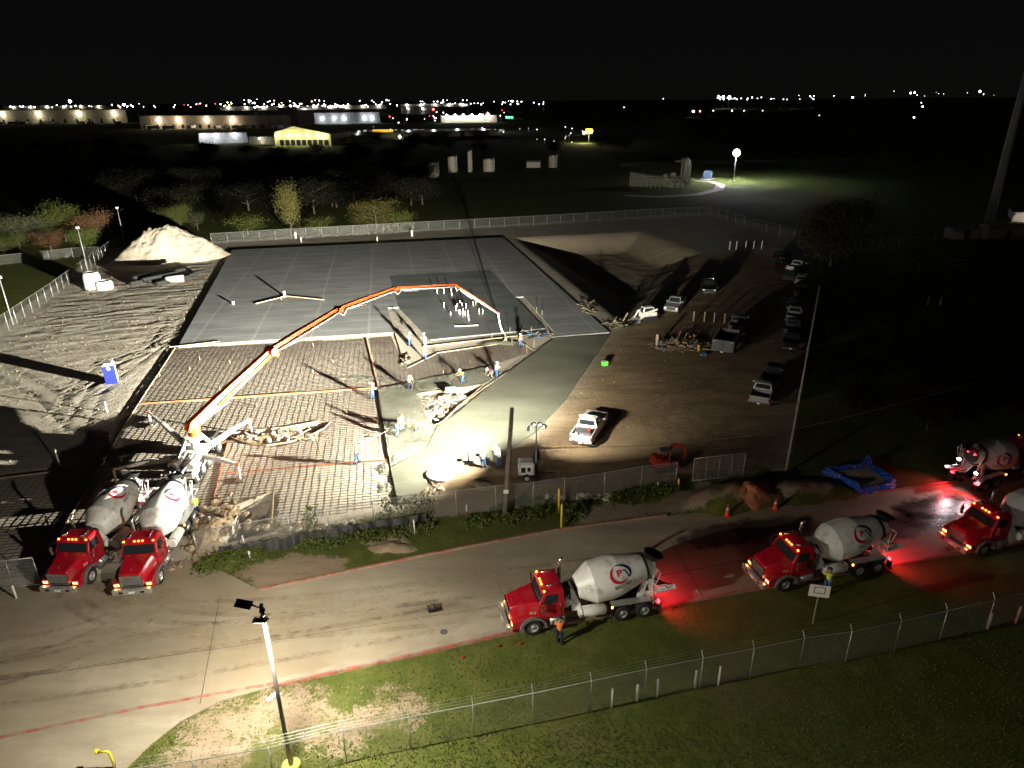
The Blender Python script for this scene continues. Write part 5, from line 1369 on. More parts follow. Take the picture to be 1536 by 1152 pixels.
# cell tower
p = G(1480,346); t = thing('cell_tower', 'very tall grey monopole rising out of the top right corner', 'tower', p); D_ = p.y
h_ = CH + ray(1536,20).z*(D_/ray(1536,20).y)
b = MB(mat('tower_steel',(.5,.5,.5),.6,.2,.08,2)); b.tube([(0,0,0),(.0,0,h_+6)],[.95,.55],16); b.build('pole', t)
b = MB(M_GALV)
for a in range(3):
    for s in (-1,0,1): b.box(-.2+math.cos(a*2.1)*1.8+s*.7, .2+math.cos(a*2.1)*1.8+s*.7, math.sin(a*2.1)*1.8-.1, math.sin(a*2.1)*1.8+.1, h_+1, h_+3.2)
b.tube([(-2,0,h_+2),(2,0,h_+2)],.06,5); b.build('antenna_array', t)
for px, w, h1, l in ((1442,6,2,'low pale equipment cabinet left of the cell tower'),(1504,9,2.6,'grey equipment shelter right of the cell tower'),(1530,6,2.2,'small dim cabinet at the right edge near the cell tower')):
    q = G(px,357); t = thing('equipment_shelter', l, 'cabinet', q); b = MB(M_CONC); b.box(-w/2,w/2,-1.5,1.5,0,h1); b.build('wall', t, .03); b = MB(M_GALV); b.box(-w/2-.2,w/2+.2,-1.7,1.7,h1,h1+.15); b.build('roof', t); b = MB(M_BLKP); b.box(-.5,.5,-1.53,-1.5,.1,1.9); b.build('door', t)
q = G(1476,356); t = thing('service_lamp', 'small bright service lamp glowing at the foot of the cell tower', 'lamp', q); b = MB(M_GALV); b.tube([(0,0,0),(0,0,2.4)],.08,6); b.build('pole', t); b = MB(emat('service_glow',(1,1,1),12)); b.box(-.5,.5,-.2,.2,2.2,2.6); b.build('lamp_head', t); plight('service_light', (0,-1.5,2.4), 250, (1,1,1), .2, t)

# ------------------------------------------------------------------ posts, stakes, bollards
def post(name, label, px, py, h, w, mt, cat='post', group=None, sq=False, dx=0, z=0):
    p = G(px, py, z); b = MB(mt)
    if sq: b.bar((0,0,-.1),(dx,0,h),w)
    else: b.tube([(0,0,-.1),(dx,0,h),(dx,0,h+.01)],[w/2,w/2,w/2*.7],8)
    o = b.build(name); o.location = p; return tag(o, label, cat, group)
for i, (px, py, h_) in enumerate(((917,1060,1.2),(955,1050,1.0),(985,1044,1.1),(1042,1031,1.1),(1077,1026,1.2),(1481,943,1.1),(1523,934,1.15))):
    l = ['leftmost white marker post behind the near fence','second white marker post from the left, near fence','third white marker post from the left, near fence','white marker post left of the one farthest right in its cluster','rightmost white marker post of the left cluster of five','white marker post beside the second fence post from the right edge','white marker post nearest the right edge by the near fence'][i]
    post('marker_post', l, px, py, h_, .13, M_PVC, group='white marker posts by the near fence')
names = ['first','second','third','fourth','fifth']
for i, x in enumerate((1094,1104,1118,1130,1142)): post('survey_stake', 'white stake, %s from the left in the far row of five' % names[i], x, 374-i*.2, 1.6, .14, M_PVC, 'stake', 'stakes on the dirt lot', True)
for i, x in enumerate((1040,1056,1070.5,1086,1100)): post('survey_stake', 'pale stake, %s from the left in the row behind the dump trailer' % names[i], x, 481+i*1.2, 1.35, .13, M_BOARD, 'stake', 'stakes on the dirt lot', True)
for i, (x, y) in enumerate(((1391,457),(1410,457))): post('survey_stake', '%s pale stake of two alone in the dark field' % ('left','right')[i], x, y, 1.3, .14, M_PVC, 'stake', None, True)
post('bollard', 'left yellow bollard of the pair by the fence end', 838, 768, 2.0, .16, M_YEL, 'bollard', 'yellow bollards')
post('bollard', 'right yellow bollard of the pair by the fence end', 842, 793, 2.0, .16, M_YEL, 'bollard', 'yellow bollards')
post('bollard', 'yellow bollard in front of the excavator fence', 1017, 733, .9, .16, M_YEL, 'bollard')
post('bollard', 'short white stake left of the lone yellow bollard', 986, 737, .8, .1, M_PVC, 'stake')
for (x,y,h_,l) in ((90,700,1.7,'white standpipe in the shadow at far left'),(156,694,.5,'short white pipe beside the dark mat corner'),(161,618,1.1,'white standpipe below the portable toilet'),(316,787,.7,'white pipe stub beside the lime shirted worker'),(366,818,.8,'white pipe stub at the silt fence'),(375,838,.6,'white pipe stub on the verge below the silt fence'),(73,790,.9,'white stake among the dark mats'),(622,800,1.1,'pale square post in a hole at the verge'),(25,898,1.0,'thin grey stand near the open gate'),(700,766,.5,'tipped white scrap near the utility pole')):
    post('pipe_stub', l, x, y, h_, .13, M_PVC, 'pipe')
# plumbing risers on the fresh slab
i = 0
POS = [(656,441),(666,440),(677,440),(678,444),(666,461),(676,473),(686,460),(690,458),(693,459),(685,464),(692,463),(699,463),(688,470),(695,470),(694,474),(698,474),(702,473),(703,481),(710,459),(714,458),(719,471),(724,471),(684,466),(690,472)]
for (x, y) in POS: post('riser_pipe', 'short white plumbing riser standing in the cluster on the fresh slab', x, y, .75 if (x+y) % 3 else .5, .13, M_PVC, 'pipe', 'plumbing risers on the fresh slab', z=.135)
for (x, y, l) in ((427,445,'thick white riser in the leaf shaped opening'),(350,456,'low white stub on the left of the cured slab'),(422,449,'thin white pipe left of the thick riser')): post('riser_pipe', l, x, y, .9 if x > 422 else .4, .38 if x != 422 else .12, M_PVC, 'pipe', z=.15)
b = MB(M_PVC); b.bar((0,0,.05),(3.1,.45,.05),.16,.1); o = b.build('white_board'); o.location = G(682,490,.135); tag(o, 'white straightedge lying on the fresh slab below the risers', 'board')
for i, (x, y, l) in enumerate(((444,357,'concrete riser at the far edge of the slab, left one'),(452,363,'white stub beside the left riser at the far slab edge'),(618,354,'concrete riser at the far edge of the slab, right one'),(566,362,'thin grey stub at the far slab edge'))): post('riser', l, x, y, 1.3-.3*(i % 2), .5-.3*(i % 2), M_PVC, 'riser')
random.seed(11)
k = 0
for (x, y) in [(240,565),(300,540),(285,555),(345,545),(330,585),(405,535),(500,545),(470,560),(385,610),(445,600),(300,680),(520,620),(705,545),(665,560),(470,520)]:
    post('grade_pin', 'small pale grade pin standing in the rebar mats', x, y, .4, .06, M_BOARD, 'pin', 'grade pins scattered over the rebar mats'); k += 1
for i, (x, y, h_) in enumerate(((797,501,1.0),(768,519,.9),(801,520,1.0),(790,532,1.3),(738,509,.8),(765,505,1.2),(805,470,.9),(813,475,.9))): post('form_stake', 'thin pale form stake at the tip of the fresh slab near the end hose', x, y, h_, .06, M_BOARD, 'stake', 'form stakes near the end hose')
# bent yellow pipe, cones, sign, small things
p = G(173,1152); b = MB(M_YEL); b.tube([(0,0,0),(-.05,0,1.0),(-.1,0,1.05),(-.5,-.02,1.05)],.06,8); b.lathe([(-.09,.0),(-.09,.12),(.0,.12),(.0,0)],(-.55,0,1.05),(1,0,0),10); o = b.build('yellow_valve_post'); o.location = p; tag(o, 'bent yellow valve post at the bottom left of the pavement', 'valve post')
def cone(px, py, l):
    t = thing('traffic_cone', l, 'traffic cone', G(px, py, 0), 0, 'orange cones at the clay heap'); co = mat('cone_orange', (.75,.07,.02), .5)
    z0 = max(0, gz(t.location.x, t.location.y)); t.location.z = z0
    b = MB(co); b.lathe([(.04,.17),(.9,.05),(.92,0)],(0,0,0),(0,0,1),14,True); b.box(-.22,.22,-.22,.22,0,.04); b.build('body', t); b = MB(M_STR); b.lathe([(.5,.111),(.66,.09)],(0,0,0),(0,0,1),14,True); b.build('reflective_band', t)
cone(1090,775,'left traffic cone in front of the orange clay heap'); cone(1162,764,'right traffic cone at the kerb by the orange clay heap')
A = G(1219,935); t = thing('sign', 'white board with dark inner square on a thin post in front of the second mixer', 'sign', A, .35)
hs = hgt(1219,935,1226,886); b = MB(M_GALV); b.bar((0,0,0),(0,0,hs+.3),.06); b.build('post', t)
b = MB(M_PVC); b.box(-.55,.55,-.05,-.02,hs-.4,hs+.4); pn = b.build('board', t); pn.rotation_euler = (0,0,-.55)
b = MB(M_BLKP)
for q in ((-.3,.3,-.16,-.12),(-.3,.3,.24,.28),(-.3,-.26,-.12,.24),(.26,.3,-.12,.24)): b.box(q[0],q[1],-.056,-.051,hs+q[2],hs+q[3])
b.build('inner_square', pn)
b = MB(M_PVC); b.box(-.38,.25,-.11,.11,.02,.1); b.box(.1,.36,-.26,-.17,.02,.07); o = b.build('white_offcut'); o.location = G(410,1045); o.rotation_euler = (0,0,1.0); tag(o, 'white offcut lying on bare soil beside the lamp post', 'offcut')
def flat(name, label, px, py, w, l, mt, cat, rz=ROAD_ANG, z=.024, n=0):
    b = MB(mt); b.box(-w/2,w/2,-l/2,l/2,0,.006); 
    o = b.build(name); o.location = G(px, py, z); o.rotation_euler = (0,0,rz); return tag(o, label, cat)
t = thing('storm_drain', 'black grated storm drain inlet set in the road', 'drain', G(652,912,.022), ROAD_ANG)
b = MB(M_BLKP); b.box(-.42,.42,-.36,.36,0,.006); b.build('pit', t); b = MB(M_GALV)  # flat black plate, its colour stands for the dark hollow under the grate
for x in (-.42,-.02,.38): b.box(x,x+.05,-.36,.36,.008,.02)
for k in range(9): b.box(-.42,.42,-.35+k*.085,-.335+k*.085,.008,.016)
b.mats[0] = M_BLKP; b.build('grate', t)
b = MB(M_GREYP); b.lathe([(0,.22),(.012,.22),(.014,0)],(0,0,0),(0,0,1),20); o = b.build('manhole_cover'); o.location = G(666,948,.022); tag(o, 'small round cover in the road below the storm drain', 'cover')
for i,(x,y) in enumerate(((748,970),(694,987),(780,966))): b = MB(M_CRIM); b.lathe([(0,.07),(.1,.07),(.1,0)],(0,0,0),(0,0,1),8); o = b.build('survey_marker'); o.location = G(x,y); tag(o, ['red marker dot on the grass under the mixer bumper','red marker dot on the grass farther left','red marker dot nearest the mixer front wheel'][i], 'marker')

# portable toilet
t = thing('portable_toilet', 'blue portable toilet with pale roof standing on the churned sand', 'portable toilet', G(169,574), .42)
M_PT = mat('toilet_blue', (.008,.014,.2), .4, 0, .08, 2); M_PTS = mat('toilet_side_grey', (.3,.36,.42), .5)
b = MB(M_PTS); b.box(-.56,.56,-.5,.56,.05,2.1); b.build('cabin', t, .03)
b = MB(M_PT); b.box(-.57,.57,-.56,-.5,.05,2.15); dr = b.build('door', t, .02); b = MB(M_PVC); b.lathe([(0,.16),(.01,.0)],(0,-.565,1.8),(0,-1,0),14); b.build('sign_plate', dr)
b = MB(M_PTS); b.frus((-.62,.62,-.6,.6),2.1,(-.35,.35,-.4,.4),2.38); b.build('roof', t, .03); b = MB(M_GREYP); b.tube([(.45,.45,2.1),(.45,.45,2.6)],.05,8); b.build('vent', t)
# concrete manhole risers and pipes
def riser(px, py, l, r=1.0, h=1.5, rx=0):
    t = thing('manhole_riser', l, 'riser', G(px, py), .3); b = MB(M_PVC); b.lathe([(0,r),(h*.75,r*.98),(h,r*.8),(h,r*.62),(.1,r*.62),(0,r*.9)],(0,0,0),(0,0,1),28,False); b.build('shell', t)
riser(141,432,'tall pale concrete manhole riser, left of two by the left fence', 1.3, 2.6); riser(158,433,'short pale concrete manhole riser, right of two by the left fence', 1.25, 1.3)
M_HDPE = mat('black_pipe', (.02,.021,.022), .45, 0, .2, 3); pn = 0
for i in range(9):
    x = 196+i*6.5; p = G(x, 428-(i%3)*3); b = MB(M_HDPE); lnn = 6; hh = .35+.62*(i%2)*(i<7); b.tube([(0,0,0),(lnn*math.cos(.95),lnn*math.sin(.95),0)],.34,12,False); b.tube([(0,0,0),(lnn*math.cos(.95),lnn*math.sin(.95),0)],.3,12,False)
    o = b.build('drain_pipe'); o.location = (p.x,p.y,hh-.05); tag(o, 'black corrugated drain pipe in the stack in front of the sand pile', 'pipe', 'stacked black drain pipes')
b = MB(M_CONC); b.tube([(0,0,.55),(2.6,.8,.55)],.55,20); o = b.build('culvert_pipe'); o.location = G(250,424); tag(o, 'short pale concrete pipe lying right of the black pipe stack', 'pipe')
# sand pile as a heap on the ground
def heap(name, label, px, py, rx, ry, h, mt, ang, seed, cat, nr=34, n=84, amp=.2, ridge=None):
    c = G(px, py); b = MB(mt); b.smooth = True; rr = random.Random(seed); vs = []
    ph = [rr.random()*6 for _ in range(6)]
    xx = []
    for i in range(nr+1):
        q = 1-i/nr
        for k in range(n):
            t = 2*math.pi*k/n; r = q*(1+amp*(.5*math.sin(2*t+ph[0])+.4*math.sin(3*t+ph[1])+.25*math.sin(7*t+ph[2])))
            x, y = r*rx*math.cos(t), r*ry*math.sin(t); xx.append((x, y, q))
    a = np.array(xx); zz = h*np.clip(1-a[:,2]**1.5, 0, 1)**1.1
    rg = np.abs(fbm(a[:,0]*.35+seed*3, a[:,1]*.35, 1, 4)-.47)
    zz = zz*(1 + (fbm(a[:,0]*.18+9*seed, a[:,1]*.18, 2, 3)-.45)*1.1) - np.clip(.35-rg*4, 0, 1)*.08*h*(a[:,2] < .98)*(1-a[:,2])*3
    zz = zz + (fbm(a[:,0]*1.9+seed, a[:,1]*1.9, 3, 4)-.48)*min(.9, .5*h)*np.clip((1-a[:,2])*6, 0, 1)
    vs = [(x*math.cos(ang)-y*math.sin(ang), x*math.sin(ang)+y*math.cos(ang), float(z)-.08) for (x, y, q), z in zip(xx, zz)]
    fs = [(i*n+k, i*n+(k+1)%n, (i+1)*n+(k+1)%n, (i+1)*n+k) for i in range(nr) for k in range(n)]
    b.add(vs, fs); o = b.build(name); o.location = c; return tag(o, label, cat)
M_SAND = mat('sand_pile', (.42,.375,.31), .95, 0, .12, .5, bump=.25, bscale=.9, dirt=(.28,.22,.16), dscale=.3, dth=.6)
heap('sand_pile', 'big pale sand pile with a ragged crest beyond the churned ground', 260, 386, 9.8, 6.8, 5.9, M_SAND, .25, 3, 'sand pile')
heap('soil_heap', 'brown clod heap left of the square pit by the fence', 318, 802, 1.2, 2.7, .8, M_SOIL, -.1, 5, 'soil heap', 26, 60, .5)
heap('soil_heap', 'orange clay heap at the roadside behind the cones', 1122, 748, 2.4, 1.5, 1.4, M_CLAY, .5, 6, 'soil heap', 26, 60, .4)
heap('soil_heap', 'low pale rubble mound on the grass verge', 588, 820, 1.6, .9, .25, M_SOIL, .1, 11, 'rubble', 12, 26, .4)
heap('soil_heap', 'clump of dug soil between the group and the site fence', 710, 728, 1.5, .9, .5, M_SOIL, .3, 12, 'soil heap', 20, 44, .5)
heap('soil_heap', 'soil inside the leaf shaped island form', 420, 656, 4.8, 1.0, .35, M_SOIL, .12, 13, 'soil heap', 12, 36, .3)
# rubble and debris piles
def debris(name, label, px, py, rx, ry, h, n, cols, seed, cat, ln=(.3,1.6), rk=40, z=0):
    c = G(px, py, z); rr = random.Random(seed); b = MB()
    for i in range(n):
        a = rr.random()*6.28; q = rr.random()**.5; x, y = q*rx*math.cos(a), q*ry*math.sin(a); zz = h*(1-q)*rr.random()+.05
        b.mat(rr.choice(cols)); l = rr.uniform(*ln); d = Vector((rr.gauss(0,1), rr.gauss(0,.6), rr.gauss(0,.22))).normalized()*l/2
        p = Vector((x,y,zz+abs(d.z)*.6)); b.bar(p-d, p+d, rr.choice((.05,.09,.14,.3)), rr.choice((.03,.05)))
    for i in range(rk):
        a = rr.random()*6.28; q = rr.random()**.5; b.mat(rr.choice(cols)); b.rock((q*rx*math.cos(a), q*ry*math.sin(a), h*(1-q)*.5), rr.uniform(.06,.26))
    o = b.build(name); o.location = c; return tag(o, label, cat)
M_YD = mat('faded_yellow', (.6,.42,.05), .7); M_BD = mat('faded_blue', (.05,.15,.3), .7); M_RK = mat('pale_rubble', (.5,.46,.38), .9, 0, .2, 3, bump=.01); M_PK = mat('brown_scrap', (.28,.12,.08), .8)
debris('debris_pile', 'heap of splintered timber and rubbish left of the dump trailer', 1021, 519, 3.6, 2.2, .9, 190, [M_BOARD,M_WOOD,M_BOARD,M_WOOD,M_BOARD,M_WOOD,M_PK,M_PK,M_YD,M_GREYP,M_SOIL,M_BOARD,M_SOIL,M_BD], 4, 'debris pile')
debris('yellow_bags', 'small pile of yellow sacks on top right of the debris heap', 1040, 507, .5, .5, .9, 5, [M_YD], 9, 'sacks', (.3,.5), 12)
debris('blue_tub', 'crumpled blue plastic beside the dump trailer door', 1057, 533, .3, .4, .4, 4, [M_BD], 10, 'scrap', (.3,.5), 6)
debris('debris_pile', 'scattered offcuts, stakes and rubble in the triangular pit', 672, 603, 3.2, 1.4, .6, 110, [M_BOARD,M_RK,M_PVC,M_WOOD,M_PK], 5, 'debris', (.3,1.5), 90, -.25)
debris('debris_pile', 'pale rubble at the tip of the triangular pit near the workers', 655, 622, 1.2, 1.4, .3, 20, [M_RK,M_PK,M_PVC], 25, 'rubble', (.2,.8), 60, -.2)
debris('debris_pile', 'strewn form boards and clods between loader and slab corner', 930, 488, 2.4, 1.6, .4, 50, [M_BOARD,M_WOOD,M_BLKP], 6, 'debris', (.4,1.8), 20)
debris('debris_pile', 'loose boards along the right rim of the cured slab', 880, 462, 1.0, 4.0, .25, 24, [M_BOARD,M_WOOD,M_BLKP], 16, 'debris', (.8,2.2), 4)
debris('debris_pile', 'form clutter and blue sheet at the tip of the fresh slab', 806, 503, 2.3, .8, .3, 34, [M_BOARD,M_WOOD,M_BD,M_BLKP], 7, 'debris', (.4,1.6), 10)
debris('debris_pile', 'stones and boards in the leaf island form', 425, 655, 4.2, .8, .25, 46, [M_BOARD,M_RK,M_SOIL,M_PVC], 8, 'debris', (.3,1.4), 80, .1)
debris('debris_pile', 'rubble beside the white dish at the end of the wet slab', 645, 745, 1.0, 2.0, .4, 26, [M_RK,M_SOIL,M_BOARD], 14, 'rubble', (.2,.8), 70)
debris('debris_pile', 'clods and stones strewn under the site fence', 505, 790, 6.5, .5, .2, 10, [M_RK,M_SOIL], 15, 'rubble', (.2,.5), 90)
debris('debris_pile', 'pale stones along the dark fence, left of the excavator', 880, 745, 3.2, .4, .2, 4, [M_RK,M_SOIL], 17, 'rubble', (.2,.5), 60)
debris('debris_pile', 'mud clods around the pipe bed in the narrow trench', 608, 540, .5, 1.6, .3, 8, [M_WOOD,M_BLKP,M_SOIL], 18, 'rubble', (.2,.8), 40)
b = MB(M_SOIL)
for i in range(60): b.rock((random.gauss(0,.8), random.gauss(0,2.0), random.uniform(.1,.5)), random.uniform(.12,.34))
o = b.build('clod_pile'); o.location = G(318,790,-.1); o['kind'] = 'stuff'; tag(o, 'coarse clods tumbling from the brown heap by the square pit', 'clods')
# pipe piece in the pit, dish, crate, tarp
b = MB(mat('grey_pipe',(.25,.33,.38),.5)); b.tube([(0,0,.5),(1.1,.25,.5)],.34,16,False); b.tube([(0,0,.5),(1.1,.25,.5)],.29,16,False); o = b.build('pipe_offcut'); o.location = G(668,592,0); tag(o, 'grey blue pipe offcut lying in the triangular debris pit', 'pipe')
t = thing('manhole_cone', 'round white concrete dish at the near end of the wet slab', 'manhole cone', G(661,714), .2); b = MB(M_PVC); b.lathe([(0,1.05),(.25,1.2),(.32,1.12),(.3,.9),(.36,.35),(.36,0)],(0,0,0),(0,0,1),30,True); b.build('dish', t)
blob('soil_patch', 478, 833, .1,.1,.01,M_SOIL,1,'small soil crumb on the verge','soil')
t = thing('plastic_crate', 'bright green crate alone on the dirt right of the wet slab', 'crate', G(907,548), .35); M_GC = mat('crate_green', (.12,.75,.08), .5)
b = MB(M_GC); b.box(-.33,.33,-.24,-.2,0,.5); b.box(-.33,.33,.2,.24,0,.5); b.box(-.33,-.29,-.2,.2,0,.5); b.box(.29,.33,-.2,.2,0,.5); b.box(-.29,.29,-.2,.2,0,.05); b.build('tub', t); b = MB(M_PVC); b.box(-.3,.3,-.22,.22,.45,.53); b.build('contents', t, .02)
b = MB(cloth('lime2', (.5,.8,.03))); b.rock((0,0,.12), .32, .5); b.rock((.4,.1,.1), .25, .5); o = b.build('lime_vest'); o.location = G(931,489); tag(o, 'lime safety vest dropped by the loader bucket', 'vest')
M_TARP = mat('blue_tarp', (.008,.09,.5), .35, 0, .15, 2, bump=.05, bscale=2.2); t = thing('washout_pit', 'blue tarpaulin washout pit full of grey slurry by the road', 'washout pit', G(1290,722), 0)
c0 = G(1290,722); out = [G(*q)-c0 for q in ((1234,708),(1290,700),(1300,694),(1312,704),(1342,726),(1338,735),(1290,742),(1282,738),(1262,722))]; inn = [Vector((p.x*.72, p.y*.68-.05, .25)) for p in out]
b = MB(M_TARP); n = len(out); V = []; 
for k, p in enumerate(out): V += [Vector((p.x*1.04,p.y*1.04,-.05)), Vector((p.x*.92,p.y*.92,(.5,.45,1.0,.4,.75,.6,.45,.8,.4)[k])), inn[k]]
b.add(V, [(3*k, 3*((k+1)%n), 3*((k+1)%n)+1, 3*k+1) for k in range(n)] + [(3*k+1, 3*((k+1)%n)+1, 3*((k+1)%n)+2, 3*k+2) for k in range(n)]); o = b.build('tarpaulin', t)
sd_ = o.modifiers.new('s','SUBSURF'); sd_.levels = 4; sd_.render_levels = 4; sd_.subdivision_type = 'SIMPLE'
tx = bpy.data.textures.new('crumple','CLOUDS'); tx.noise_scale = .35; tx.noise_depth = 3; dm = o.modifiers.new('d','DISPLACE'); dm.texture = tx; dm.strength = .42; dm.mid_level = .5
b = MB(M_CONC); b.smooth = False; b.add([Vector((p.x,p.y,.3)) for p in inn] + [Vector((p.x,p.y,.1)) for p in inn], [tuple(range(n))] + [(k,(k+1)%n,n+(k+1)%n,n+k) for k in range(n)]); b.build('slurry', t)
b = MB(M_BOARD); b.bar((0,0,.1),(3.0,.6,.1),.12,.1); o = b.build('timber'); o.location = G(1252,738); tag(o, 'pale timber lying in front of the blue tarpaulin pit', 'timber')

# ------------------------------------------------------------------ trees
L_DIM = leaf_mat('dim_leaves', (.03,.035,.02), (.075,.075,.045))
gT = 'trees beyond the left fence'
TR_ = [(30,372,9,9,L_DRK,'dim green tree at the far left edge behind the fence',1),(62,366,8,7,L_DRK,'dusky tree second from the left behind the fence',2),(100,362,11,9,L_GRN,'full green tree left of the russet one',3),(78,378,6,7,L_RED,'low russet bush below the full green tree',4),(150,364,9,9,L_RED,'russet brown tree between green tree and lamp pole',2),(192,352,5,5,L_GRN,'small green bush right of the farthest lamp pole',1),(232,345,7,6,L_DRK,'pale grey sparse tree behind the sand pile, left',4),(272,345,8,6,L_GRN,'sparse green tree peering over the sand pile crest',2),(297,345,6,4,L_DRK,'thin pale tree just right of the sand pile crest',3),(12,384,6,9,L_GRN,'low green bush at the left edge',1),(128,374,6,7,L_GRN,'low green bush under the russet tree',3)]
for q in TR_: tree(q[0],q[1],q[2]*.68,q[3]*.82,q[4],q[5],q[6],5200,.3,.13,gT,rz=q[0]*.1)
tree(438,352,10.5,4.6,L_YEL,'slender yellow lit tree standing alone beyond the slab',5,3800,.25,.13,rz=.5)
tree(565,343,6.2,10,L_YEL,'broad yellow green tree beyond the slab, right of the slender one',3,5200,.1,.13,rz=.9)
tree(372,352,4,8,L_GRN,'low green bush behind the far fence, left',1,rz=2); tree(480,350,3.5,6,L_GRN,'low green bush behind the far fence, middle',4,rz=1); tree(602,345,4,6,L_GRN,'low green bush right of the broad yellow tree',2,rz=2)
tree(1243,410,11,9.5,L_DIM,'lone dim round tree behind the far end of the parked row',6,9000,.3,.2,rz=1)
tree(1378,420,6,12,L_DIM,'broad dim bush in the dark field right of the lone tree',2,4200,.1,.15,rz=2)
rr = random.Random(5); k = 0
for i in range(118):
    if i < 84: x = rr.uniform(100,640); y = rr.uniform(252,322) - (0 if x < 520 else 12)
    elif i < 100: x = rr.uniform(560,960); y = rr.uniform(214,232)
    else: x = rr.uniform(-20,560); y = rr.uniform(226,250)
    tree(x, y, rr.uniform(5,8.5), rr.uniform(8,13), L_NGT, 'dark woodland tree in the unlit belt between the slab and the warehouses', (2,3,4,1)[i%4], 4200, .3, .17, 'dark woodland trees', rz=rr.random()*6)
for i in range(14):
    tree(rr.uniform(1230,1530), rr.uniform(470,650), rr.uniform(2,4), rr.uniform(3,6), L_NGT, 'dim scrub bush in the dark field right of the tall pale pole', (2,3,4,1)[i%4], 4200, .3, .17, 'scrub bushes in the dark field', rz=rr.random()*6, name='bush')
# weeds along the site fence
def weeds(name, label, segs, n, h, seed, kind=None):
    rr = random.Random(seed); P = GP(segs); c = Vector((*P[0],0)); b = MB(L_GRN)
    for i in range(n):
        k = rr.randrange(len(P)-1); u = rr.random(); x = P[k][0]+(P[k+1][0]-P[k][0])*u + rr.gauss(0,.35); y = P[k][1]+(P[k+1][1]-P[k][1])*u + rr.gauss(0,.35)
        if math.sin(x*1.7)+math.sin(x*.6+1) < rr.uniform(-1.2,.8): continue
        p = Vector((x,y,0))-c+Vector((0,0,rr.random()**1.6*h)); u_ = Vector((rr.gauss(0,1),rr.gauss(0,1),rr.gauss(0,1.2))).normalized()*rr.uniform(.05,.15); v_ = u_.orthogonal()*.5
        b.add([p-u_,p-v_,p+u_,p+v_],[(0,1,2,3)])
    o = b.build(name); o.location = c; o['kind'] = 'stuff'; return tag(o, label, 'weeds')
weeds('weeds', 'green weeds growing along the verge under the site fence', [(305,850),(345,840),(362,835),(437,820),(520,812),(640,795),(760,780),(845,765)], 9000, .5, 3)
weeds('weeds', 'clump of green creeper hanging on the fence in the middle', [(425,795),(470,790)], 1500, 1.7, 4)
weeds('weeds', 'weeds in the corner between driveway and fence', [(310,855),(340,845),(360,850)], 2500, .5, 5)
weeds('weeds', 'weeds on the verge in front of the dark fence', [(850,775),(905,755),(960,742),(1010,736)], 3500, .6, 6)
weeds('weeds', 'creeper on the fence beside the wet slab end', [(575,782),(650,772)], 900, 1.8, 7)

# ------------------------------------------------------------------ gas plant, tanks, flood pole
M_TNK = mat('tan_tank', (.42,.37,.31), .6, 0, .1, 1)
def tank(px, py, r, h, l):
    t = thing('storage_tank', l, 'storage tank', G(px, py), 0, 'storage tanks beyond the dark field'); b = MB(M_TNK); b.lathe([(0,r),(h,r),(h+.5,r*.6),(h+.6,0)],(0,0,0),(0,0,1),28); b.build('shell', t)
    b = MB(M_GALV); b.tube([(r,0,h*.1),(r,0,h+.8)],.08,5); b.lathe([(h,r+.03),(h+.15,r+.03)],(0,0,0),(0,0,1),28); b.build('ladder', t)
pxm = lambda y: G(768, y).y/FPX
for (x, y, w, hh, l) in ((650,266,17,19,'squat tank nearest the camera, leftmost of the group'),(679,258,13,20,'tall narrow tank second from the left'),(705,258,6,27,'very slim tall vertical vessel in the middle'),(733,257,16,16,'squat tank right of the slim vessel'),(829,251,12,15,'tank standing alone farther right on its pad')):
    s = pxm(y); tank(x, y, w*s/2, hh*s, l)
t = thing('metal_shed', 'low pale shed left of the lone tank', 'shed', G(800,251)); b = MB(M_TNK); b.box(-3,3,-2,2,0,2.4); b.build('wall', t, .03); b = MB(M_GALV); b.frus((-3.2,3.2,-2.2,2.2),2.4,(-3.2,3.2,-.1,.1),3); b.build('roof', t)
M_PIPE = mat('plant_pipe', (.34,.32,.28), .5, .2, .1, 1)
c = G(985,280); t = thing('gas_plant', 'skid of pale pipework with a tall vertical vessel in the lit field', 'gas plant', c); s = pxm(280)
rr = random.Random(3)
b = MB(M_PIPE); 
for i in range(22): x = -9+i*.6; b.tube([(x,0,0),(x,0,4.6-.1*i),(x+.1,1.5,4.9-.1*i),(x+.1,2.4,0)],.09,5)
b.tube([(-9,0,2.2),(4,0,2.2)],.12,6); b.tube([(-9,0,3.6),(4,0,3.2)],.12,6); b.build('pipe_rack', t)
b = MB(M_PIPE); 
for i in range(16): x = rr.uniform(-8,9); y = rr.uniform(-4,3); z = rr.uniform(1,3); b.tube([(x,y,0),(x,y,z),(x+rr.uniform(1,3),y,z)],.14,6)
for i in range(7): b.lathe([(0,.5),(1.2,.5),(1.6,.2),(1.7,0)],(rr.uniform(2,9),rr.uniform(-3,2),0),(0,0,1),12,True)
[b.box(-9+i*1.5,-8.9+i*1.5,-5,-4.9,0,2.2) for i in range(10)]; b.box(-9,4.6,-5,-4.9,2.0,2.1); b.box(-9,4.6,-5,-4.9,1.0,1.08); b.build('pipework', t)
b = MB(M_PIPE); b.tube([(-1,0,0),(-1,0,0)],.1,4); b.M = None
b.sph((2.5,-1,3.6), .8, 12, 8); b.sph((5,-1,3.9), .9, 12, 8); b.build('pressure_vessel', t)
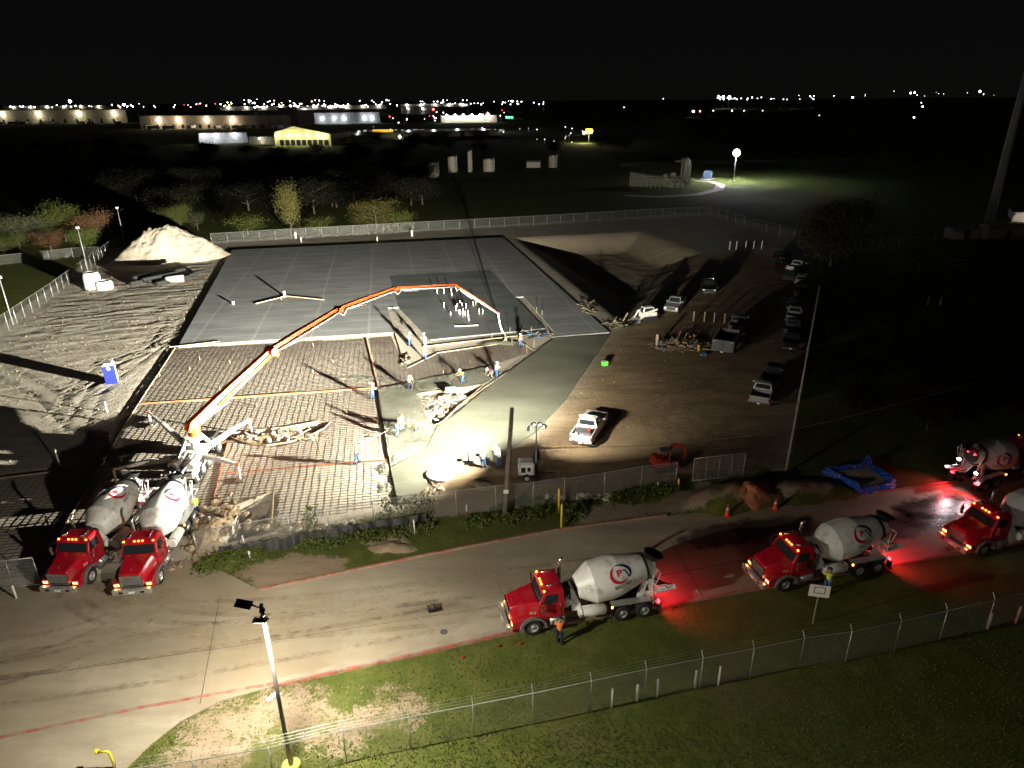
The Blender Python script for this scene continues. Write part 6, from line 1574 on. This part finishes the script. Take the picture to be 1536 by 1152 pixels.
v = G(1027,277)-c; s2 = pxm(277); b = MB(M_PIPE); b.tube([(v.x,v.y,0),(v.x,v.y,34*s2),(v.x,v.y,37*s2)],[4.2*s2,4.2*s2,2.4*s2],16); b.tube([(v.x-6*s2,v.y,0),(v.x-6*s2,v.y,36*s2)],.35,8); b.tube([(v.x+4.6*s2,v.y-.8,0),(v.x+4.6*s2,v.y-.8,33*s2)],.3,8); b.bar((v.x-16*s2,v.y,32*s2),(v.x-4*s2,v.y,32*s2),.3); b.build('tall_vessel', t)
strip('gravel_drive', GP([(1040,272),(1062,273),(1074,277),(1070,284),(1040,291),(985,294),(940,292)]), 3.2, -.02, .03, mat('pale_gravel',(.4,.36,.3),.9), 1)
t = thing('blue_shed', 'small blue grey shed with rounded roof left of the flood lamp', 'shed', G(1061,268), -.3); b = MB(mat('blue_metal',(.12,.19,.32),.5)); b.box(-1.6,1.6,-1.6,1.6,0,2.4); b.frus((-1.6,1.6,-1.6,1.6),2.4,(-1.0,1.0,-1.6,1.6),3.0); b.build('wall', t, .1); b = MB(M_BLKP); b.box(-1.7,-1.6,-.6,.6,.1,2.1); b.build('door', t); b = MB(M_CONC); b.box(-2.4,2.4,-2.4,2.4,-.05,.08); b.build('slab', t)
p = G(1100,272); hF = hgt(1100,272,1102,231); t = thing('flood_lamp', 'dazzling white floodlight on a pole over the green field', 'flood lamp', p)
b = MB(M_GALV); b.tube([(0,0,0),(0,0,hF)],[.14,.09],8); b.build('pole', t); b = MB(emat('flood_white',(.92,.93,1),400)); b.sph((0,-.1,hF+.4),1.15,14,10); b.build('lamp_head', t)
b = MB(M_CONC); b.box(-.6,.6,-.6,.6,-.1,.3); b.build('base', t)
plight('flood', (0,-1.4,hF+.5), 9000, (.93,.95,1), .5, t)
fence('low wire fence far behind the flood lamp', GP([(930,250),(1100,246),(1290,242)]), 1.4, 25, name='wire_fence', meshm=M_CLF2)

# ------------------------------------------------------------------ far town: warehouses and lamps
def bldg(label, pL, pR, hpx, mt, wins=None, lamps=None, roof='flat', deep=40, lw=2970, cat='warehouse', doors=0, lc=(1,.85,.6), ly=.8, name='warehouse', lampr=1.3):
    A = G(*pL); B_ = G(*pR); d = (B_-A); Lh = d.length; s = (A.y+B_.y)/2/FPX; h = hpx*s; rz = head(A, B_); t = thing(name, label, cat, A, rz)
    b = MB(mt); 
    if roof == 'gable': b.add([(0,0,0),(Lh,0,0),(Lh,0,h*.62),(Lh*.35,0,h),(0,0,h*.7),(0,deep,0),(Lh,deep,0),(Lh,deep,h*.62),(Lh*.35,deep,h),(0,deep,h*.7)],[(0,1,2,3,4),(9,8,7,6,5),(0,5,6,1),(1,6,7,2),(4,9,5,0)])
    else: b.box(0,Lh,0,deep,0,h)
    n = max(2, int(Lh/14)); 
    for k in range(n+1): x = Lh*k/n; b.box(x-.25,x+.25,-.25,-.004,0,h*.62)
    b.build('wall', t)
    b = MB(M_BLKP if roof != 'gable' else mt)
    if roof == 'gable': b.add([(-.5,-.5,h*.71),(Lh*.35,-.5,h*1.01),(Lh+.5,-.5,h*.63),(-.5,deep,h*.71),(Lh*.35,deep,h*1.01),(Lh+.5,deep,h*.63)],[(0,1,4,3),(1,2,5,4)])
    else: b.box(-.6,Lh+.6,-.6,deep+.6,h+.01,h*1.04)
    b.build('roof', t)
    for k in range(doors):
        x = Lh*(.12+.8*k/max(1,doors-1)); b = MB(M_BLKP); b.box(x-1.4,x+1.4,-.3,-.05,.4,h*.32); b.build('dock_door', t)
    for u in (lamps or []):
        x = Lh*u; b = MB(emat('wall_lamp_glow_%d' % int(lc[2]*100), lc, 55)); b.sph((x,-2.0,h*ly),lampr,8,6,.6); b.build('wall_lamp', t)
        plight('wall_light', (x,-7,h*ly*.9), lw, lc, .8, t)
    return t
M_WHS = mat('pale_warehouse', (.42,.4,.34), .8, 0, .06, .02); M_WH2 = mat('tan_warehouse', (.36,.3,.24), .8, 0, .06, .02); M_YW = mat('yellow_warehouse', (.6,.56,.28), .7, 0, .05, .05)
WC = (1,.88,.62)
bldg('long pale warehouse at far left with four bright wall lamps', (-60,186), (192,184), 17, M_WHS, lamps=(.27,.48,.72,.93), lw=4455, doors=12, lc=WC, ly=.75)
bldg('long tan warehouse in the middle distance with a row of wall lamps', (212,193), (425,193), 17, M_WH2, lamps=(.14,.28,.48,.66), lw=3960, doors=14, lc=(1,.84,.62), ly=.7)
bldg('dark brown warehouse end right of the tan one', (426,192), (448,192), 22, mat('brown_wall',(.2,.13,.1),.8), doors=2, lw=0)
bldg('bright white dock building with tall lit doorways', (448,188), (471,186), 22, mat('white_dock',(.7,.7,.66),.7), lamps=(.5,), lw=2970, doors=0, lc=(1,.97,.9), ly=.7, deep=25)
bldg('grey warehouse with blue white lamps on its wall', (472,186), (570,184), 14, mat('grey_wall',(.3,.31,.33),.8), lamps=(.12,.3,.45,.76,.88), lw=1089, lc=(.92,.93,1), ly=.5)
bldg('yellow gabled depot with six wall lamps and open bays', (414,219), (497,219), 26, M_YW, lamps=(.06,.25,.42,.6,.78,.9), roof='gable', lw=792, doors=9, lc=(1,.95,.65), ly=.55, name='depot', cat='depot', lampr=.7)
bldg('low pale shed joined to the right of the yellow depot', (498,214), (552,213), 9, M_WHS, lw=0, name='depot', cat='shed')
bldg('low white building lit blue white, left of the yellow depot', (300,216), (372,214), 14, mat('white_wall',(.65,.66,.7),.7), lamps=(.1,.35,.75), lw=990, lc=(.95,.95,1), ly=.9, name='shop', cat='shop', deep=20, lampr=.6)
bldg('small pale building left beside the yellow depot', (375,216), (412,217), 10, mat('cream_wall',(.55,.5,.4),.7), lamps=(.5,), lw=792, lc=(1,.95,.8), name='shop', cat='shop', deep=20, lampr=.5)
bldg('long low dark shed right of the yellow depot behind trees', (565,208), (745,203), 7, mat('dim_shed',(.16,.15,.12),.8), lw=0, name='shed', cat='shed')
bldg('blazing white filling station block in the distance', (662,184), (745,183), 9, mat('white_station',(.75,.75,.72),.6), lamps=(.1,.25,.4,.55,.7,.85), lw=2227, lc=(1,.95,.82), ly=1.1, name='filling_station', cat='station', deep=20)
bldg('pale block with a long wall left of the filling station', (602,170), (660,172), 9, M_WHS, lamps=(.2,.6), lw=1237, name='warehouse', lc=(1,1,.95))
bldg('long white horizon warehouse right of centre', (600,161), (705,160), 4, M_WHS, lamps=(.1,.3,.5,.7,.9), lw=4455, lc=(.95,.95,1), lampr=2.5)
bldg('long low horizon warehouse behind the pale left one', (5,166), (175,165), 6, M_WHS, lamps=(.1,.25,.4,.55,.7,.85), lw=3465, lc=(1,.95,.8), lampr=2)
bldg('long low horizon warehouse behind the tan one', (330,166), (580,163), 5, M_WHS, lamps=(.05,.15,.25,.35,.45,.55,.65,.75,.85,.95), lw=3465, lc=(1,.95,.85), lampr=2)
q = bldg('dim roadside building lit at the far right edge behind the cell tower', (1519,333), (1600,338), 15, mat('cream_wall2',(.5,.42,.38),.7), lamps=(.2,), lw=74, lc=(1,.9,.85), name='building', cat='building', deep=12, lampr=.35)
t = thing('sign_board', 'glowing yellow roadside sign right of the filling lights', 'sign', G(883,214)); s = pxm(214); b = MB(M_GALV); b.tube([(0,0,0),(0,0,14*s)],.3,6); b.build('pole', t); b = MB(emat('sign_yellow',(1,.7,.05),6)); b.box(-4.5*s,4.5*s,-.4,.4,12*s,18*s); b.build('board', t); plight('sign_glow', (-4,-6,10*s), 9000, (1,.9,.5), .5, t)
t = thing('service_canopy', 'long yellow lit canopy strip in front of the horizon lots', 'canopy', G(575,206)); s = pxm(206); b = MB(emat('canopy_yellow',(1,.5,.04),1.2)); b.box(-14*s,14*s,-2,2,7*s,10.5*s); b.build('fascia', t); b = MB(M_GALV); [b.tube([(x*s,0,0),(x*s,0,7*s)],.3,5) for x in (-12,0,12)]; b.build('posts', t)
# far street lamps: a pole and a glowing head each
LM = {}
def far_lamp(px, py, D, r, c, st, label, group='far town lamps'):
    p = far(px, py, D); key = (r, c, st)
    if key not in LM:
        b = MB(emat('far_lamp_%d' % len(LM), c, st)); b.sph((0,0,0), r, 6, 4); o = b.build('lamp_head'); LM[key] = o.data; bpy.data.objects.remove(o)
    zt = max(p.z, 1.5); t = thing('street_lamp', label, 'lamp', (p.x, p.y, 0), 0, group)
    h = bpy.data.objects.new('lamp_head', LM[key]); COL.objects.link(h); h.parent = t; h.location = (0,0,zt)
    if 'pole' not in LM: b = MB(M_GALV); b.tube([(0,0,0),(0,0,1)],.12,4); o = b.build('pole'); LM['pole'] = o.data; bpy.data.objects.remove(o)
    k = bpy.data.objects.new('pole', LM['pole']); COL.objects.link(k); k.parent = t; k.scale = (1,1,zt)
rr = random.Random(21)
WW = (1,.96,.9); BW = (.88,.9,1); AM = (1,.7,.35); RD = (1,.05,.05); GN = (.1,1,.35)
def row(n, x0, x1, y0, y1, D, r, cols, st, label):
    r *= .62; n = int(n*1.12)
    for i in range(n):
        far_lamp(rr.uniform(x0,x1), rr.uniform(y0,y1), D*rr.uniform(.9,1.15), r*rr.choice((.7,1,1,1.4)), rr.choice(cols), st, label)
row(26, 2, 200, 157, 161, 1500, 1.5, [WW,WW,AM], 14, 'far lamp in the left horizon row behind the pale warehouse')
row(14, 190, 330, 155, 161, 1500, 1.4, [WW,AM,RD,BW], 12, 'far lamp on the horizon between the two left warehouses')
row(46, 330, 560, 149, 160, 1600, 1.5, [WW,WW,WW,AM,BW], 16, 'far lamp in the dense horizon cluster above the tan warehouse')
row(30, 380, 560, 157, 162, 1500, 1.9, [WW,BW], 20, 'bright far lamp in the dense row left of centre')
row(26, 560, 705, 150, 158, 1800, 1.5, [WW,BW,BW], 14, 'far lamp on the horizon around the white horizon warehouse')
row(20, 705, 820, 151, 157, 1700, 1.6, [BW,WW,BW], 14, 'far lamp in the short row on the horizon right of centre')
row(26, 580, 760, 163, 185, 1000, .8, [WW,WW,AM,RD], 14, 'far lamp around the filling station')
row(18, 560, 900, 190, 200, 640, .35, [WW,BW], 10, 'small lamp over the parked vans strip')
row(8, 765, 900, 203, 222, 520, .3, [WW,BW,WW], 8, 'small lamp glinting among the trees left of the yellow sign')
row(22, 1070, 1190, 146, 149.5, 1900, 1.6, [BW,BW,WW,(.6,.9,.9)], 14, 'far lamp in the right horizon row')
row(8, 1190, 1260, 143, 149, 1900, 1.4, [BW,WW,AM], 12, 'far lamp at the end of the right horizon row')
row(12, 1290, 1520, 136, 147, 1900, .9, [WW,WW], 9, 'sparse far lamp on the dark right horizon')
for (x,y,D,r,c,st,l) in ((105,152,1600,3,BW,40,'blue white beacon high on the left horizon'),(186,157,1600,2.4,BW,40,'blue white lamp at the end of the left warehouse row'),(1078,145.5,1900,3.2,BW,40,'very bright left lamp of the trio on the right horizon'),(1085,145.5,1900,3,BW,36,'very bright middle lamp of the trio on the right horizon'),(1094,145.5,1900,3,BW,36,'very bright right lamp of the trio on the right horizon'),(1040,167,1100,1.4,BW,40,'single white lamp in the dark below the right horizon'),(1050,167,1100,.9,(1,.35,.1),14,'orange lamp beside the single white lamp'),(650,164,1300,1.8,RD,30,'red lamp above the filling station'),(730,172,1100,1.6,RD,20,'red lamp right of the filling station'),(760,176,1100,1.5,GN,10,'left green traffic lamp of three'),(764,176,1100,1.5,GN,10,'middle green traffic lamp of three'),(768,176,1100,1.5,GN,10,'right green traffic lamp of three'),(600,212,560,1.0,(1,.95,.6),40,'warm lamp glowing alone at the edge of the dark woodland'),(708,205,600,.5,WW,16,'small white lamp over the dark shed'),(632,210,600,.4,WW,12,'left small lamp beside the woodland'),(638,208,600,.4,WW,12,'right small lamp beside the woodland'),(876,201,600,.9,(1,.95,.8),40,'white lamp just below the yellow sign'),(936,161,1500,.8,WW,10,'faint lamp alone in the dark centre'),(995,148,1900,1,WW,10,'faint lamp pair left of the right horizon row'),(1371,176,900,.9,WW,16,'lone lamp in the dark right field'),(1384,160,1200,1.1,WW,16,'lone lamp higher in the dark right field'),(1382,154,1300,.8,WW,10,'topmost lone lamp of three in the right field'),(1279,146,1900,2.2,WW,20,'bright lamp left of the sparse right row'),(1366,139.5,1900,2,WW,20,'left lamp of a bright pair on the right horizon'),(1372,139,1900,2,WW,20,'right lamp of a bright pair on the right horizon'),(1470,137,1900,2.2,WW,22,'bright lamp on the horizon left of the cell tower'),(1535,135,1900,1.6,(.8,1,.9),18,'greenish lamp at the right edge of the horizon'),(1229,173,1000,.5,WW,8,'tiny lamp below the right horizon row'),(1070,166,1300,.8,BW,10,'faint lamp in the lower right row, left'),(1098,166,1300,1,BW,12,'faint lamp in the lower right row, middle'),(1116,166,1300,.8,BW,10,'faint lamp in the lower right row, third'),(1144,166,1300,.7,BW,10,'faint lamp in the lower right row, last')):
    far_lamp(x,y,D,r,c,st,l,None)
# vans parked in the lit strip
b0 = None
rr = random.Random(8)
van = thing('parked_van', 'x', 'van'); b = MB(V_WHT); b.side([(2.6,.4),(2.6,1.1),(1.9,1.3),(1.5,2.1),(-2.6,2.2),(-2.6,.4)],-1,1); b.build('body', van, .05); b = MB(M_GLASS); b.add([(1.93,-.85,1.32),(1.93,.85,1.32),(1.56,.8,2.05),(1.56,-.8,2.05)],[(0,1,2,3)]); b.build('windshield', van)
for x in (-1.6,1.6):
    for s in (-1,1): wheel(van, x, s*.9, .36, .2, s, M_ALU)
for i in range(24):
    o = van if i == 0 else dup(van); x = 540+i*9.2+rr.uniform(-2,2); place(o, G(x, 199+rr.uniform(-.6,.8)-(i/24)*2, 0), rr.choice((1.57,1.45,0)), 'white van parked in the lit strip beyond the woodland', 'vans parked beyond the woodland')
    if i % 4 == 0: plight('strip_light', (o.location.x, o.location.y-8, 9), 9000, (.95,.97,1), .5)

m_puddle = surf_mat('wet_road', (.085,.075,.065), (.05,.045,.04), (.13,.115,.10), .3, (.6,1), 0, None, None, bump=.02, bdet=3.5, rvar=.12)
_al = N.new('ShaderNodeAttribute'); _al.attribute_name = 'wet'
L.new(mrange(math_('ADD', _al.outputs['Fac'], math_('MULTIPLY', math_('SUBTRACT', nz(.9, 7, .7), .5), 1.1)), .25, .6), N['Principled BSDF'].inputs['Alpha'])
def puddle(px, py, rx, ry, mt=None):
    c = G(px, py); b = MB(mt or m_puddle); n = 30; vs = []; at_ = []
    for i in range(7):
        q = 1-i/6
        for k in range(n): t = 2*math.pi*k/n; vs.append((q*rx*math.cos(t), q*ry*math.sin(t), 0)); at_.append(1-q)
    b.add(vs, [(i*n+k, i*n+(k+1)%n, (i+1)*n+(k+1)%n, (i+1)*n+k) for i in range(6) for k in range(n)])
    o = b.build('puddle'); o.location = (c.x, c.y, .0265 if mt is None else .032); o.rotation_euler = (0,0,ROAD_ANG); o['kind'] = 'structure'
    q = o.data.attributes.new('wet', 'FLOAT', 'POINT'); q.data.foreach_set('value', at_)
puddle(1408,760,5.5,2.2); puddle(1120,798,8,2.0); puddle(1340,790,7,2.2)
# tyre tracks of drying mud on the concrete
mt_ = bpy.data.materials.new('mud_tracks'); mt_.use_nodes = True; N = mt_.node_tree.nodes; L = mt_.node_tree.links; geo = N.new('ShaderNodeNewGeometry'); bs = N['Principled BSDF']; bs.inputs['Roughness'].default_value = .9
L.new(ramp(nz(1.2), [(.3,(.13,.10,.07)),(.7,(.25,.19,.13))]), bs.inputs['Base Color']); L.new(mrange(math_('ADD', nz(2.2,8,.75), math_('MULTIPLY', nz(.25,3), .6)), .72, .98, 0, .34), bs.inputs['Alpha'])
ml_ = bpy.data.materials.new('dust_tracks'); ml_.use_nodes = True; N = ml_.node_tree.nodes; L = ml_.node_tree.links; geo = N.new('ShaderNodeNewGeometry'); bs = N['Principled BSDF']; bs.inputs['Roughness'].default_value = .95
L.new(ramp(nz(1.5), [(.3,(.42,.33,.22)),(.7,(.6,.5,.36))]), bs.inputs['Base Color']); L.new(mrange(math_('ADD', nz(1.6,8,.75), math_('MULTIPLY', nz(.3,3), .6)), .76, .98, 0, .4), bs.inputs['Alpha'])
rr = random.Random(4); zt = .0265
def bez(P, n=22):
    out = []
    for i in range(n+1):
        u = i/n; q = [Vector(p) for p in P]
        while len(q) > 1: q = [a*(1-u)+b_*u for a, b_ in zip(q, q[1:])]
        out.append(q[0])
    return out
T_ = []
for i in range(13):
    x0 = rr.uniform(75,260); j = rr.uniform(-35,35)
    if i % 3 == 0: T_.append([(x0,885),(x0-30,960),(-80,1010+j)])
    elif i % 3 == 1: T_.append([(x0,880),(x0+40,975+j*.5),(600+j*2,915+j*.6),(900,862+j*.5)])
    else: T_.append([(-60,1020+j),(250,985+j),(700,900+j*.8)])
for i, P in enumerate(T_):
    C_ = bez([G(*q) for q in P]); b = MB(mt_ if i % 2 else ml_); w = rr.uniform(.22,.4)
    for g_ in (-1, 1):
        pts = []
        for k, c in enumerate(C_):
            d = (C_[min(k+1,len(C_)-1)]-C_[max(k-1,0)]).normalized(); nn = Vector((-d.y,d.x,0)); pts += [c+nn*(g_*.95-w/2)+Vector((0,0,zt)), c+nn*(g_*.95+w/2)+Vector((0,0,zt))]
        b.add(pts, [(2*k,2*k+2,2*k+3,2*k+1) for k in range(len(C_)-1)])
    zt += .0008; b.build('tyre_tracks')['kind'] = 'structure'
# loose clods over the churned sand and dirt
b = MB(M_RK2 := mat('loose_clods', (.2,.165,.12), .95, 0, .35, 2)); rr = random.Random(9); PS = P_SAND; k = 0
def pin(x, y, P):
    c = False
    for i in range(len(P)):
        (a, d), (e, f) = P[i], P[(i+1) % len(P)]
        if (d > y) != (f > y) and x < (e-a)*(y-d)/(f-d)+a: c = not c
    return c
while k < 2600:
    x, y = rr.uniform(-90, 35), rr.uniform(42, 145)
    if not (pin(x, y, P_SAND) or pin(x, y, P_TAN)) or (pin(x,y,P_TAN) and rr.random() < .8): continue
    r_ = rr.choice((.04,.05,.07,.12)); z_ = gz(x, y); a_ = rr.random()*6.28; k += 1
    q = [Vector((x+r_*math.cos(a_+t_)*rr.uniform(.7,1.3), y+r_*math.sin(a_+t_)*rr.uniform(.7,1.3), z_-.03)) for t_ in (0,2.1,4.2)]; q.append(Vector((x,y,z_+r_*.9)))
    b.add(q, [(0,1,3),(1,2,3),(2,0,3)])
o = b.build('loose_clods'); o['kind'] = 'stuff'; tag(o, 'loose earth clods strewn over the bare ground', 'clods')
# grass tufts on the lawns either side of the near fence
b = MB(leaf_mat('grass_blades', (.05,.068,.014), (.14,.145,.04))); k = 0; rr = random.Random(13)
V = []; F_ = []
while k < 26000:
    py = 900+252*rr.random()**.6; px = rr.uniform(150,1536); p = G(px, py); 
    if pin(p.x, p.y, P_ROAD): k += 1; continue
    if pin(p.x, p.y, P_SOUTH_DIRT) and rr.random() < .8: k += 1; continue
    k += 1; s_ = rr.uniform(.025,.07); a_ = rr.random()*6.28; dx, dy = math.cos(a_)*s_*.6, math.sin(a_)*s_*.6; n0 = len(V)
    V += [(p.x-dx,p.y-dy,-.05),(p.x+dx,p.y+dy,-.05),(p.x+rr.uniform(-.03,.03),p.y+rr.uniform(-.03,.03),s_)]; F_.append((n0,n0+1,n0+2))
b.add(V, F_); o = b.build('grass_tufts'); o['kind'] = 'stuff'; tag(o, 'rough grass tufts over the lawns', 'grass')

# trailers and roof units that break up the far warehouses
rr = random.Random(31); tr0 = thing('box_trailer', 'x', 'trailer'); b = MB(V_WHT); b.box(-1.3,1.3,0,13,1.1,4.0); b.build('box', tr0); b = MB(M_BLKP); b.box(-.5,.5,.5,12.5,.9,1.1); b.box(-1.2,1.2,10,12.5,.1,1.1); b.box(-.4,.4,1.5,2,0,1); b.build('running_gear', tr0)
for i in range(26):
    o = tr0 if i == 0 else dup(tr0)
    if i < 14: x = rr.uniform(225,425); y = 193.6
    else: x = rr.uniform(10,190); y = 186.6
    p = G(x, y); place(o, (p.x, p.y-14, 0), rr.choice((0,0,.05,1.5)), 'box trailer backed to the docks of the far left warehouses', 'trailers at the far warehouses')
